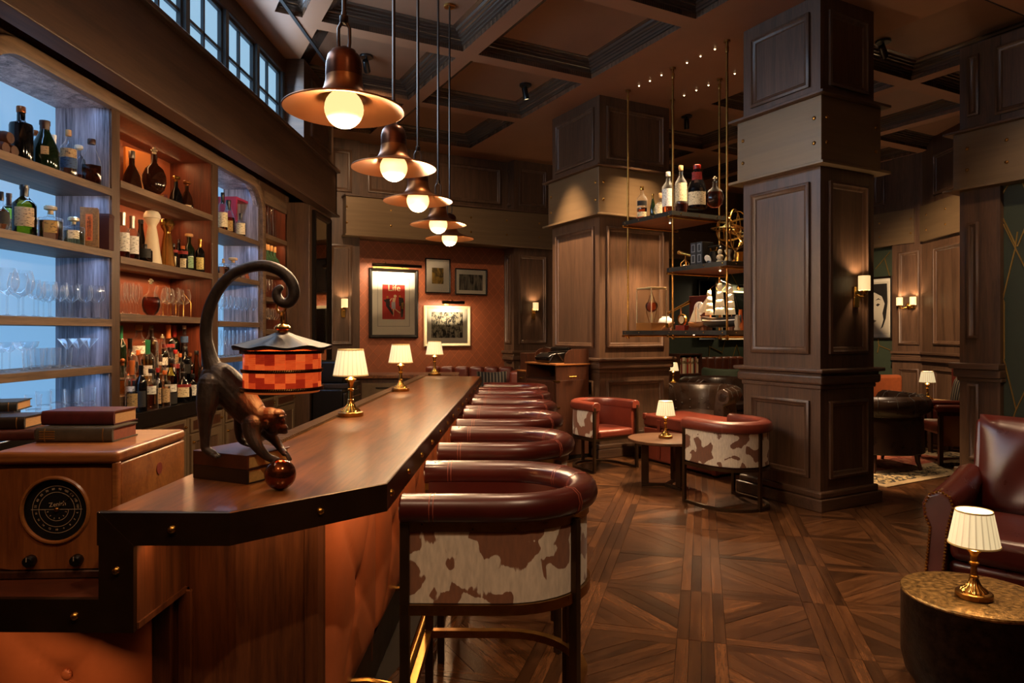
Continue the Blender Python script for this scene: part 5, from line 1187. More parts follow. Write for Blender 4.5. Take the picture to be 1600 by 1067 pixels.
# ---- bottles crowded on the stone worktop
g6 = 'bottles standing on the stone worktop'
Z0 = .99
crowd = [  # px, X, kind, h, r, glass, liquid, fill, labels, cap, stopper, words
 (192, -2.52, 'wine', .33, .040, 'c', 'y', .5, ((.12, .5, 'white', 75),), 'orange', 'long', 'white labelled bottle with orange capsule nearest the shelf post on the worktop'),
 (207, -2.47, 'squat', .20, .052, 'k', None, 0, ((.15, .6, 'gold', 60),), 'black', 'cyl', 'short black bottle with big round gold label at the worktop front'),
 (219, -2.45, 'std', .30, .036, 'k', None, 0, ((.1, .45, 'black', 50),), 'black', 'long', 'narrow black bottle with fine silver lettering at the worktop front'),
 (236, -2.46, 'block', .27, .043, 'c', 'p', .5, ((.38, .58, 'white', 45),), 'black', 'cyl', 'pink copper bottle with small white label at the worktop front'),
 (248, -2.47, 'wine', .27, .028, 'k', None, 0, ((.1, .5, 'tan', 50),), 'red', 'cyl', 'slim dark bottle with dense print between the pink and square amber bottles'),
 (256, -2.46, 'block', .25, .036, 'c', 'p', .55, ((.12, .5, 'tan', 60),), 'orange', 'cyl', 'square amber bottle with tan label at the worktop front'),
 (267, -2.48, 'wine', .33, .043, 'y', 'g', .5, ((.28, .44, 'white', 60), (.02, .26, 'black', 70)), 'black', 'cyl', 'tall olive bottle with white over black label at the worktop front'),
 (288, -2.48, 'slope', .22, .058, 'k', None, 0, ((.18, .5, 'cream', 40), (.5, .6, 'red', 60)), 'black', 'cyl', 'round black liqueur bottle with red ribbon and square label'),
 (300, -2.46, 'wine', .20, .034, 'k', None, 0, ((.2, .6, 'white', 50),), 'black', 'cyl', 'small black bottle with white slanting label beside the ribboned one'),
 (307, -2.52, 'slim', .37, .038, 'y', 'a', .45, (), 'black', 'cyl', 'tall amber tapering bottle with dark cap near the monkey'),
 (318, -2.54, 'wine', .34, .040, 'f', 'cl', .6, (), 'blue', 'long', 'frosted clear bottle with blue neck foil right behind the monkey'),
 (189, -2.76, 'wine', .36, .034, 'dg', None, 0, (), 'green', 'long', 'dark green bottle with green foil beside the post at the back of the worktop'),
 (195, -2.66, 'round', .24, .05, 'c', 'a', .4, (), 'copper', 'ball', 'round flask with copper stopper close to the post on the worktop'),
 (203, -2.70, 'round', .27, .055, 'c', 'a', .38, (), 'black', 'long', 'bulbous amber flask with black cap in the second worktop row'),
 (200, -2.58, 'block', .25, .034, 'c', 'p', .55, ((.2, .4, 'red', 50),), 'brown', 'cyl', 'small pinkish bottle with red label behind the gold roundel bottle'),
 (217, -2.82, 'std', .40, .062, 'c', 'y', .55, ((.42, .58, 'white', 40),), 'cork', 'cyl', 'big pale yellow bottle with white label at the back of the worktop'),
 (216, -2.62, 'slope', .29, .036, 'c', 'a', .45, (), 'orange', 'cyl', 'slim bottle with orange cap in the middle of the worktop crowd'),
 (231, -2.62, 'std', .36, .044, 'c', 'y', .62, ((.3, .5, 'white', 40),), 'green', 'long', 'clear yellow bottle with bright green neck foil'),
 (239, -2.80, 'std', .39, .052, 'c', 'y', .66, (), 'glass', 'ball', 'yellow bottle with ball stopper behind the green necked one'),
 (237, -2.86, 'wine', .42, .036, 'br', None, 0, (), 'brown', 'long', 'brown bottle rising at the very back of the worktop'),
 (240, -2.54, 'squat', .25, .034, 'c', 'r', .5, ((.35, .6, 'red', 60),), 'black', 'cyl', 'red labelled bottle with black cap behind the pink copper bottle'),
 (250, -2.74, 'slope', .30, .05, 'c', 'y', .5, ((.2, .4, 'white', 50),), 'glass', 'ball', 'clear rounded bottle with glass stopper in the middle worktop row'),
 (251, -2.56, 'round', .25, .046, 'c', 'p', .4, (), 'brown', 'cyl', 'rounded pale bottle with brown cap behind the square amber bottle'),
 (263, -2.78, 'std', .41, .050, 'c', 'p', .5, ((.52, .6, 'red', 60), (.2, .45, 'black', 50)), 'orange', 'long', 'tall pink tinted bottle with orange neck and red seal at the back'),
 (270, -2.62, 'std', .30, .038, 'c', 'p', .4, ((.3, .5, 'white', 50),), 'black', 'cyl', 'clear bottle with black cap behind the olive bottle'),
 (276, -2.56, 'wine', .28, .034, 'c', 'r', .5, ((.5, .62, 'red', 60),), 'red', 'cyl', 'bottle with red cap and red band in the middle worktop row'),
 (285, -2.64, 'block', .30, .045, 'k', None, 0, ((.3, .55, 'black', 60),), 'black', 'cyl', 'square black bottle behind the ribboned liqueur'),
 (287, -2.80, 'wine', .385, .047, 'g', 'g', .55, ((.12, .42, 'tan', 50),), 'red', 'long', 'bright green bottle with red cap at the back of the worktop'),
 (282, -2.58, 'block', .25, .032, 'c', 'a', .55, (), 'orange', 'cyl', 'small amber bottle with orange cap in front of the square black one'),
 (297, -2.82, 'slim', .43, .034, 'f', 'cl', .6, ((.62, .76, 'blue', 60),), 'white', 'cyl', 'tall pale bottle with blue band at the back of the worktop'),
 (295, -2.56, 'wine', .25, .034, 'br', None, 0, ((.15, .45, 'red', 60),), 'copper', 'cyl', 'brown bottle with dark red label beside the tall amber taper'),
 (325, -2.74, 'std', .28, .044, 'c', 'p', .4, ((.2, .5, 'cream', 50),), 'brown', 'cyl', 'pale bottle with brown cap half hidden by the monkey tail'),
 (330, -2.60, 'wine', .24, .036, 'c', 'cl', .5, ((.2, .5, 'white', 60),), 'silver', 'cyl', 'clear bottle with silver cap showing behind the monkey tail'),
]
for (px, X, kd, h, r, gl_, lq, fl, lbs, cp, ck, lab) in crowd:           # three rows: worktop, first riser, second riser
    lv = 0 if X > -2.545 else (1 if X > -2.69 else 2); X = (X, -2.63, min(X, -2.78))[lv]; h = min(h, (.45, .40, .37)[lv])
    bottle(lab, pl(px, X, Z0+.10*lv), kd, h, r, gl_, lq, fl, lbs, cp, ck, group=g6)
# ---- second blue bay and end bay
z = 2.395; g7 = 'bottles on the top shelf of the far blue bay'
bottle('bottle of pale whisky with cream label and black cap, far blue bay', pl(348, -2.62, z), 'std', .34, .042, 'c', 'r', .35, ((.1, .48, 'cream', 75),), 'black', 'long', group=g7)
bottle('red cognac bottle with round gold label before the red display box', pl(360, -2.66, z), 'slope', .32, .058, 'c', 'r', .5, ((.1, .40, 'gold', 40),), 'black', 'long', group=g7)
bottle('small square cream labelled bottle at the shelf front, far blue bay', pl(373, -2.60, z), 'squat', .21, .045, 'c', 'y', .5, ((.06, .56, 'cream', 60),), 'black', 'long', group=g7)
rb = thing('display_box', 'open red lacquer display box on the top shelf of the far blue bay', 'box', pl(371, -2.76, z), RAD(87))
RL = plain('red_lacquer', '9a1c2c', 0.35)
ob('back', MB().box(-.19, .19, .09, .10, 0, .39), plain('dark_red_lining', '5a1016', 0.5), rb, smooth=0)
for (x0, x1, z0, z1) in ((-.19, -.165, 0, .39), (.165, .19, 0, .39), (-.165, .165, 0, .025), (-.165, .165, .365, .39)): ob('side', MB().box(x0, x1, -.08, .09, z0, z1), RL, rb, smooth=0)
z = 2.007
bottle('small red decanter with cork on the second shelf of the far blue bay', pl(349, -2.62, z), 'squat', .15, .052, 'c', 'r', .5, (), 'cork', 'ball', group='bottles on the second shelf of the far blue bay')
bottle('squat clear decanter with flared collar on the second shelf of the far blue bay', pl(364, -2.66, z), 'squat', .19, .075, 'c', 'd', .42, (), 'cork', 'disc', group='bottles on the second shelf of the far blue bay')
for k in range(3):
    p = pl(383, -2.72, z+.026*k); t = thing('book', ('lowest', 'middle', 'topmost')[k]+' orange brown book of the small pile in the far blue bay', 'book', p, RAD(70+6*k))
    book('book', t, .15, .11, .025, plain('orange_brown_cloth', '9a5028', 0.5), PAPER)
ORD = ('first', 'second', 'third', 'fourth', 'fifth', 'sixth', 'seventh', 'eighth', 'ninth', 'tenth', 'eleventh', 'twelfth', 'thirteenth', 'fourteenth', 'fifteenth', 'sixteenth', 'seventeenth')
# carafes, green crackle bottles in the end bay
def lathe_thing(name, label, cat, loc, prof, mat, n=18, group=None, cap=False, **k):
    o = ob(name, MB().lathe(prof, n, cap=cap), mat, None, smooth=60, label=label, cat=cat, group=group); o.location = loc; return o
for k, (px, X) in enumerate(((415, -2.64), (418.5, -2.72), (423, -2.62), (427, -2.70))):
    lathe_thing('carafe', 'tall clear carafe on the top shelf of the red end bay, %s from the post' % ORD[k], 'carafe', pl(px, X, 2.50), [(0, 0), (.03, 0), (.036, .01), (.034, .1), (.026, .2), (.03, .3), (.034, .31)], CLEAR, group='clear carafes in the red end bay')
for k, px in enumerate((414, 418.5, 423.5, 429)):
    bottle('green crackle glass bottle with cork in the red end bay, %s from the post' % ORD[k], pl(px, -2.66, 2.13), 'round', .30, .066, 'gs', None, 0, (), 'cork', 'cyl', flat=.4, rz=.5, group='green crackle bottles in the red end bay')
def settle(lim):                          # nudge crowded bottles apart so that none stand inside each other
    for it in range(60):
        for i in range(len(BOT)):
            for j in range(i):
                A, ra, ka = BOT[i]; B, rb, kb = BOT[j]
                if abs(A.location.z-B.location.z) > .03 or A.get('group', '').startswith('green crackle'): continue
                d = Vector((A.location.x-B.location.x, A.location.y-B.location.y)); L_ = d.length; need = ra+rb+.003
                if 1e-5 < L_ < need:
                    d *= (need-L_)/L_/2*.6
                    for o_, s_ in ((A, 1), (B, -1)):
                        o_.location.x += d.x*s_; o_.location.y += d.y*s_
                        if lim: lo, hi = next((a, b) for z_, a, b in ((1.05, -2.515, -2.455), (1.15, -2.665, -2.60), (1.25, -2.86, -2.75), (9, -2.86, -2.585)) if o_.location.z < z_); o_.location.x = min(max(o_.location.x, lo), hi)
settle(True); BOT.clear()
# ---- glasses
GP = {
 'wine': [(0, .001), (.030, .001), (.032, .003), (.006, .008), (.0035, .014), (.0035, .092), (.008, .10), (.026, .112), (.036, .135), (.037, .155), (.033, .185), (.029, .205)],
 'bowl': [(0, .001), (.034, .001), (.036, .003), (.006, .008), (.004, .014), (.004, .095), (.009, .103), (.034, .118), (.048, .145), (.050, .170), (.044, .205), (.037, .230)],
 'flute': [(0, .001), (.028, .001), (.030, .003), (.005, .008), (.0035, .012), (.0035, .075), (.010, .09), (.021, .12), (.024, .16), (.021, .215)],
 'tumbler': [(0, .008), (.030, .008), (.032, 0), (.034, .0), (.036, .01), (.040, .085)],
 'martini': [(0, .001), (.034, .001), (.036, .003), (.005, .008), (.0035, .012), (.0035, .105), (.006, .11), (.050, .170)],
 'coupe': [(0, .001), (.030, .001), (.032, .003), (.005, .008), (.0035, .012), (.0035, .10), (.012, .107), (.040, .125), (.047, .150), (.047, .155)],
}
RIMM = ware('glass_ware')
PROTO = {}
def glassware(kind, label, loc, group, k=1.0):
    nm = {'wine': 'wine_glass', 'bowl': 'wine_glass', 'flute': 'champagne_flute', 'tumbler': 'tumbler', 'martini': 'martini_glass', 'coupe': 'coupe_glass'}[kind]
    if kind not in PROTO:
        o = ob(nm, MB().lathe(GP[kind], 16, cap=False), RIMM, smooth=70); PROTO[kind] = o
    else:
        o = PROTO[kind].copy(); C.objects.link(o)
    for q in ('label', 'category', 'group'):
        if q in o: del o[q]
    o.location = loc; o.scale = (k, k, k); tag(o, label, 'glass', group); return o
def row(kind, label, group, pxs, Xs, z, k=1.0, ref='frame edge'):
    for i, px in enumerate(pxs): p = pl(px, Xs[i % len(Xs)], z); glassware(kind, '%s, %s from the %s' % (label, ORD[i], ref), p, group, k)
row('bowl', 'big bowled wine glass on the third blue shelf', 'big wine glasses on the third blue shelf', (11, 29, 36), (-2.64, -2.80, -2.66), 1.585, 1.08)
row('wine', 'front row wine glass on the third blue shelf', 'front wine glasses on the third blue shelf', (53, 60, 79, 95, 114, 134, 154), (-2.66, -2.72, -2.66, -2.64, -2.63, -2.62, -2.61), 1.585, 1.0)
row('wine', 'back row wine glass on the third blue shelf', 'back wine glasses on the third blue shelf', (68, 76, 91, 104, 111, 131, 148), (-2.82, -2.84, -2.80, -2.80, -2.78, -2.76, -2.74), 1.585, 1.0)
row('coupe', 'coupe glass on the fourth blue shelf', 'coupes on the fourth blue shelf', (3, 15, 37, 46), (-2.64, -2.62, -2.64, -2.78), 1.296, 1.0)
row('tumbler', 'tall tumbler on the fourth blue shelf', 'tumblers on the fourth blue shelf', (52, 58, 64, 70, 79, 88, 97), (-2.72, -2.82, -2.70, -2.80, -2.74, -2.80, -2.74), 1.296, 1.35)
row('martini', 'wide martini glass on the fourth blue shelf', 'martini glasses on the fourth blue shelf', (105, 122, 139), (-2.62, -2.62, -2.60), 1.296, 1.0)
for lv in range(2): row('tumbler', '%s tumbler in a worktop stack under the blue shelves' % ('lower', 'upper')[lv], 'stacked tumblers on the worktop', (52, 68, 90, 112, 138), (-2.6, -2.7, -2.72, -2.62, -2.60), .991+lv*.093, 1.0)
row('flute', 'flute on the lower amber shelf before the decanter', 'flutes on the lower amber shelf', (191, 195, 199, 204, 209, 213, 217), (-2.62, -2.74, -2.66, -2.62, -2.72, -2.64, -2.78), 1.622, 1.0, 'post')
row('bowl', 'wine glass on the lower amber shelf beyond the decanter', 'wine glasses on the lower amber shelf', (252, 262, 271, 279, 288), (-2.62, -2.72, -2.62, -2.74, -2.62), 1.622, .95, 'decanter')
row('wine', 'wine glass on the third far blue shelf', 'wine glasses on the third far blue shelf', (343, 348, 354, 360, 366, 372, 379, 386, 395), (-2.62, -2.76, -2.62, -2.74, -2.62, -2.70, -2.62, -2.66, -2.62), 1.60, 1.15, 'post')
row('flute', 'glass on the lowest far blue shelf', 'glasses on the lowest far blue shelf', (344, 349, 355, 361, 367, 373, 380, 387, 394), (-2.62, -2.74, -2.62, -2.72, -2.62, -2.74, -2.62, -2.7, -2.62), 1.285, 1.1, 'post')
row('wine', 'wine glass on the lowest shelf of the red end bay', 'wine glasses in the red end bay', (414.5, 418, 421.5, 425, 429, 433), (-2.62, -2.72, -2.62, -2.70, -2.62, -2.66), 1.53, 1.1, 'post')
row('flute', 'flute on the third shelf of the red end bay', 'flutes in the red end bay', (414.5, 418.5, 423, 427), (-2.62, -2.70, -2.62, -2.70), 1.865, .9, 'post')
lr = thing('glass_rack', 'wire rack with crystal glasses on the lower amber shelf', 'rack', pl(277, -2.70, 1.622), pi/2)
q_ = MB()
for x in (-.12, 0, .12): q_.tube([(x, -.05, .0), (x, -.05, .12), (x*.8, 0, .20), (x, .05, .12), (x, .05, 0)], .003, 6)
for z_ in (.12,): q_.tube([(-.12, -.05, z_), (.12, -.05, z_)], .003, 6); q_.tube([(-.12, .05, z_), (.12, .05, z_)], .003, 6)
q_.tube([(-.096, 0, .2), (.096, 0, .2)], .003, 6); ob('wire_frame', q_, BRASSB, lr)

# ================================================================== PICTURES
def picture(label, px0, py0, px1, py1, plane, v, fw, inner, fmat, art, mat2=None, depth=.03, dark=.012):
    """a framed picture on a room plane; px box measured on the frame's outer edge"""
    f = atV if plane == 'v' else atU
    a, b = f(px0, (py0+py1)/2, v), f(px1, (py0+py1)/2, v); t_ = f((px0+px1)/2, py0, v); u_ = f((px0+px1)/2, py1, v)
    w = abs(b.x-a.x) if plane == 'v' else abs(b.y-a.y); h = t_.z-u_.z; zc_ = (t_.z+u_.z)/2
    loc = UV((a.x+b.x)/2, v, zc_) if plane == 'v' else UV(v, (a.y+b.y)/2, zc_)
    r = thing('framed_picture', label, 'picture', loc, TH if plane == 'v' else TH-pi/2, None)
    ob('frame', MB().ring(w, h, [(0, 0), (0, depth), (fw*.3, depth+.006), (fw, depth-.006), (fw, .004)]), fmat, r, smooth=0)
    ob('mount', MB().box(-w/2+fw, w/2-fw, -.008, 0, -h/2+fw, h/2-fw), MATB, r, smooth=0)
    iw, ih = inner[0]*w, inner[1]*h; cz = inner[2]*h
    if mat2: ob('mount_line', MB().ring(iw*1.42, ih*1.38, [(0, .0082), (0, .0095), (.004, .0095), (.004, .0082)]).mv(z=cz*.6), FRAMEB, r, smooth=0)
    s = ob('print', MB().box(-iw/2, iw/2, -.0095, -.008, cz-ih/2, cz+ih/2), art, r, smooth=0)
    ob('glazing', MB().box(-w/2+fw, w/2-fw, -.0145, -.013, -h/2+fw, h/2-fw), CLEAR, r, smooth=0)
    return r, s, w, h, iw, ih, cz
def photo_mat(name, dark_, light_, sx, sz, det=4):
    m, t, N, L, P_ = nt(name); tc = N.new('ShaderNodeTexCoord'); mp_ = N.new('ShaderNodeMapping'); ins(mp_, Scale=(sx, 1, sz)); L.new(tc.outputs['Object'], mp_.inputs[0])
    nz = N.new('ShaderNodeTexNoise'); ins(nz, Scale=1.0, Detail=float(det), Distortion=1.0); L.new(mp_.outputs[0], nz.inputs[0]); rp = N.new('ShaderNodeValToRGB')
    rp.color_ramp.elements[0].position = .42; rp.color_ramp.elements[0].color = hx(dark_); rp.color_ramp.elements[1].position = .60; rp.color_ramp.elements[1].color = hx(light_)
    L.new(nz.outputs[0], rp.inputs[0]); L.new(rp.outputs[0], P_.inputs['Base Color']); ins(P_, Roughness=.6); return m
REDP = plain('red_poster_ground', 'b8281c', 0.6)
r, s, w, h, iw, ih, cz = picture('big black framed poster with a red picture headed Life', 576, 420, 652.5, 528, 'v', VB-.001, .05, (.46, .50, .02), FRAMEB, REDP, True)
FX = lambda x, z: (x*iw, -.0105, cz+z*ih)
words(s, 'Life', .20*ih*1.35, plain('cream_print', 'e8d9a8', 0.6), Matrix.Translation(FX(0.02, .40)) @ Matrix.Rotation(pi/2, 4, 'X'))
SKIN = plain('print_pale_figure', 'e2c79a', 0.6); INKB = plain('print_black_figure', '15100e', 0.6); INKG = plain('print_grey_dress', 'a8a6b0', 0.6); INKO = plain('print_gold_figure', 'b8862e', 0.6)
def fig(nm, polys, m):
    b = MB()
    for p_ in polys:
        n0 = len(b.v); b.v += [Vector(FX(x, z)) for x, z in p_]; b.f.append(list(range(n0, n0+len(p_)))); b.m.append(0)
    ob(nm, b, m, s, smooth=0)
disc_ = lambda x, z, r_: [(x+r_*cos(2*pi*i/12), z+r_*.62*sin(2*pi*i/12)) for i in range(12)]
fig('print_figure', [disc_(.06, .17, .07), [(-.04, .12), (.10, .12), (.06, 0), (-.06, 0)], [(-.12, .10), (-.05, .12), (-.16, .02), (-.2, .03)], [(-.04, -.2), (.02, -.2), (.0, -.4), (-.03, -.42)], [(.02, -.2), (.08, -.2), (.3, -.30), (.27, -.33)]], SKIN)
fig('print_figure', [[(-.1, 0), (.07, 0), (.08, -.2), (-.1, -.2)]], INKG)
fig('print_figure', [[(-.36, .08), (-.18, .1), (-.16, -.1), (-.34, -.12)], [(-.46, .06), (-.34, .06), (-.36, -.02)], [(-.34, -.12), (-.2, -.1), (.0, -.34), (-.06, -.38)], [(.22, .14), (.42, .12), (.48, -.1), (.24, -.12)], [(.3, -.12), (.46, -.1), (.40, -.44), (.32, -.44)]], INKB)
fig('print_figure', [disc_(-.28, .14, .05), disc_(.27, .17, .05), [(.34, -.02), (.44, .0), (.44, -.2), (.34, -.2)]], INKO)
picture('tall narrow black framed picture with a small ochre print', 664, 404, 703, 458, 'v', VB-.001, .016, (.46, .46, .0), FRAMEB, photo_mat('ochre_print', '5a4a22', 'b8923e', 9, 7))
picture('landscape black framed photograph at the end of the russet wall', 710.5, 420, 760, 461, 'v', VB-.001, .02, (.74, .60, -.02), FRAMEB, photo_mat('grey_photograph', '1c1812', '8a8270', 26, 4))
picture('pale framed street photograph lit by a picture lamp', 662, 478, 734, 541, 'v', VB-.001, .045, (.68, .64, .03), FRAMEW, photo_mat('street_photograph', '18130e', 'b0a890', 22, 14, 6))
# picture lamps
def picture_lamp(label, px, py, v, w, e, n=2):
    p = atV(px, py, v); r = thing('picture_lamp', label, 'picture lamp', UV(p.x, v, p.z), TH, None)
    ob('tube', MB().lathe([(0, -w/2), (.022, -w/2), (.026, -w/2+.006), (.026, w/2-.006), (.022, w/2), (0, w/2)], 18).mv(ry=pi/2, y=-.30, z=.035), plain('bronze_lamp_tube', '2a1d12', 0.35, 0.8), r)
    for x in ((-.16, .16) if n == 2 else (0,)): ob('arm', MB().tube([(x, 0, .02), (x, -.04, .075), (x, -.22, .09), (x, -.29, .05)], .007, 8), BRASS, r)
    ob('back_plate', MB().box(-w*.38, w*.38, -.012, 0, .0, .04) if n == 2 else MB().lathe([(0, 0), (.05, 0), (.045, .012), (0, .016)], 20).mv(rx=pi/2, z=.03), BRASS, r, bev=.002)
    l = light('AREA', 'picture_lamp_bulb', (0, -.34, .0), e, (1, .74, .45), .03, (RAD(34), 0, 0), parent=r, size_y=None); l.data.shape = 'RECTANGLE'; l.data.size = w*.9; l.data.size_y = .03
    return r
picture_lamp('long bronze picture lamp over the framed poster', 611, 421, VB, .78, 5.5)
picture_lamp('short bronze picture lamp over the pale framed photograph', 697, 477, VB, .38, 3.2, 1)
# lounge pictures
picture('brown map-like framed picture behind the model ship', 1090, 437, 1117, 531, 'v', 10.26, .03, (.72, .8, 0), FRAMEB, photo_mat('tan_print', '7a6238', 'c9b482', 3, 5))
picture('brightly lit colourful painting seen behind the hanging shelf', 1126, 455, 1172, 531, 'v', 10.26, .03, (.86, .88, 0), FRAMEW, photo_mat('bright_painting', 'b0702a', 'e0d2a0', 2.5, 3.5, 5))
picture_lamp('picture lamp over the colourful painting in the lounge', 1154, 452, 10.26, .6, 6, 1)
r, s, w, h, iw, ih, cz = picture('black and white portrait photograph in a black frame on the green wall', 1340, 433, 1395, 530, 'u', 10.94, .03, (.80, .84, 0), FRAMEB, plain('portrait_paper', 'cfc6b2', 0.6))
fig('hair', [[(-.46, .46), (.44, .46), (.46, .1), (.40, -.2), (.30, -.36), (.22, -.40), (.32, -.22), (.28, -.1), (.36, .08), (.26, .22), (.0, .30), (-.3, .24), (-.46, .0)]], plain('portrait_black', '17130f', 0.6))
fig('eye', [[(.05, .06), (.12, .09), (.20, .07), (.12, .03)], [(.02, .14), (.14, .19), (.24, .15), (.14, .165)], [(-.3, .06), (-.2, .09), (-.14, .06), (-.2, .03)]], MATS['portrait_black'])
fig('mouth', [[(-.12, -.24), (-.02, -.22), (.08, -.24), (-.02, -.28)]], plain('portrait_grey', '5a5248', 0.6))

# ================================================================== TYPEWRITER CABINET
p = Vector((.517*cos(YAW)-8.0*sin(YAW), .517*sin(YAW)+8.0*cos(YAW), 0))
cb = thing('writing_cabinet', 'dark walnut cabinet with brass knobs carrying the typewriter', 'cabinet', p, TH)
cw, cl, ch = .46, .72, 1.135           # local +x = u, +y = v; near corner at the origin
ob('body', MB().box(0, cw, 0, cl, .05, .94), CABW, cb, bev=.003, smooth=0)
ob('plinth', MB().box(.02, cw-.0, .02, cl, 0, .05), BLACK, cb, smooth=0)
ob('side_panel', MB().box(.0, cw, 0, .02, .94, ch-.02), CABW, cb, smooth=0); ob('side_panel', MB().box(0, cw, cl-.02, cl, .94, ch-.02), CABW, cb, smooth=0)
ob('back_panel', MB().box(cw-.02, cw, .02, cl-.02, .94, ch-.02), CABW, cb, smooth=0)
ob('top_board', MB().box(-.012, cw+.01, -.012, cl+.01, ch-.02, ch), RADIOW, cb, bev=.004, smooth=0)
for z in (.30, .62, .93): ob('brass_corner', MB().box(-.012, .05, -.006, .05, z-.008, z+.008), BRASSB, cb, smooth=0)
for (z0, z1) in ((.65, .92), (.34, .62), (.07, .31)):
    d_ = ob('drawer', MB().box(-.014, 0, .03, cl-.03, z0, z1), CABW, cb, bev=.003, smooth=0)
    for y in (.2, .52): ob('knob', MB().lathe([(.008, 0), (.008, .02), (.014, .024), (.014, .032), (0, .034)], 12).mv(ry=-pi/2, x=-.014, y=y, z=(z0+z1)/2+.06), BRASSB, d_)
ob('knob', MB().tube([(.16, -.03, .98), (.26, -.03, .98)], .010, 10).tube([(.21, 0, .98), (.21, -.03, .98)], .006, 8), BRASSB, cb)
wing = MB().prism([(.12, 0), (cw, 0), (cw, .17), (.24, .17), (.18, .155), (.14, .12), (.12, .06)], 0, .018).T(Matrix(((1, 0, 0, 0), (0, 0, 1, .0), (0, 1, 0, ch), (0, 0, 0, 1))))
ob('gallery_side', wing, CABW, cb, smooth=0)
w2_ = MB().prism([(.12, 0), (cw, 0), (cw, .17), (.24, .17), (.18, .155), (.14, .12), (.12, .06)], 0, .018).T(Matrix(((1, 0, 0, 0), (0, 0, 1, cl-.018), (0, 1, 0, ch), (0, 0, 0, 1)))); ob('gallery_side', w2_, CABW, cb, smooth=0)
sc_ = thing('side_cabinet', 'lower dark walnut side cabinet behind the bar stools next to the typewriter cabinet', 'cabinet', p+UV(.02, .78), TH)
ob('body', MB().box(0, .4, 0, .22, 0, 1.0), CABW, sc_, bev=.003, smooth=0); ob('top_board', MB().box(-.01, .41, -.01, .23, 1.0, 1.02), RADIOW, sc_, bev=.003, smooth=0); ob('top_box', MB().box(.05, .4, .05, .22, 1.02, 1.24), CABW, sc_, bev=.003, smooth=0); ob('knob', MB().dome((0, .1, .92), .014, .03, (-1, 0, 0)), BRASSB, sc_)
tw = thing('typewriter', 'antique black typewriter on top of the walnut cabinet', 'typewriter', p+UV(.20, .36, ch+.001), TH-pi/2)
tb = MB().prism([(-.17, -.01), (-.19, .06), (-.12, .10), (.12, .12), (.16, .03), (.14, -.01)], -.16, .16).T(Matrix(((0, 0, 1, 0), (1, 0, 0, 0), (0, 1, 0, .012), (0, 0, 0, 1))))
ob('body', tb, BLACK, tw, bev=.008)
for rr_ in range(4):
    for k in range(9): ob('key', MB().lathe([(0, 0), (.009, 0), (.0095, .003), (0, .004)], 10, (-.10+k*.025+rr_*.004, -.185+rr_*.027, .052+rr_*.019)), STEEL, tw) if rr_ < 3 else None
ob('type_basket', MB().lathe([(.03, .0), (.075, .02), (.085, .028), (.085, .03), (0, .031)], 20, (0, .0, .10)), STEEL, tw)
cr = ob('carriage', MB().box(-.19, .19, .06, .13, .125, .15), STEEL, tw, bev=.005); ob('platen', MB().lathe([(0, -.18), (.024, -.18), (.024, .18), (0, .18)], 16).mv(ry=pi/2, y=.09, z=.168), BLACK, cr)
for s_ in (-1, 1): ob('platen_knob', MB().lathe([(0, 0), (.018, 0), (.018, .02), (0, .02)], 14).mv(ry=pi/2, x=s_*.20-.01, y=.09, z=.168), BLACK, cr)
ob('return_lever', MB().tube([(-.20, .07, .17), (-.24, .03, .18), (-.25, .0, .20)], .004, 6), STEEL, tw)
for s_ in (-1, 1): ob('side_arch', MB().tube([(s_*.172, -.17+.02*k, .03+.085*sin(pi*k/9)) for k in range(10)], .006, 6), STEEL, tw)
for x in (-.13, .13):
    for y in (-.15, .1): ob('foot', MB().lathe([(.014, 0), (.016, .016)], 10, (x, y, 0)), BLACK, tw)

# ================================================================== HANGING SHELF
hs = thing('hanging_shelf', 'three tier brass hanging shelf suspended on rods between the columns', 'shelf', UV(5.0, 4.9, 0), TH)
UW = .68; VR = (0, .78, 1.56); SHF = plain('shelf_steel_face', '4a4a46', 0.4, 0.8, var=0.15, scale=6); SHU = wood('shelf_underside', '4a2412', '7a4020', 'Y', 8, .4)
ZS3 = ((2.81, .74, 1.60), (2.20, -.04, .82), (1.525, -.04, 1.60))
for u in (0, UW):
    for k, v in enumerate(VR):
        zb = (1.44, 1.44, 1.44)[k]
        rdo = ob('rod', MB().lathe([(.011, zb), (.011, ZC-.012)], 12, (u, v, 0)), BRASS, hs); ob('ceiling_cup', MB().lathe([(.032, ZC-.02), (.032, ZC-.001)], 18, (u, v, 0)), BRASS, rdo); ob('coupling', MB().lathe([(.016, ZC-.12), (.018, ZC-.11), (.018, ZC-.07), (.016, ZC-.06)], 12, (u, v, 0)), BRASS, rdo)
        ob('end_sleeve', MB().lathe([(.017, zb-.01), (.017, zb+.06)], 12, (u, v, 0)), BRASSB, rdo)
for (z, v0, v1) in ZS3:
    sh_ = ob('shelf', MB().box(-.05, UW+.05, v0, v1, z-.045, z), [SHF, SHU], hs, smooth=0)
    for pg in sh_.data.polygons: pg.material_index = 1 if pg.normal.z < -.5 else 0
    for u in (-.051,):
        n_ = int((v1-v0)/.26)
        for k in range(n_+1): ob('rivet', MB().dome((u, v0+.05+(v1-v0-.1)*k/n_, z-.022), .008, .006, (-1, 0, 0)), BRASSB, sh_)
    for k in range(3): ob('rivet', MB().dome((.08+.26*k, v0-.001, z-.022), .008, .006, (0, -1, 0)), BRASSB, sh_)
    for v in VR:
        if v0-.1 < v < v1+.1: ob('cross_bar', MB().tube([(-.08, v, z-.062), (UW+.08, v, z-.062)], .013, 10), BRASSB, sh_)
    ob('under_light', MB().ball((.3, (v0+v1)/2, z-.046), .010, 10), STAR, sh_)
def hp(u, v, z): return UV(5.0+u, 4.9+v, z+.001)
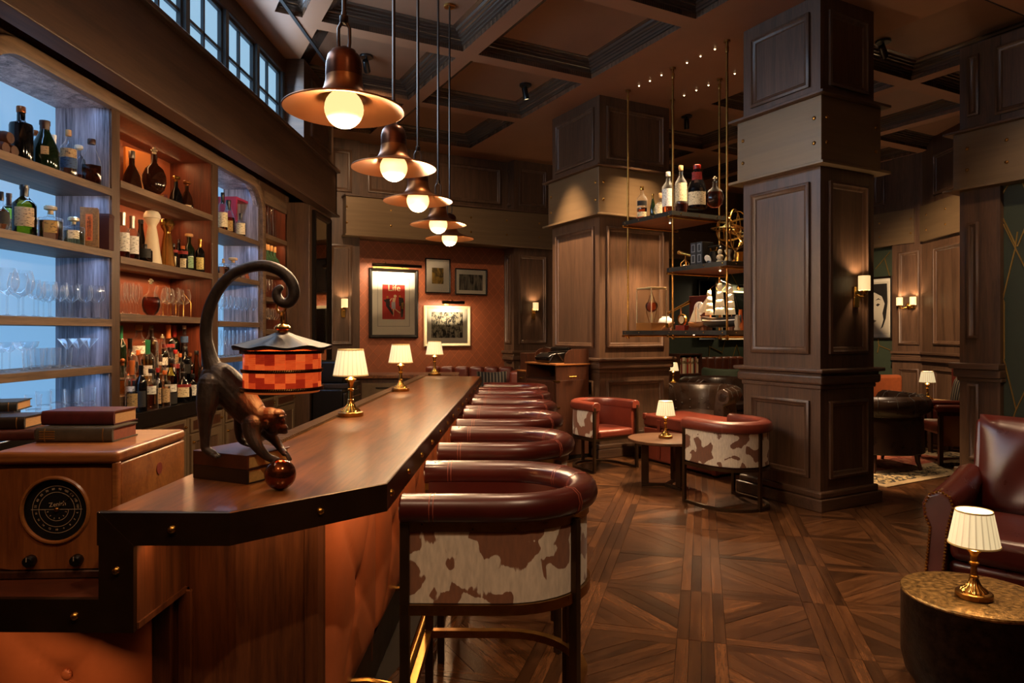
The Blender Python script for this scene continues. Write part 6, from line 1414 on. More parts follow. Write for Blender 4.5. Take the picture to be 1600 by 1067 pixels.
def sv_at(px, u, z):                     # where a pixel column meets the vertical plane u = 5 + u
    q = atU(px, HZ, 5.0+u); return UV(5.0+u, q.y, z+.001)
g8 = 'bottles on the top tier of the hanging shelf'; z = 2.81
bottle('tall whisky bottle with slanted dark label on the hanging shelf', sv_at(1003, .10, z), 'std', .40, .060, 'c', 'r', .36, ((.42, .56, 'black', 60), (.1, .24, 'cream', 60)), 'gold', group=g8)
bottle('slim dark champagne bottle with gold foil on the hanging shelf', sv_at(1020, .20, z), 'slope', .31, .034, 'dg', None, 0, (), 'gold', 'long', group=g8)
bottle('round gold labelled flask half hidden behind the milky bottle', sv_at(1032, .16, z), 'round', .28, .075, 'c', 'y', .4, ((.12, .5, 'cream', 50),), 'cork', group=g8)
bottle('milky clear bottle with white cap and pale label on the hanging shelf', sv_at(1044, .06, z), 'std', .46, .066, 'c', 'r', .2, ((.16, .58, 'white', 80),), 'white', group=g8)
bottle('tall clear bottle with pictorial cream label on the hanging shelf', sv_at(1064, .16, z), 'std', .52, .064, 'c', 'd', .22, ((.24, .62, 'cream', 80),), 'cork', group=g8)
bottle('big bellied liqueur bottle with red neck and large cream label', sv_at(1089, .12, z), 'slope', .46, .100, 'k', None, 0, ((.06, .36, 'cream', 60), (.62, .80, 'red', 30)), 'red', group=g8)
bottle('round crystal decanter with beaded edge and flower stopper on the hanging shelf', sv_at(1117, .24, z), 'round', .33, .090, 'c', 'd', .5, (), 'glass', 'fleur', flat=.5, group=g8)
settle(False)
# middle tier
z = 2.20
tl = thing('small_telescope', 'small brass telescope on a tripod on the hanging shelf', 'telescope', sv_at(1071, .1, z), TH)
ob('tube', MB().tube([(-.02, .09, .17), (.0, .0, .145), (.02, -.07, .125)], [.018, .016, .013], 12), BRASSB, tl); ob('stand', MB().tube([(0, 0, .02), (0, 0, .14)], .006, 8).ball((0, 0, .015), .035, 12, sq=(1, 1, .45)), BRASS, tl)
for a in range(3): ob('leg', MB().tube([(0, 0, .09), (.05*cos(a*2.1), .05*sin(a*2.1), .05), (.045*cos(a*2.1), .045*sin(a*2.1), .003)], .005, 6), BRASS, tl)
for k, lb in enumerate(('dark book with silver spine panels, nearest the telescope', 'dark book with silver spine panels, next to the old telephone')):
    q = sv_at(1083+9.5*k, .03, z); t = thing('book', lb, 'book', q, TH-pi/2); b = MB()
    ob('cover', MB().box(-.04, .04, 0, .16, 0, .24), plain('slate_book_cloth', '1c2024', 0.45), t, bev=.003, smooth=0)
    for zz_ in (.03, .14): ob('spine_panel', MB().ring(.05, .08, [(0, 0), (0, .0015), (.006, .0015), (.006, 0)]).mv(z=zz_+.04), plain('silver_print', '8a8e90', 0.4), t, smooth=0)
tp = thing('old_telephone', 'antique black and brass telephone on the hanging shelf', 'telephone', sv_at(1115, .12, z), TH-pi/2)
ob('body', MB().lathe([(0, 0), (.075, 0), (.08, .01), (.07, .05), (.045, .10), (.035, .13), (0, .135)], 20, mod=lambda a, z_: 1+.08*cos(4*a)), BLACK, tp); ob('dial', MB().lathe([(0, 0), (.042, 0), (.042, .008), (.018, .012), (0, .012)], 20).mv(rx=pi/2+.5, y=-.075, z=.055), plain('pale_dial', 'c2beb4', 0.4), tp)
h_ = ob('handset', MB().tube([(-.09, 0, .175), (-.05, 0, .185), (.05, 0, .185), (.09, 0, .175)], .010, 8).ball((-.095, 0, .16), .024, 10, sq=(1, 1, .8)).ball((.095, 0, .16), .024, 10, sq=(1, 1, .8)), BLACK, tp); ob('cradle', MB().tube([(-.05, 0, .175), (-.04, 0, .14), (.04, 0, .14), (.05, 0, .175)], .007, 8), BRASSB, tp)
lathe_thing('figurine', 'small pale bust figurine beside the telephone on the hanging shelf', 'figurine', sv_at(1125, .06, z), [(0, 0), (.035, 0), (.035, .02), (.022, .03), (.038, .055), (.03, .075), (.014, .085), (.022, .10), (.022, .12), (.012, .135), (0, .137)], plain('pale_stone', 'a8977a', 0.6))
lathe_thing('stone_vase', 'little waisted stone vase near the armillary sphere', 'vase', sv_at(1138, .10, z), [(0, 0), (.04, 0), (.038, .02), (.024, .06), (.024, .08), (.038, .12), (.036, .125), (.022, .09)], plain('pale_stone', 'a8977a', 0.6))
lathe_thing('brass_cup', 'small copper cup beside the armillary sphere base', 'cup', sv_at(1155, .12, z), [(0, 0), (.035, 0), (.04, .08), (.043, .09), (.04, .09), (.035, .01), (0, .008)], BRASSB)
arm = thing('armillary_sphere', 'brass armillary sphere on the hanging shelf', 'armillary sphere', sv_at(1149, .25, z), TH+.5)
ob('stand', MB().lathe([(0, 0), (.07, 0), (.072, .012), (.03, .03), (.015, .05), (.02, .08), (.01, .10), (.012, .14)], 20), BRASS, arm)
Rr = .20
def ring_band(R_, w_, t_, rot):
    return MB().lathe([(R_, -w_), (R_+t_, -w_), (R_+t_, w_), (R_, w_), (R_, -w_)], 48, cap=False).T(Matrix.Translation((0, 0, .34)) @ rot.to_4x4())
from mathutils import Euler
for (R_, w_, t_, e_) in ((Rr, .004, .012, (pi/2, 0, 0)), (Rr-.01, .010, .004, (.35, .2, 0)), (Rr-.02, .010, .004, (-.4, .3, 0)), (Rr-.015, .008, .004, (pi/2, 0, .9)), (Rr-.015, .006, .004, (pi/2, 0, 2.0)), (Rr+.012, .003, .03, (.1, 0, 0)), (Rr*.75, .004, .004, (1.0, .5, 0))):
    ob('ring', ring_band(R_, w_, t_, Euler(e_).to_matrix()), BRASSB, arm)
ob('globe', MB().ball((0, 0, .34), .042, 18), BRASSB, arm); ob('axis', MB().tube([(-.09, 0, .16), (.09, 0, .52)], .004, 6), BRASSB, arm)
ob('ring_support', MB().tube([(Rr*1.03*cos(a), 0, .34+Rr*1.03*sin(a)) for a in [pi+pi*i/14 for i in range(15)]], .008, 8), BRASS, arm)
# lowest tier
z = 1.525
ca = thing('display_case', 'clear acrylic case holding a cognac decanter on the hanging shelf', 'display case', sv_at(1018, .16, z), TH-pi/2)
for (x0, x1, y0, y1, z0, z1) in ((-.13, .13, -.11, -.107, .09, .48), (-.13, .13, .107, .11, .09, .48), (-.13, -.127, -.107, .107, .09, .48), (.127, .13, -.107, .107, .09, .48)): ob('pane', MB().box(x0, x1, y0, y1, z0, z1), glass('acrylic', (.98, .98, .96), 1.25, .06), ca, smooth=0)
for sx in (-1, 1):
    for sy in (-1, 1): ob('corner_edge', MB().box(sx*.131-.004, sx*.131+.004, sy*.111-.004, sy*.111+.004, .09, .48), plain('acrylic_bright_edge', 'cdbb92', 0.3), ca, smooth=0)
ob('lid', MB().box(-.135, .135, -.115, .115, .48, .497), plain('acrylic_edge', 'b09a72', 0.25), ca, bev=.002, smooth=0)
ob('base', MB().box(-.135, .135, -.115, .115, 0, .09), plain('amber_case_base', '8a5a2c', 0.3), ca, bev=.003, smooth=0)
ob('cradle', MB().tube([(0, 0, .46), (-.085, 0, .28), (-.09, 0, .22), (-.04, 0, .095)], .004, 6).tube([(0, 0, .46), (.085, 0, .28), (.09, 0, .22), (.04, 0, .095)], .004, 6), BRASSB, ca)
q = sv_at(1018, .16, z+.215); dc = bottle('round cognac decanter inside the acrylic case on the hanging shelf', q, 'round', .22, .072, 'c', 'r', .5, (), 'glass', 'fleur', flat=.6, group=None)
lathe_thing('jar', 'pale frosted jar behind the acrylic case on the hanging shelf', 'jar', sv_at(1040, .38, z), [(0, 0), (.07, 0), (.08, .02), (.085, .10), (.07, .14), (.045, .155), (.045, .17), (0, .17)], FROST)
pr_ = thing('propeller', 'brown wooden propeller blade lying on the hanging shelf', 'propeller', sv_at(1045, .08, z), TH-pi/2)
ob('blade', MB().ball((0, 0, .05), .05, 16, sq=(2.4, .35, .5)).mv(ry=-.35), RADIOW, pr_, smooth=60); ob('hub', MB().lathe([(0, -.025), (.025, -.025), (.025, .025), (0, .025)], 16).mv(rx=pi/2, z=.055), BRASSB, pr_); ob('foot', MB().box(-.05, .05, -.03, .03, 0, .024), BARW, pr_, smooth=0)
cn = thing('small_cannon', 'brass and wood telescope on a slanting rest, hanging shelf', 'telescope', sv_at(1064, .30, z), TH-pi/2)
ob('tube', MB().tube([(-.22, 0, .20), (.0, 0, .27), (.14, 0, .315)], [.012, .015, .018], 12), BRASSB, cn)
for x in (-.08, .08): ob('leg', MB().tube([(x, -.06*(1 if x > 0 else -1), .004), (0, 0, .26)], .008, 8), RADIOW, cn)
ob('cross_piece', MB().box(-.1, .1, -.06, .06, .0, .012), RADIOW, cn, smooth=0)
ck = thing('brass_ring_clock', 'round brass desk clock on a red wooden block', 'clock', sv_at(1066, .06, z), TH-pi/2)
ob('block', MB().box(-.07, .07, -.035, .035, 0, .055), plain('red_wood_block', '7a2a1a', 0.4), ck, bev=.003, smooth=0); ob('rim', MB().lathe([(.042, -.014), (.06, -.014), (.062, 0), (.06, .014), (.042, .014), (.042, -.014)], 28, cap=False).mv(rx=pi/2, z=.115), BRASSB, ck); ob('face', MB().lathe([(0, 0), (.042, 0), (.042, .01), (0, .01)], 24).mv(rx=pi/2, z=.115), plain('clock_face', 'c9a878', 0.5), ck)
m_ = thing('plaque_clock', 'dark mahogany plaque clock behind the small sailing boat', 'clock', sv_at(1094, .34, z), TH-pi/2)
ob('plaque', MB().box(-.16, .16, -.012, .012, .0, .38), plain('mahogany', '3c120c', 0.3), m_, bev=.004, smooth=0); ob('face', MB().lathe([(0, 0), (.075, 0), (.075, .008), (0, .008)], 28).mv(rx=pi/2, z=.24, y=-.012), MATB, m_)
hd = ob('hands', MB().box(-.002, .002, -.023, -.021, .24, .295).box(-.002, .03, -.023, -.021, .238, .242), BLACK, m_, smooth=0)
SAIL = plain('cream_sailcloth', 'd8c49a', 0.7)
def sail(x0, x1, z0, z1, x2, x3, bul, y=0):
    n = 6; b = MB()
    for j in range(n+1):
        t = j/n; a, c_ = x0+(x2-x0)*t, x1+(x3-x1)*t
        for i in range(n+1): s_ = i/n; b.v.append(Vector((a+(c_-a)*s_, y-bul*sin(pi*s_)*sin(pi*min(1, t*.9+.1)), z0+(z1-z0)*t)))
    for j in range(n):
        for i in range(n): k = j*(n+1)+i; b.f.append([k, k+1, k+n+2, k+n+1]); b.m.append(0)
    return b
sb = thing('model_yacht', 'small model sailing boat with two white sails before the plaque clock', 'model ship', sv_at(1087, .10, z), TH-pi/2)
def hull(L_, B_, H_, m1, par, nm='hull'):
    n = 12; b = MB()
    for i in range(n+1):
        t = i/n; x = -L_/2+L_*t; w_ = B_/2*(1-abs(2*t-1)**2.4)*(.9 if t < .1 else 1)+.004; sheer = .25*H_*(2*t-1)**2; kz = H_*.5*abs(2*t-1)**4
        for k in range(7): a = pi*k/6; b.v.append(Vector((x, -w_*cos(a), kz+(H_+sheer-kz)*(1-sin(a)**.8))))
    for i in range(n):
        for k in range(6): q0 = i*7+k; b.f.append([q0, q0+1, q0+8, q0+7]); b.m.append(0)
    for i in range(n): b.f.append([i*7, i*7+7, i*7+13, i*7+6]); b.m.append(0)
    return ob(nm, b, m1, par, smooth=60)
ob('cradle', MB().box(-.08, .08, -.03, .03, 0, .03), BARW, sb, smooth=0); hl = hull(.22, .06, .05, RADIOW, sb); hl.location.z = .028
ob('mast', MB().tube([(0, 0, .07), (0, 0, .27)], .003, 6), RADIOW, sb)
ob('sail', sail(-.10, -.005, .09, .25, -.01, -.004, .012), SAIL, sb); ob('sail', sail(.005, .09, .09, .25, .004, .02, .012), SAIL, sb)
sp = thing('model_ship', 'large model galleon with three masts of cream sails on the hanging shelf', 'model ship', sv_at(1126, .26, z), TH-pi/2)
ob('cradle', MB().box(-.20, -.16, -.04, .04, 0, .035).box(.16, .20, -.04, .04, 0, .035), BARW, sp, smooth=0)
hl = hull(.56, .13, .10, plain('ship_black_hull', '1c1612', 0.4), sp); hl.location.z = .03
st_ = MB().box(-.25, .25, -.0672, -.0655, .098, .108); ob('gun_stripe', MB().tube([(-.24+.048*i, -.0655*(1-abs((-.24+.048*i)/.28)**2.4)-.002, .10+.012*((-.24+.048*i)/.28)**2) for i in range(11)], .006, 6), MATB, sp)
bow = ob('bowsprit', MB().tube([(-.26, 0, .13), (-.40, 0, .20)], .005, 6), RADIOW, sp)
for x, hM in ((-.15, .34), (0, .42), (.15, .36)):
    mm_ = ob('mast', MB().tube([(x, 0, .10), (x, 0, .10+hM)], [.006, .003], 6), RADIOW, sp)
    zz_ = .16
    for k in range(4):
        wS = (.075, .066, .052, .036)[k]*(hM/.40); hS = hM*.20
        ob('sail', sail(x-wS, x+wS, zz_, zz_+hS*.92, x-wS*.82, x+wS*.82, .03, -.012), SAIL, mm_); zz_ += hS
ob('rigging', MB().tube([(-.40, 0, .20), (-.15, 0, .44), (0, 0, .52), (.15, 0, .46), (.27, 0, .14)], .0015, 4), BARW, sp)
for s_ in (0, 1): ob('jib', sail(-.36+.08*s_, -.20+.04*s_, .19, .36, -.19, -.18, .01, .0), SAIL, sp)
for (px, u_, lb, cat, prof, mt) in ((1152, .12, 'small figurine of pale stone at the column end of the lowest tier', 'figurine', [(0, 0), (.03, 0), (.03, .02), (.02, .03), (.03, .08), (.02, .11), (.024, .13), (.012, .15), (0, .152)], plain('pale_stone', 'a8977a', 0.6)), (1157, .3, 'orange glass bottle vase at the column end of the lowest tier', 'vase', [(0, 0), (.04, 0), (.045, .05), (.02, .12), (.016, .2), (.02, .21)], plain('orange_glaze', 'b8602a', 0.25)), (1146, .40, 'turned wooden pot behind the galleon stern', 'pot', [(0, 0), (.05, 0), (.055, .06), (.04, .10), (.042, .11), (0, .11)], RADIOW)):
    lathe_thing(cat, lb, cat, sv_at(px, u_, z), prof, mt)
light('SPOT', 'shelf_downlight', UV(5.3, 5.68, 1.46), 75, (1, .66, .36), .03, angle=125, blend=.6); light('SPOT', 'shelf_downlight', UV(5.34, 5.25, 2.13), 90, (1, .66, .36), .03, angle=120, blend=.8); light('SPOT', 'shelf_downlight', UV(5.34, 6.1, 2.74), 90, (1, .66, .36), .03, angle=120, blend=.8)

# ================================================================== LOUNGE FURNITURE
def face_rz(d): return atan2(-d[1], -d[0])      # local -x looks along d
def cw(x, y): return Vector((x*cos(YAW)-y*sin(YAW), x*sin(YAW)+y*cos(YAW), 0))
def tub_chair(label, mid, facing, hide_m):
    r = thing('tub_chair', label, 'chair', mid, face_rz(facing), 'cowhide tub chairs by the round table')
    Rr, xs = .31, .27; p = upath(xs, Rr, 16)
    prof = [(.010, .655), (.028, .67), (.032, .70), (.022, .735), (-.005, .752), (-.05, .752), (-.075, .735), (-.082, .70), (-.078, .66)]
    ob('arm_pad', MB().sweep(p, prof), RUSSET, r, smooth=60, bev=.006)
    ob('back_padding', MB().sweep(upath(xs, Rr, 16, .02), [(-.02, .36), (-.02, .67), (-.075, .67), (-.082, .55), (-.07, .42), (-.06, .36)]), RUSSET, r, smooth=60)
    ob('cowhide_panel', MB().sweep(upath(xs, Rr, 20, .02), [(0, .375), (0, .655), (-.02, .655), (-.02, .375)]), hide_m, r, smooth=60)
    ob('seat', MB().prism([(.0, -.25), (xs, -.25)]+[(xs+.25*sin(pi*i/12), -.25*cos(pi*i/12)) for i in range(1, 12)]+[(xs, .25), (.0, .25)], .355, .45), RUSSET, r, bev=.03, seg=3, smooth=50)
    ob('seat_ring', MB().sweep(p, [(.008, .335), (.008, .362), (-.03, .362), (-.03, .335)]), TRIM, r, smooth=50); ob('seat_board', MB().box(0, xs+.1, -.30, .30, .335, .357), TRIM, r, smooth=0)
    for y in (-Rr+.004, Rr-.004): ob('leg', MB().box(-.004, .026, y-.014, y+.014, 0, .70), TRIM, r, bev=.002, smooth=0)
    ob('leg', MB().cb((xs+Rr+.002, 0, .33), (.026, .03, .66)), TRIM, r, bev=.002, smooth=0)
    ob('floor_runner', MB().sweep(p, [(.006, 0), (.006, .024), (-.022, .024), (-.022, 0)]), TRIM, r, smooth=50)
    for a in (-60, 0, 60):
        c_ = Vector((xs+Rr*cos(RAD(a)), Rr*sin(RAD(a)))); nn = Vector((cos(RAD(a)), sin(RAD(a))))
        ob('stitched_seam', MB().tube([(c_.x+nn.x*o_, c_.y+nn.y*o_, z_) for o_, z_ in prof], .0022, 4), LEATHERS, r)
    ob('button', MB().ball((xs+Rr-.085, 0, .58), .014, 10, sq=(.6, 1, 1)), RUSSET, r); return r
A1, A2 = cw(.872, 7.27), cw(1.41, 7.62); B1_, B2_ = cw(1.527, 6.08), cw(2.06, 6.38)
tub_chair('russet leather tub chair with its seat in view, before the warm column', (A1+A2)/2, cw(.547, -.84), HIDE[2])
tub_chair('cowhide backed tub chair turned away, between round table and near column', (B1_+B2_)/2, cw(-.49, .87), HIDE[1])
# round table and its lamp
ct = thing('cafe_table', 'round dark table between the two cowhide tub chairs', 'table', (0, 0, 0), RAD(28))
q = atZ(1040, 684, .47); ct.location = (q.x, q.y, 0); RT = .365
ob('top', MB().lathe([(0, .442), (RT-.004, .442), (RT, .446), (RT, .466), (RT-.004, .47), (0, .47)], 56), TOPW, ct)
for k in range(3):
    a = k*2*pi/3+.5; ob('leg', MB().cb((.2*cos(a), .2*sin(a), .236), (.07, .03, .412), a), TRIM, ct, bev=.003, smooth=0)
    ob('foot_bar', MB().cb((.11*cos(a), .11*sin(a), .013), (.25, .03, .024), a), TRIM, ct, bev=.002, smooth=0)
table_lamp('brass table lamp on the round table between the tub chairs', (q.x, q.y, .471), e=2.6)
# trunk
tk = thing('travel_chest', 'orange red leather travel chest with padlock behind the round table', 'chest', cw(2.10, 7.05), TH)
tL, tW, tH_ = 1.16, .62, .55
ob('body', MB().box(0, tW, 0, tL, .02, .40), plain('red_trunk_leather', '64291b', 0.42, var=0.2, scale=7, bump=0.06), tk, bev=.02, seg=3); ob('lid', MB().box(-.004, tW+.004, -.004, tL+.004, .405, tH_), MATS['red_trunk_leather'], tk, bev=.03, seg=4)
for y in (.28, .88): ob('strap', MB().box(-.012, -.003, y-.025, y+.025, .06, .50), RUSSET, tk, bev=.003)
for y, n_ in ((.42, 'lock'), (.76, 'lock')): ob(n_, MB().box(-.018, -.004, y-.025, y+.025, .36, .42), BRASSB, tk, bev=.003); 
ob('padlock', MB().box(-.03, -.015, .74, .78, .29, .335).tube([(-.022, .748, .335), (-.022, .748, .355), (-.022, .76, .365), (-.022, .772, .355), (-.022, .772, .335)], .004, 6), STEEL, tk)
for y in (.0, tL):
    for z in (.0, 1): ob('corner_guard', MB().box(-.010, .05, y-.05 if y else -.010, y+.010 if y else .05, .02 if not z else tH_-.07, .09 if not z else tH_+.004), RUSSET, tk, bev=.01)
# dark chesterfield armchairs, buttoned rolled arms and back as one shell
def chesterfield(label, c, facing, W_=.92, D_=.85, H_=.74, leg=.12, seat=True):
    r = thing('chesterfield_armchair', label, 'armchair', c, face_rz(facing), 'dark chesterfield armchairs in the lounge')
    Rr = W_/2-.02; xs = D_-Rr; p = upath(xs, Rr, 18)
    h0 = H_-.2
    prof = [(.02, leg), (-.0, h0-.02), (.055, h0+.02), (.085, h0+.09), (.065, h0+.16), (0, H_), (-.07, h0+.17), (-.10, h0+.10), (-.12, h0), (-.13, .38), (-.12, leg)]
    sh_ = ob('shell', MB().sweep(p, prof), DKLEATHER, r, smooth=70, bev=.012)
    for s_ in (-1, 1): ob('arm_front', MB().lathe([(0, 0), (.055, 0), (.08, -.012), (.085, -.02), (.085, .0)], 20).mv(ry=-pi/2, x=-.008, y=s_*(Rr-.01), z=h0+.085), DKLEATHER, r)
    ob('seat_cushion', MB().prism([(.02, -Rr+.13), (xs, -Rr+.13)]+[(xs+(Rr-.13)*sin(pi*i/10), -(Rr-.13)*cos(pi*i/10)) for i in range(1, 10)]+[(xs, Rr-.13), (.02, Rr-.13)], .29, .44), DKLEATHER, r, bev=.045, seg=3, smooth=60)
    ob('seat_base', MB().prism([(.02, -Rr+.1), (xs, -Rr+.1)]+[(xs+(Rr-.1)*sin(pi*i/10), -(Rr-.1)*cos(pi*i/10)) for i in range(1, 10)]+[(xs, Rr-.1), (.02, Rr-.1)], leg, .29), DKLEATHER, r, smooth=50)
    for i in range(1, len(p)-1, 2):
        a, b = Vector(p[i-1]), Vector(p[i+1]); d = (b-a).normalized(); n = Vector((d.y, -d.x)); c_ = Vector(p[i])
        ob('pleat', MB().tube([(c_.x+n.x*(o_+.001), c_.y+n.y*(o_+.001), z_) for o_, z_ in prof[2:9]], .0035, 5), plain('dark_leather_seam', '120a06', 0.5), sh_)
        for (o_, z_) in ((-.122, h0-.03), (-.128, .46)) if i % 4 == 1 else ((-.126, .53),): ob('button', MB().ball((c_.x+n.x*o_, c_.y+n.y*o_, z_), .012, 8), DKLEATHER, sh_)
    for (x, y, s_) in ((.06, -Rr+.06, -1), (.06, Rr-.06, 1), (xs+Rr*.6, -Rr*.6, -1), (xs+Rr*.6, Rr*.6, 1)):
        ob('leg', MB().tube([(x, y, leg+.01), (x+.01, y+.006*s_, leg*.5), (x+.03*(1 if x > .2 else -1), y+.03*s_, 0.005)], [.03, .026, .018], 8), CABW, r)
    return r
chesterfield('dark leather chesterfield tub chair with wooden legs on the patterned rug', at(1328, 640, 8.0)-Vector((0, 0, at(1328, 640, 8.0).z-.0095)), cw(-.25, 1.0), .95, .86, .82, .20)
p = at(1092, 640, 9.2); chesterfield('dark chesterfield armchair facing the trunk, in the gap between columns', (p.x-.25, p.y-.35, 0), cw(-.55, -.75), 1.0, .9, .80)
p = at(1142, 620, 10.4); chesterfield('dark chesterfield armchair beyond the first one, beside the near column edge', (p.x, p.y, 0), cw(.3, -.9), 1.0, .9, .80)
gp = at(1132, 600, 12.3); gc = thing('green_armchair', 'dark green velvet armchair with curved back in the lounge', 'armchair', (gp.x, gp.y, 0), face_rz(cw(.1, 1)))
GV = plain('green_velvet', '1f2a18', 0.8, var=0.2); p_ = upath(.3, .38, 14)
ob('shell', MB().sweep(p_, [(.02, .15), (.03, .84), (.0, .88), (-.06, .88), (-.08, .84), (-.08, .15)]), GV, gc, smooth=60, bev=.02); ob('seat', MB().box(.0, .55, -.3, .3, .16, .44), GV, gc, bev=.04)
for x in (.05, .6):
    for y in (-.28, .28): ob('leg', MB().tube([(x, y, .16), (x, y, .0)], [.025, .015], 8), CABW, gc)
# banquettes, rear ones along the walls
def banquette(label, a, b, depth, H_, mat, seath=.45, ch=7, group=None):
    a = Vector(a); b = Vector(b); L_ = (b-a).length; rz = atan2(b.y-a.y, b.x-a.x)
    r = thing('banquette', label, 'sofa', a, rz, group)
    ob('base', MB().box(0, L_, .06, depth, 0, seath-.12), mat, r, bev=.01); ob('seat', MB().box(.01, L_-.01, .02, depth-.15, seath-.115, seath), mat, r, bev=.04, seg=3)
    for k in range(ch):
        x0, x1 = L_*k/ch, L_*(k+1)/ch; ob('back_channel', MB().box(x0+.002, x1-.002, depth-.16, depth, seath-.05, H_), mat, r, bev=.045, seg=3)
    return r
a = at(652, 583, 9.75); b = at(796, 583, 9.6)
bq = banquette('russet leather banquette under the picture wall, beyond the bar end', (a.x, a.y, 0), (b.x, b.y, 0), .6, 1.0, RUSSET, ch=6)
ea = ob('end_arm', MB().box((b-a).length, (b-a).length+.16, -.05, .6, 0, .96), RUSSET, bq, bev=.04, seg=3); ob('button', MB().ball(((b-a).length+.08, -.05, .72), .012, 8), RUSSET, ea)
def cushion(label, loc, rz, tilt, m, k=.42):
    n = 10; b = MB()
    for s_ in (1, -1):
        n0 = len(b.v)
        for j in range(n+1):
            for i in range(n+1):
                x, z = -1+2*i/n, -1+2*j/n; t = ((1-x**4)*(1-z**4))**.5; pin = 1-.06*(abs(x)**2*(1-abs(z))+abs(z)**2*(1-abs(x)))
                b.v.append(Vector((x*k/2*pin, s_*t*k*.17, (z*pin+1)*k/2)))
        for j in range(n):
            for i in range(n): q0 = n0+j*(n+1)+i; b.f.append([q0, q0+1, q0+n+2, q0+n+1]); b.m.append(0)
    r = ob('cushion', b, m, None, smooth=70, label=label, cat='cushion'); r.location = loc; r.rotation_euler = (tilt, 0, rz); return r
def stripes(name, c1, c2, k):
    m, t, N, L, P_ = nt(name); tc = N.new('ShaderNodeTexCoord'); wv = N.new('ShaderNodeTexWave'); ins(wv, Scale=k); wv.bands_direction = 'X'; L.new(tc.outputs['Object'], wv.inputs[0])
    rp = N.new('ShaderNodeValToRGB'); rp.color_ramp.interpolation = 'CONSTANT'; rp.color_ramp.elements[0].color = hx(c1); rp.color_ramp.elements[1].position = .72; rp.color_ramp.elements[1].color = hx(c2)
    L.new(wv.outputs[0], rp.inputs[0]); L.new(rp.outputs[0], P_.inputs['Base Color']); ins(P_, Roughness=.85); return m
ST1 = stripes('dark_striped_cloth', '16120f', '6a6050', 7.0)
c = at(769, 591, 9.35); cushion('dark striped cushion at the end of the russet banquette', (c.x, c.y, .56), .1, -.25, ST1)
# lounge: brown banquette, bookcase, lamps
bcp = atV(1063, 560, 9.93); banquette('brown leather banquette along the green end wall', UV(bcp.x+.62, 9.6), UV(10.75, 9.6), .62, 1.02, plain('brown_banquette_leather', '5a2c18', 0.4, var=0.2), ch=6)
bcp = atV(1063, 560, 9.93); kc = thing('bookcase', 'low dark bookcase packed with books beyond the hanging shelf', 'bookcase', UV(bcp.x, 9.93, 0), TH)
bw = .52
for (x0, x1, z0, z1) in ((-.03, 0, 0, 1.10), (bw, bw+.03, 0, 1.10), (0, bw, 1.07, 1.10), (0, bw, .69, .72), (0, bw, .27, .30)): ob('panel', MB().box(x0, x1, 0, .3, z0, z1), CABW, kc, smooth=0)
ob('back', MB().box(0, bw, .28, .3, .3, 1.07), CABW, kc, smooth=0); ob('plinth', MB().box(0, bw, .02, .3, 0, .27), CABW, kc, smooth=0)
cols = ['b09a78', 'c2a884', '8a2a1c', 'c0b090', 'b04a30', '9a2018', 'c9ba98', '6a1a14', 'd0c2a0', 'a89a80', '2a241c', 'c9b48a', 'bfa878', '8a7a5a', 'd4c8a8']
for sh_, z in ((0, .721), (1, .301)):
    x = .004; k = 0
    while x < bw-.035:
        w_ = random.uniform(.026, .042); h_ = random.uniform(.27, .325); d_ = random.uniform(.18, .24); cc = cols[(k*7+sh_*4) % len(cols)]
        o_ = (Matrix.Translation(kc.location) @ Matrix.Rotation(TH, 4, 'Z')) @ Vector((x, .03, z))
        t = thing('book', 'book on the %s shelf of the low bookcase, %s from the warm column' % (('upper', 'lower')[sh_], ORD[k]), 'book', o_, TH, ('books on the upper bookcase shelf', 'books on the lower bookcase shelf')[sh_])
        m__ = plain('book_cloth_'+cc, cc, 0.6)
        ob('cover', MB().box(0, w_, 0, d_, 0, h_), m__, t, bev=.002, smooth=0); ob('spine_label', MB().box(.004, w_-.004, -.001, 0, h_*.62, h_*.78), plain('book_spine_label', '5a4424', 0.5), t, smooth=0)
        x += w_+.0015; k += 1
q = at(1052, 588, 11.8); ts = thing('side_table', 'small dark side table holding a lamp behind the warm column', 'table', (q.x, q.y, 0), 0)
ob('top', MB().lathe([(0, .60), (.22, .60), (.225, .61), (.22, .625), (0, .625)], 28), TOPW, ts); ob('column', MB().lathe([(.16, 0), (.16, .02), (.03, .04), (.025, .58), (.06, .60)], 20), BRASS, ts)
table_lamp('small lit lamp half hidden behind the warm column', (q.x, q.y, .626), e=2.4)
# lounge on the right: sofa, red wing seat, lamp table, rug
LNG = 'lounge'
a, b = at(1330, 630, 9.9), at(1440, 630, 10.0)
so = thing('sofa', 'orange tan sofa back beyond the dark tub chair on the rug', 'sofa', (a.x, a.y, 0), atan2(b.y-a.y, b.x-a.x)); L_ = (b-a).length
TS = plain('tan_sofa_leather', '8a4522', 0.5, var=0.15)
ob('back', MB().box(0, L_, -.55, -.40, .12, .86), TS, so, bev=.05, seg=3); ob('seat', MB().box(.1, L_-.1, -1.1, -.55, .2, .45), TS, so, bev=.04); 
for x in (0, L_-.14): ob('arm', MB().box(x, x+.14, -1.15, -.5, .12, .68), TS, so, bev=.05, seg=3)
for x in (.06, L_-.06):
    for y in (-.48, -1.08): ob('leg', MB().tube([(x, y, .14), (x, y, 0)], [.022, .016], 8), CABW, so)
so.location = (a.x, a.y, 0); so.rotation_euler.z += pi; so.location = (b.x, b.y, 0)
qn = at(1449, 622, 8.75); nd = thing('side_table', 'pale topped side table with lamp between sofa and red seat', 'table', (qn.x, qn.y, .0095), .4)
ob('top', MB().box(-.2, .2, -.2, .2, .60, .635), plain('pale_wood_top', '8a6a48', 0.4), nd, bev=.005, smooth=0); ob('apron', MB().box(-.17, .17, -.17, .17, .54, .60), CABW, nd, smooth=0)
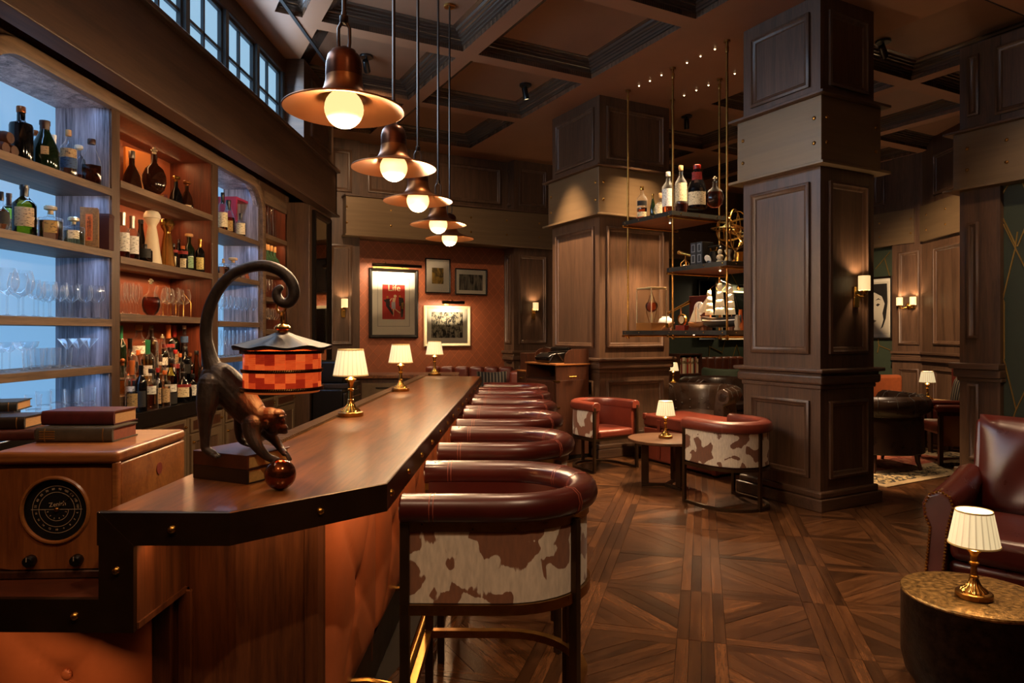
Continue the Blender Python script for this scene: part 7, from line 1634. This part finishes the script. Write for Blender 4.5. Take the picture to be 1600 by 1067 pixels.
for x in (-.16, .16):
    for y in (-.16, .16): ob('leg', MB().box(x-.02, x+.02, y-.02, y+.02, 0, .54), CABW, nd, smooth=0)
table_lamp('small lit lamp on the side table beside the red seat', (qn.x, qn.y, .646), e=2.6)
p = Vector((pc.x+d_ang*(9.25-pc.y)-.44, 9.25, 0))
ws = thing('wing_seat', 'deep red buttoned high seat against the angled wall', 'armchair', (p.x, p.y, .0095), RAD(-87))
ob('back', MB().box(-.38, .38, .20, .34, .40, 1.04), LEATHER, ws, bev=.05, seg=3); ob('seat', MB().box(-.36, .36, -.30, .22, .20, .48), LEATHER, ws, bev=.04, seg=3); ob('plinth', MB().box(-.35, .35, -.26, .30, 0, .2), CABW, ws, smooth=0)
for x in (-.25, .0, .25):
    for z in (.62, .86): ob('button', MB().ball((x, .198, z), .016, 8), LEATHER, ws)
cushion('dark striped cushion on the red buttoned seat', (p.x-.02, p.y-.16, .50), RAD(-87), -.2, ST1)
p = at(1488, 660, 7.65)
rc = thing('russet_chair', 'russet chair with square wooden legs beside the partition', 'chair', (p.x+.12, p.y, .0095), RAD(-8))
ob('arm_pad', MB().box(-.30, .42, -.05, .03, .60, .68), RUSSET, rc, bev=.03, seg=3); ob('side_panel', MB().box(-.24, .4, -.03, .0, .22, .56), plain('pale_side_panel', '8a5a38', 0.6), rc, smooth=0); ob('rail', MB().box(-.28, .4, -.035, .005, .56, .605), CABW, rc, smooth=0)
for x in (-.24, .4):
    for y in (-.015, .55): ob('leg', MB().box(x-.022, x+.022, y-.022, y+.022, 0, .58), CABW, rc, smooth=0)
ob('seat', MB().box(-.26, .42, .0, .56, .34, .46), RUSSET, rc, bev=.03, seg=3); ob('back', MB().box(.34, .46, .0, .56, .40, .80), RUSSET, rc, bev=.03, seg=3); ob('arm_pad', MB().box(-.30, .42, .53, .61, .60, .68), RUSSET, rc, bev=.03, seg=3)
# rug
def rug_mat():
    m, t, N, L, P_ = nt('patterned_rug'); tc = N.new('ShaderNodeTexCoord'); vo = N.new('ShaderNodeTexVoronoi'); ins(vo, Scale=5.0); L.new(tc.outputs['Object'], vo.inputs[0])
    nz = N.new('ShaderNodeTexNoise'); ins(nz, Scale=9.0, Detail=4.0, Distortion=1.5); L.new(tc.outputs['Object'], nz.inputs[0])
    rp = N.new('ShaderNodeValToRGB'); e = rp.color_ramp.elements; e[0].position = .40; e[0].color = hx('a86a4a'); e[1].position = .58; e[1].color = hx('6a2a1c'); e.new(.52).color = hx('9a4028'); L.new(nz.outputs[0], rp.inputs[0]); L.new(rp.outputs[0], P_.inputs['Base Color']); ins(P_, Roughness=.95); return m
def border_mat(name, c1, c2, k):
    m, t, N, L, P_ = nt(name); tc = N.new('ShaderNodeTexCoord'); nz = N.new('ShaderNodeTexNoise'); ins(nz, Scale=k, Detail=3.0, Distortion=2.0); L.new(tc.outputs['Object'], nz.inputs[0])
    rp = N.new('ShaderNodeValToRGB'); e = rp.color_ramp.elements; e[0].position = .46; e[0].color = hx(c1); e[1].position = .54; e[1].color = hx(c2); L.new(nz.outputs[0], rp.inputs[0]); L.new(rp.outputs[0], P_.inputs['Base Color']); ins(P_, Roughness=.95); return m
q = [atZ(px, py, .012) for px, py in ((1386, 760), (1512, 737))]
d = (q[1]-q[0]).normalized(); rg_ = thing('rug', 'red and cream patterned rug under the dark tub chair', 'rug', (q[0].x, q[0].y, .0), atan2(d.y, d.x))
ob('field', MB().box(.5, 2.1, .5, 1.5, .0015, .009), rug_mat(), rg_, smooth=0)
def frame_box(x0, x1, y0, y1, w_, z): return MB().box(x0, x1, y0, y0+w_, .001, z).box(x0, x1, y1-w_, y1, .001, z).box(x0, x0+w_, y0+w_, y1-w_, .001, z).box(x1-w_, x1, y0+w_, y1-w_, .001, z)
ob('outer_border', frame_box(0, 2.6, 0, 2.0, .09, .009), plain('rug_cream', '9a8464', 0.95, var=0.2, scale=30), rg_, smooth=0)
ob('dark_border', frame_box(.09, 2.51, .09, 1.91, .30, .0092), border_mat('rug_dark_border', '1c1712', 'a08a62', 11.0), rg_, smooth=0)
ob('inner_border', frame_box(.39, 2.21, .39, 1.61, .11, .009), plain('rug_cream', '9a8464', 0.95), rg_, smooth=0)

# ---- big red leather armchair and drum table, near right
fa = (-.70, -.714)
ac = thing('leather_armchair', 'large oxblood leather armchair with brass nail trim at the frame edge', 'armchair', cw(2.24, 3.55), face_rz(cw(*fa)))
# local: -x looks forward, +y is the sitter's right-hand side seen from the front
front_x = lambda z: .03-.17*min(1, max(0, (.62-z)/.44))**1.3
def armpiece(yc, sg):
    sec = [(-.045, .16), (-.045, .48), (-.075, .53), (-.085, .59), (-.06, .645), (0, .67), (.055, .645), (.075, .59), (.06, .53), (.05, .48), (.05, .16)]
    b = MB(); n = len(sec); pts = [(-.02, 0), (.10, 0.0), (.35, .01), (.62, .03), (.78, .05)]
    for (x, dz) in pts:
        for (yy, zz_) in sec: b.v.append(Vector((x if x > 0 else front_x(zz_), yc+sg*yy, zz_+dz*(zz_ > .4))))
    for i in range(len(pts)-1):
        for j in range(n): b.f.append([i*n+j, i*n+(j+1) % n, (i+1)*n+(j+1) % n, (i+1)*n+j]); b.m.append(0)
    b.f.append(list(range(n))); b.f.append([(len(pts)-1)*n+j for j in range(n)][::-1]); b.m += [0, 0]
    return b, sec
for yc, sg in ((0.02, -1), (-.80, 1)):
    b, sec = armpiece(yc, sg); a_ = ob('arm', b, LEATHER, ac, bev=.018, seg=3, smooth=60)
    fx_ = front_x
    nl = MB(); P_l = [(fx_(z_), yc+sg*y_*.80, z_) for y_, z_ in sec]
    for i in range(len(P_l)-1):
        a0, a1 = Vector(P_l[i]), Vector(P_l[i+1]); m = max(1, int((a1-a0).length/.016))
        for k in range(m): c_ = a0.lerp(a1, k/m); nl.dome((c_.x-.001, c_.y, c_.z), .0085, .008, (-1, 0, 0), 6)
    no = ob('nail_trim', nl, BRASSB, a_); no['kind'] = 'stuff'
    nl = MB()
    for i in range(len(P_l)-1):
        a0, a1 = Vector(P_l[i]), Vector(P_l[i+1]); m = max(1, int((a1-a0).length/.016))
        for k in range(m):
            c_ = a0.lerp(a1, k/m); 
            if c_.y*1 > yc: nl.dome((c_.x+.055, yc-sg*-.0+ (sg*(sec[i][0]+(sec[i+1][0]-sec[i][0])*k/m)*1.0), c_.z), .0085, .008, (0, sg*(1 if sec[i][0] > 0 else -1), 0), 6)
ob('seat_cushion', MB().box(-.06, .64, -.735, -.035, .34, .485), LEATHER, ac, bev=.045, seg=4, smooth=60)
ob('front_rail', MB().box(-.035, .06, -.74, -.03, .15, .335), LEATHER, ac, bev=.03, seg=3); ob('seat_frame', MB().box(.06, .78, -.74, -.03, .15, .335), LEATHER, ac)
# back cushion, leaning, with soft bulge
bkm = MB(); n = 14
for sd in (1, -1):
    n0 = len(bkm.v)
    for j in range(n+1):
        for i in range(n+1):
            y_, z_ = -1+2*i/n, -1+2*j/n; t = ((1-y_**6)*(1-z_**6))**.5; pin = 1-.03*(1-abs(y_)*abs(z_))*max(abs(y_), abs(z_))
            zz_ = (z_*pin+1)/2*.58; bkm.v.append(Vector((.66+zz_*.30-sd*t*.085+.012*sin(7*y_+4*z_)*t, -.385+y_*pin*.37, .43+zz_)))
    for j in range(n):
        for i in range(n): q0 = n0+j*(n+1)+i; bkm.f.append([q0, q0+1, q0+n+2, q0+n+1]); bkm.m.append(0)
ob('back_cushion', bkm, LEATHER, ac, smooth=75)
ob('back_frame', MB().prism([(.70, .15), (.84, .15), (1.02, .96), (.90, .98), (.74, .45)], -.80, .02).T(Matrix(((1, 0, 0, 0), (0, 0, 1, 0), (0, 1, 0, 0), (0, 0, 0, 1)))), LEATHER, ac, bev=.03, seg=3)
for (x, y) in ((.02, -.02), (.02, -.75), (.74, -.02), (.74, -.75)): ob('leg', MB().tube([(x, y, .16), (x, y, .0)], [.028, .018], 10), CABW, ac)
dt = thing('drum_table', 'round hammered bronze drum table holding the near lamp', 'table', cw(1.954, 2.88), 0)
RDm = .275
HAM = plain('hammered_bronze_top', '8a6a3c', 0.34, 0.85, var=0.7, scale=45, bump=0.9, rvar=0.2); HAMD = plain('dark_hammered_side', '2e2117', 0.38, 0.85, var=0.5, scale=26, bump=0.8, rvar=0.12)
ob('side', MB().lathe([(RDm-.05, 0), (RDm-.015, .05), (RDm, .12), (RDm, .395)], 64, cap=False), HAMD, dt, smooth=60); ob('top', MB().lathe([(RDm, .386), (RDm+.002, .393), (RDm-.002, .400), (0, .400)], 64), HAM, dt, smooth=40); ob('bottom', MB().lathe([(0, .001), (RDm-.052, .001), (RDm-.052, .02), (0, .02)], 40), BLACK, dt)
q = atZ(1522, 933, .40); table_lamp('brass table lamp with glowing shade on the hammered drum table', (q.x, q.y, .4012), e=2.6)
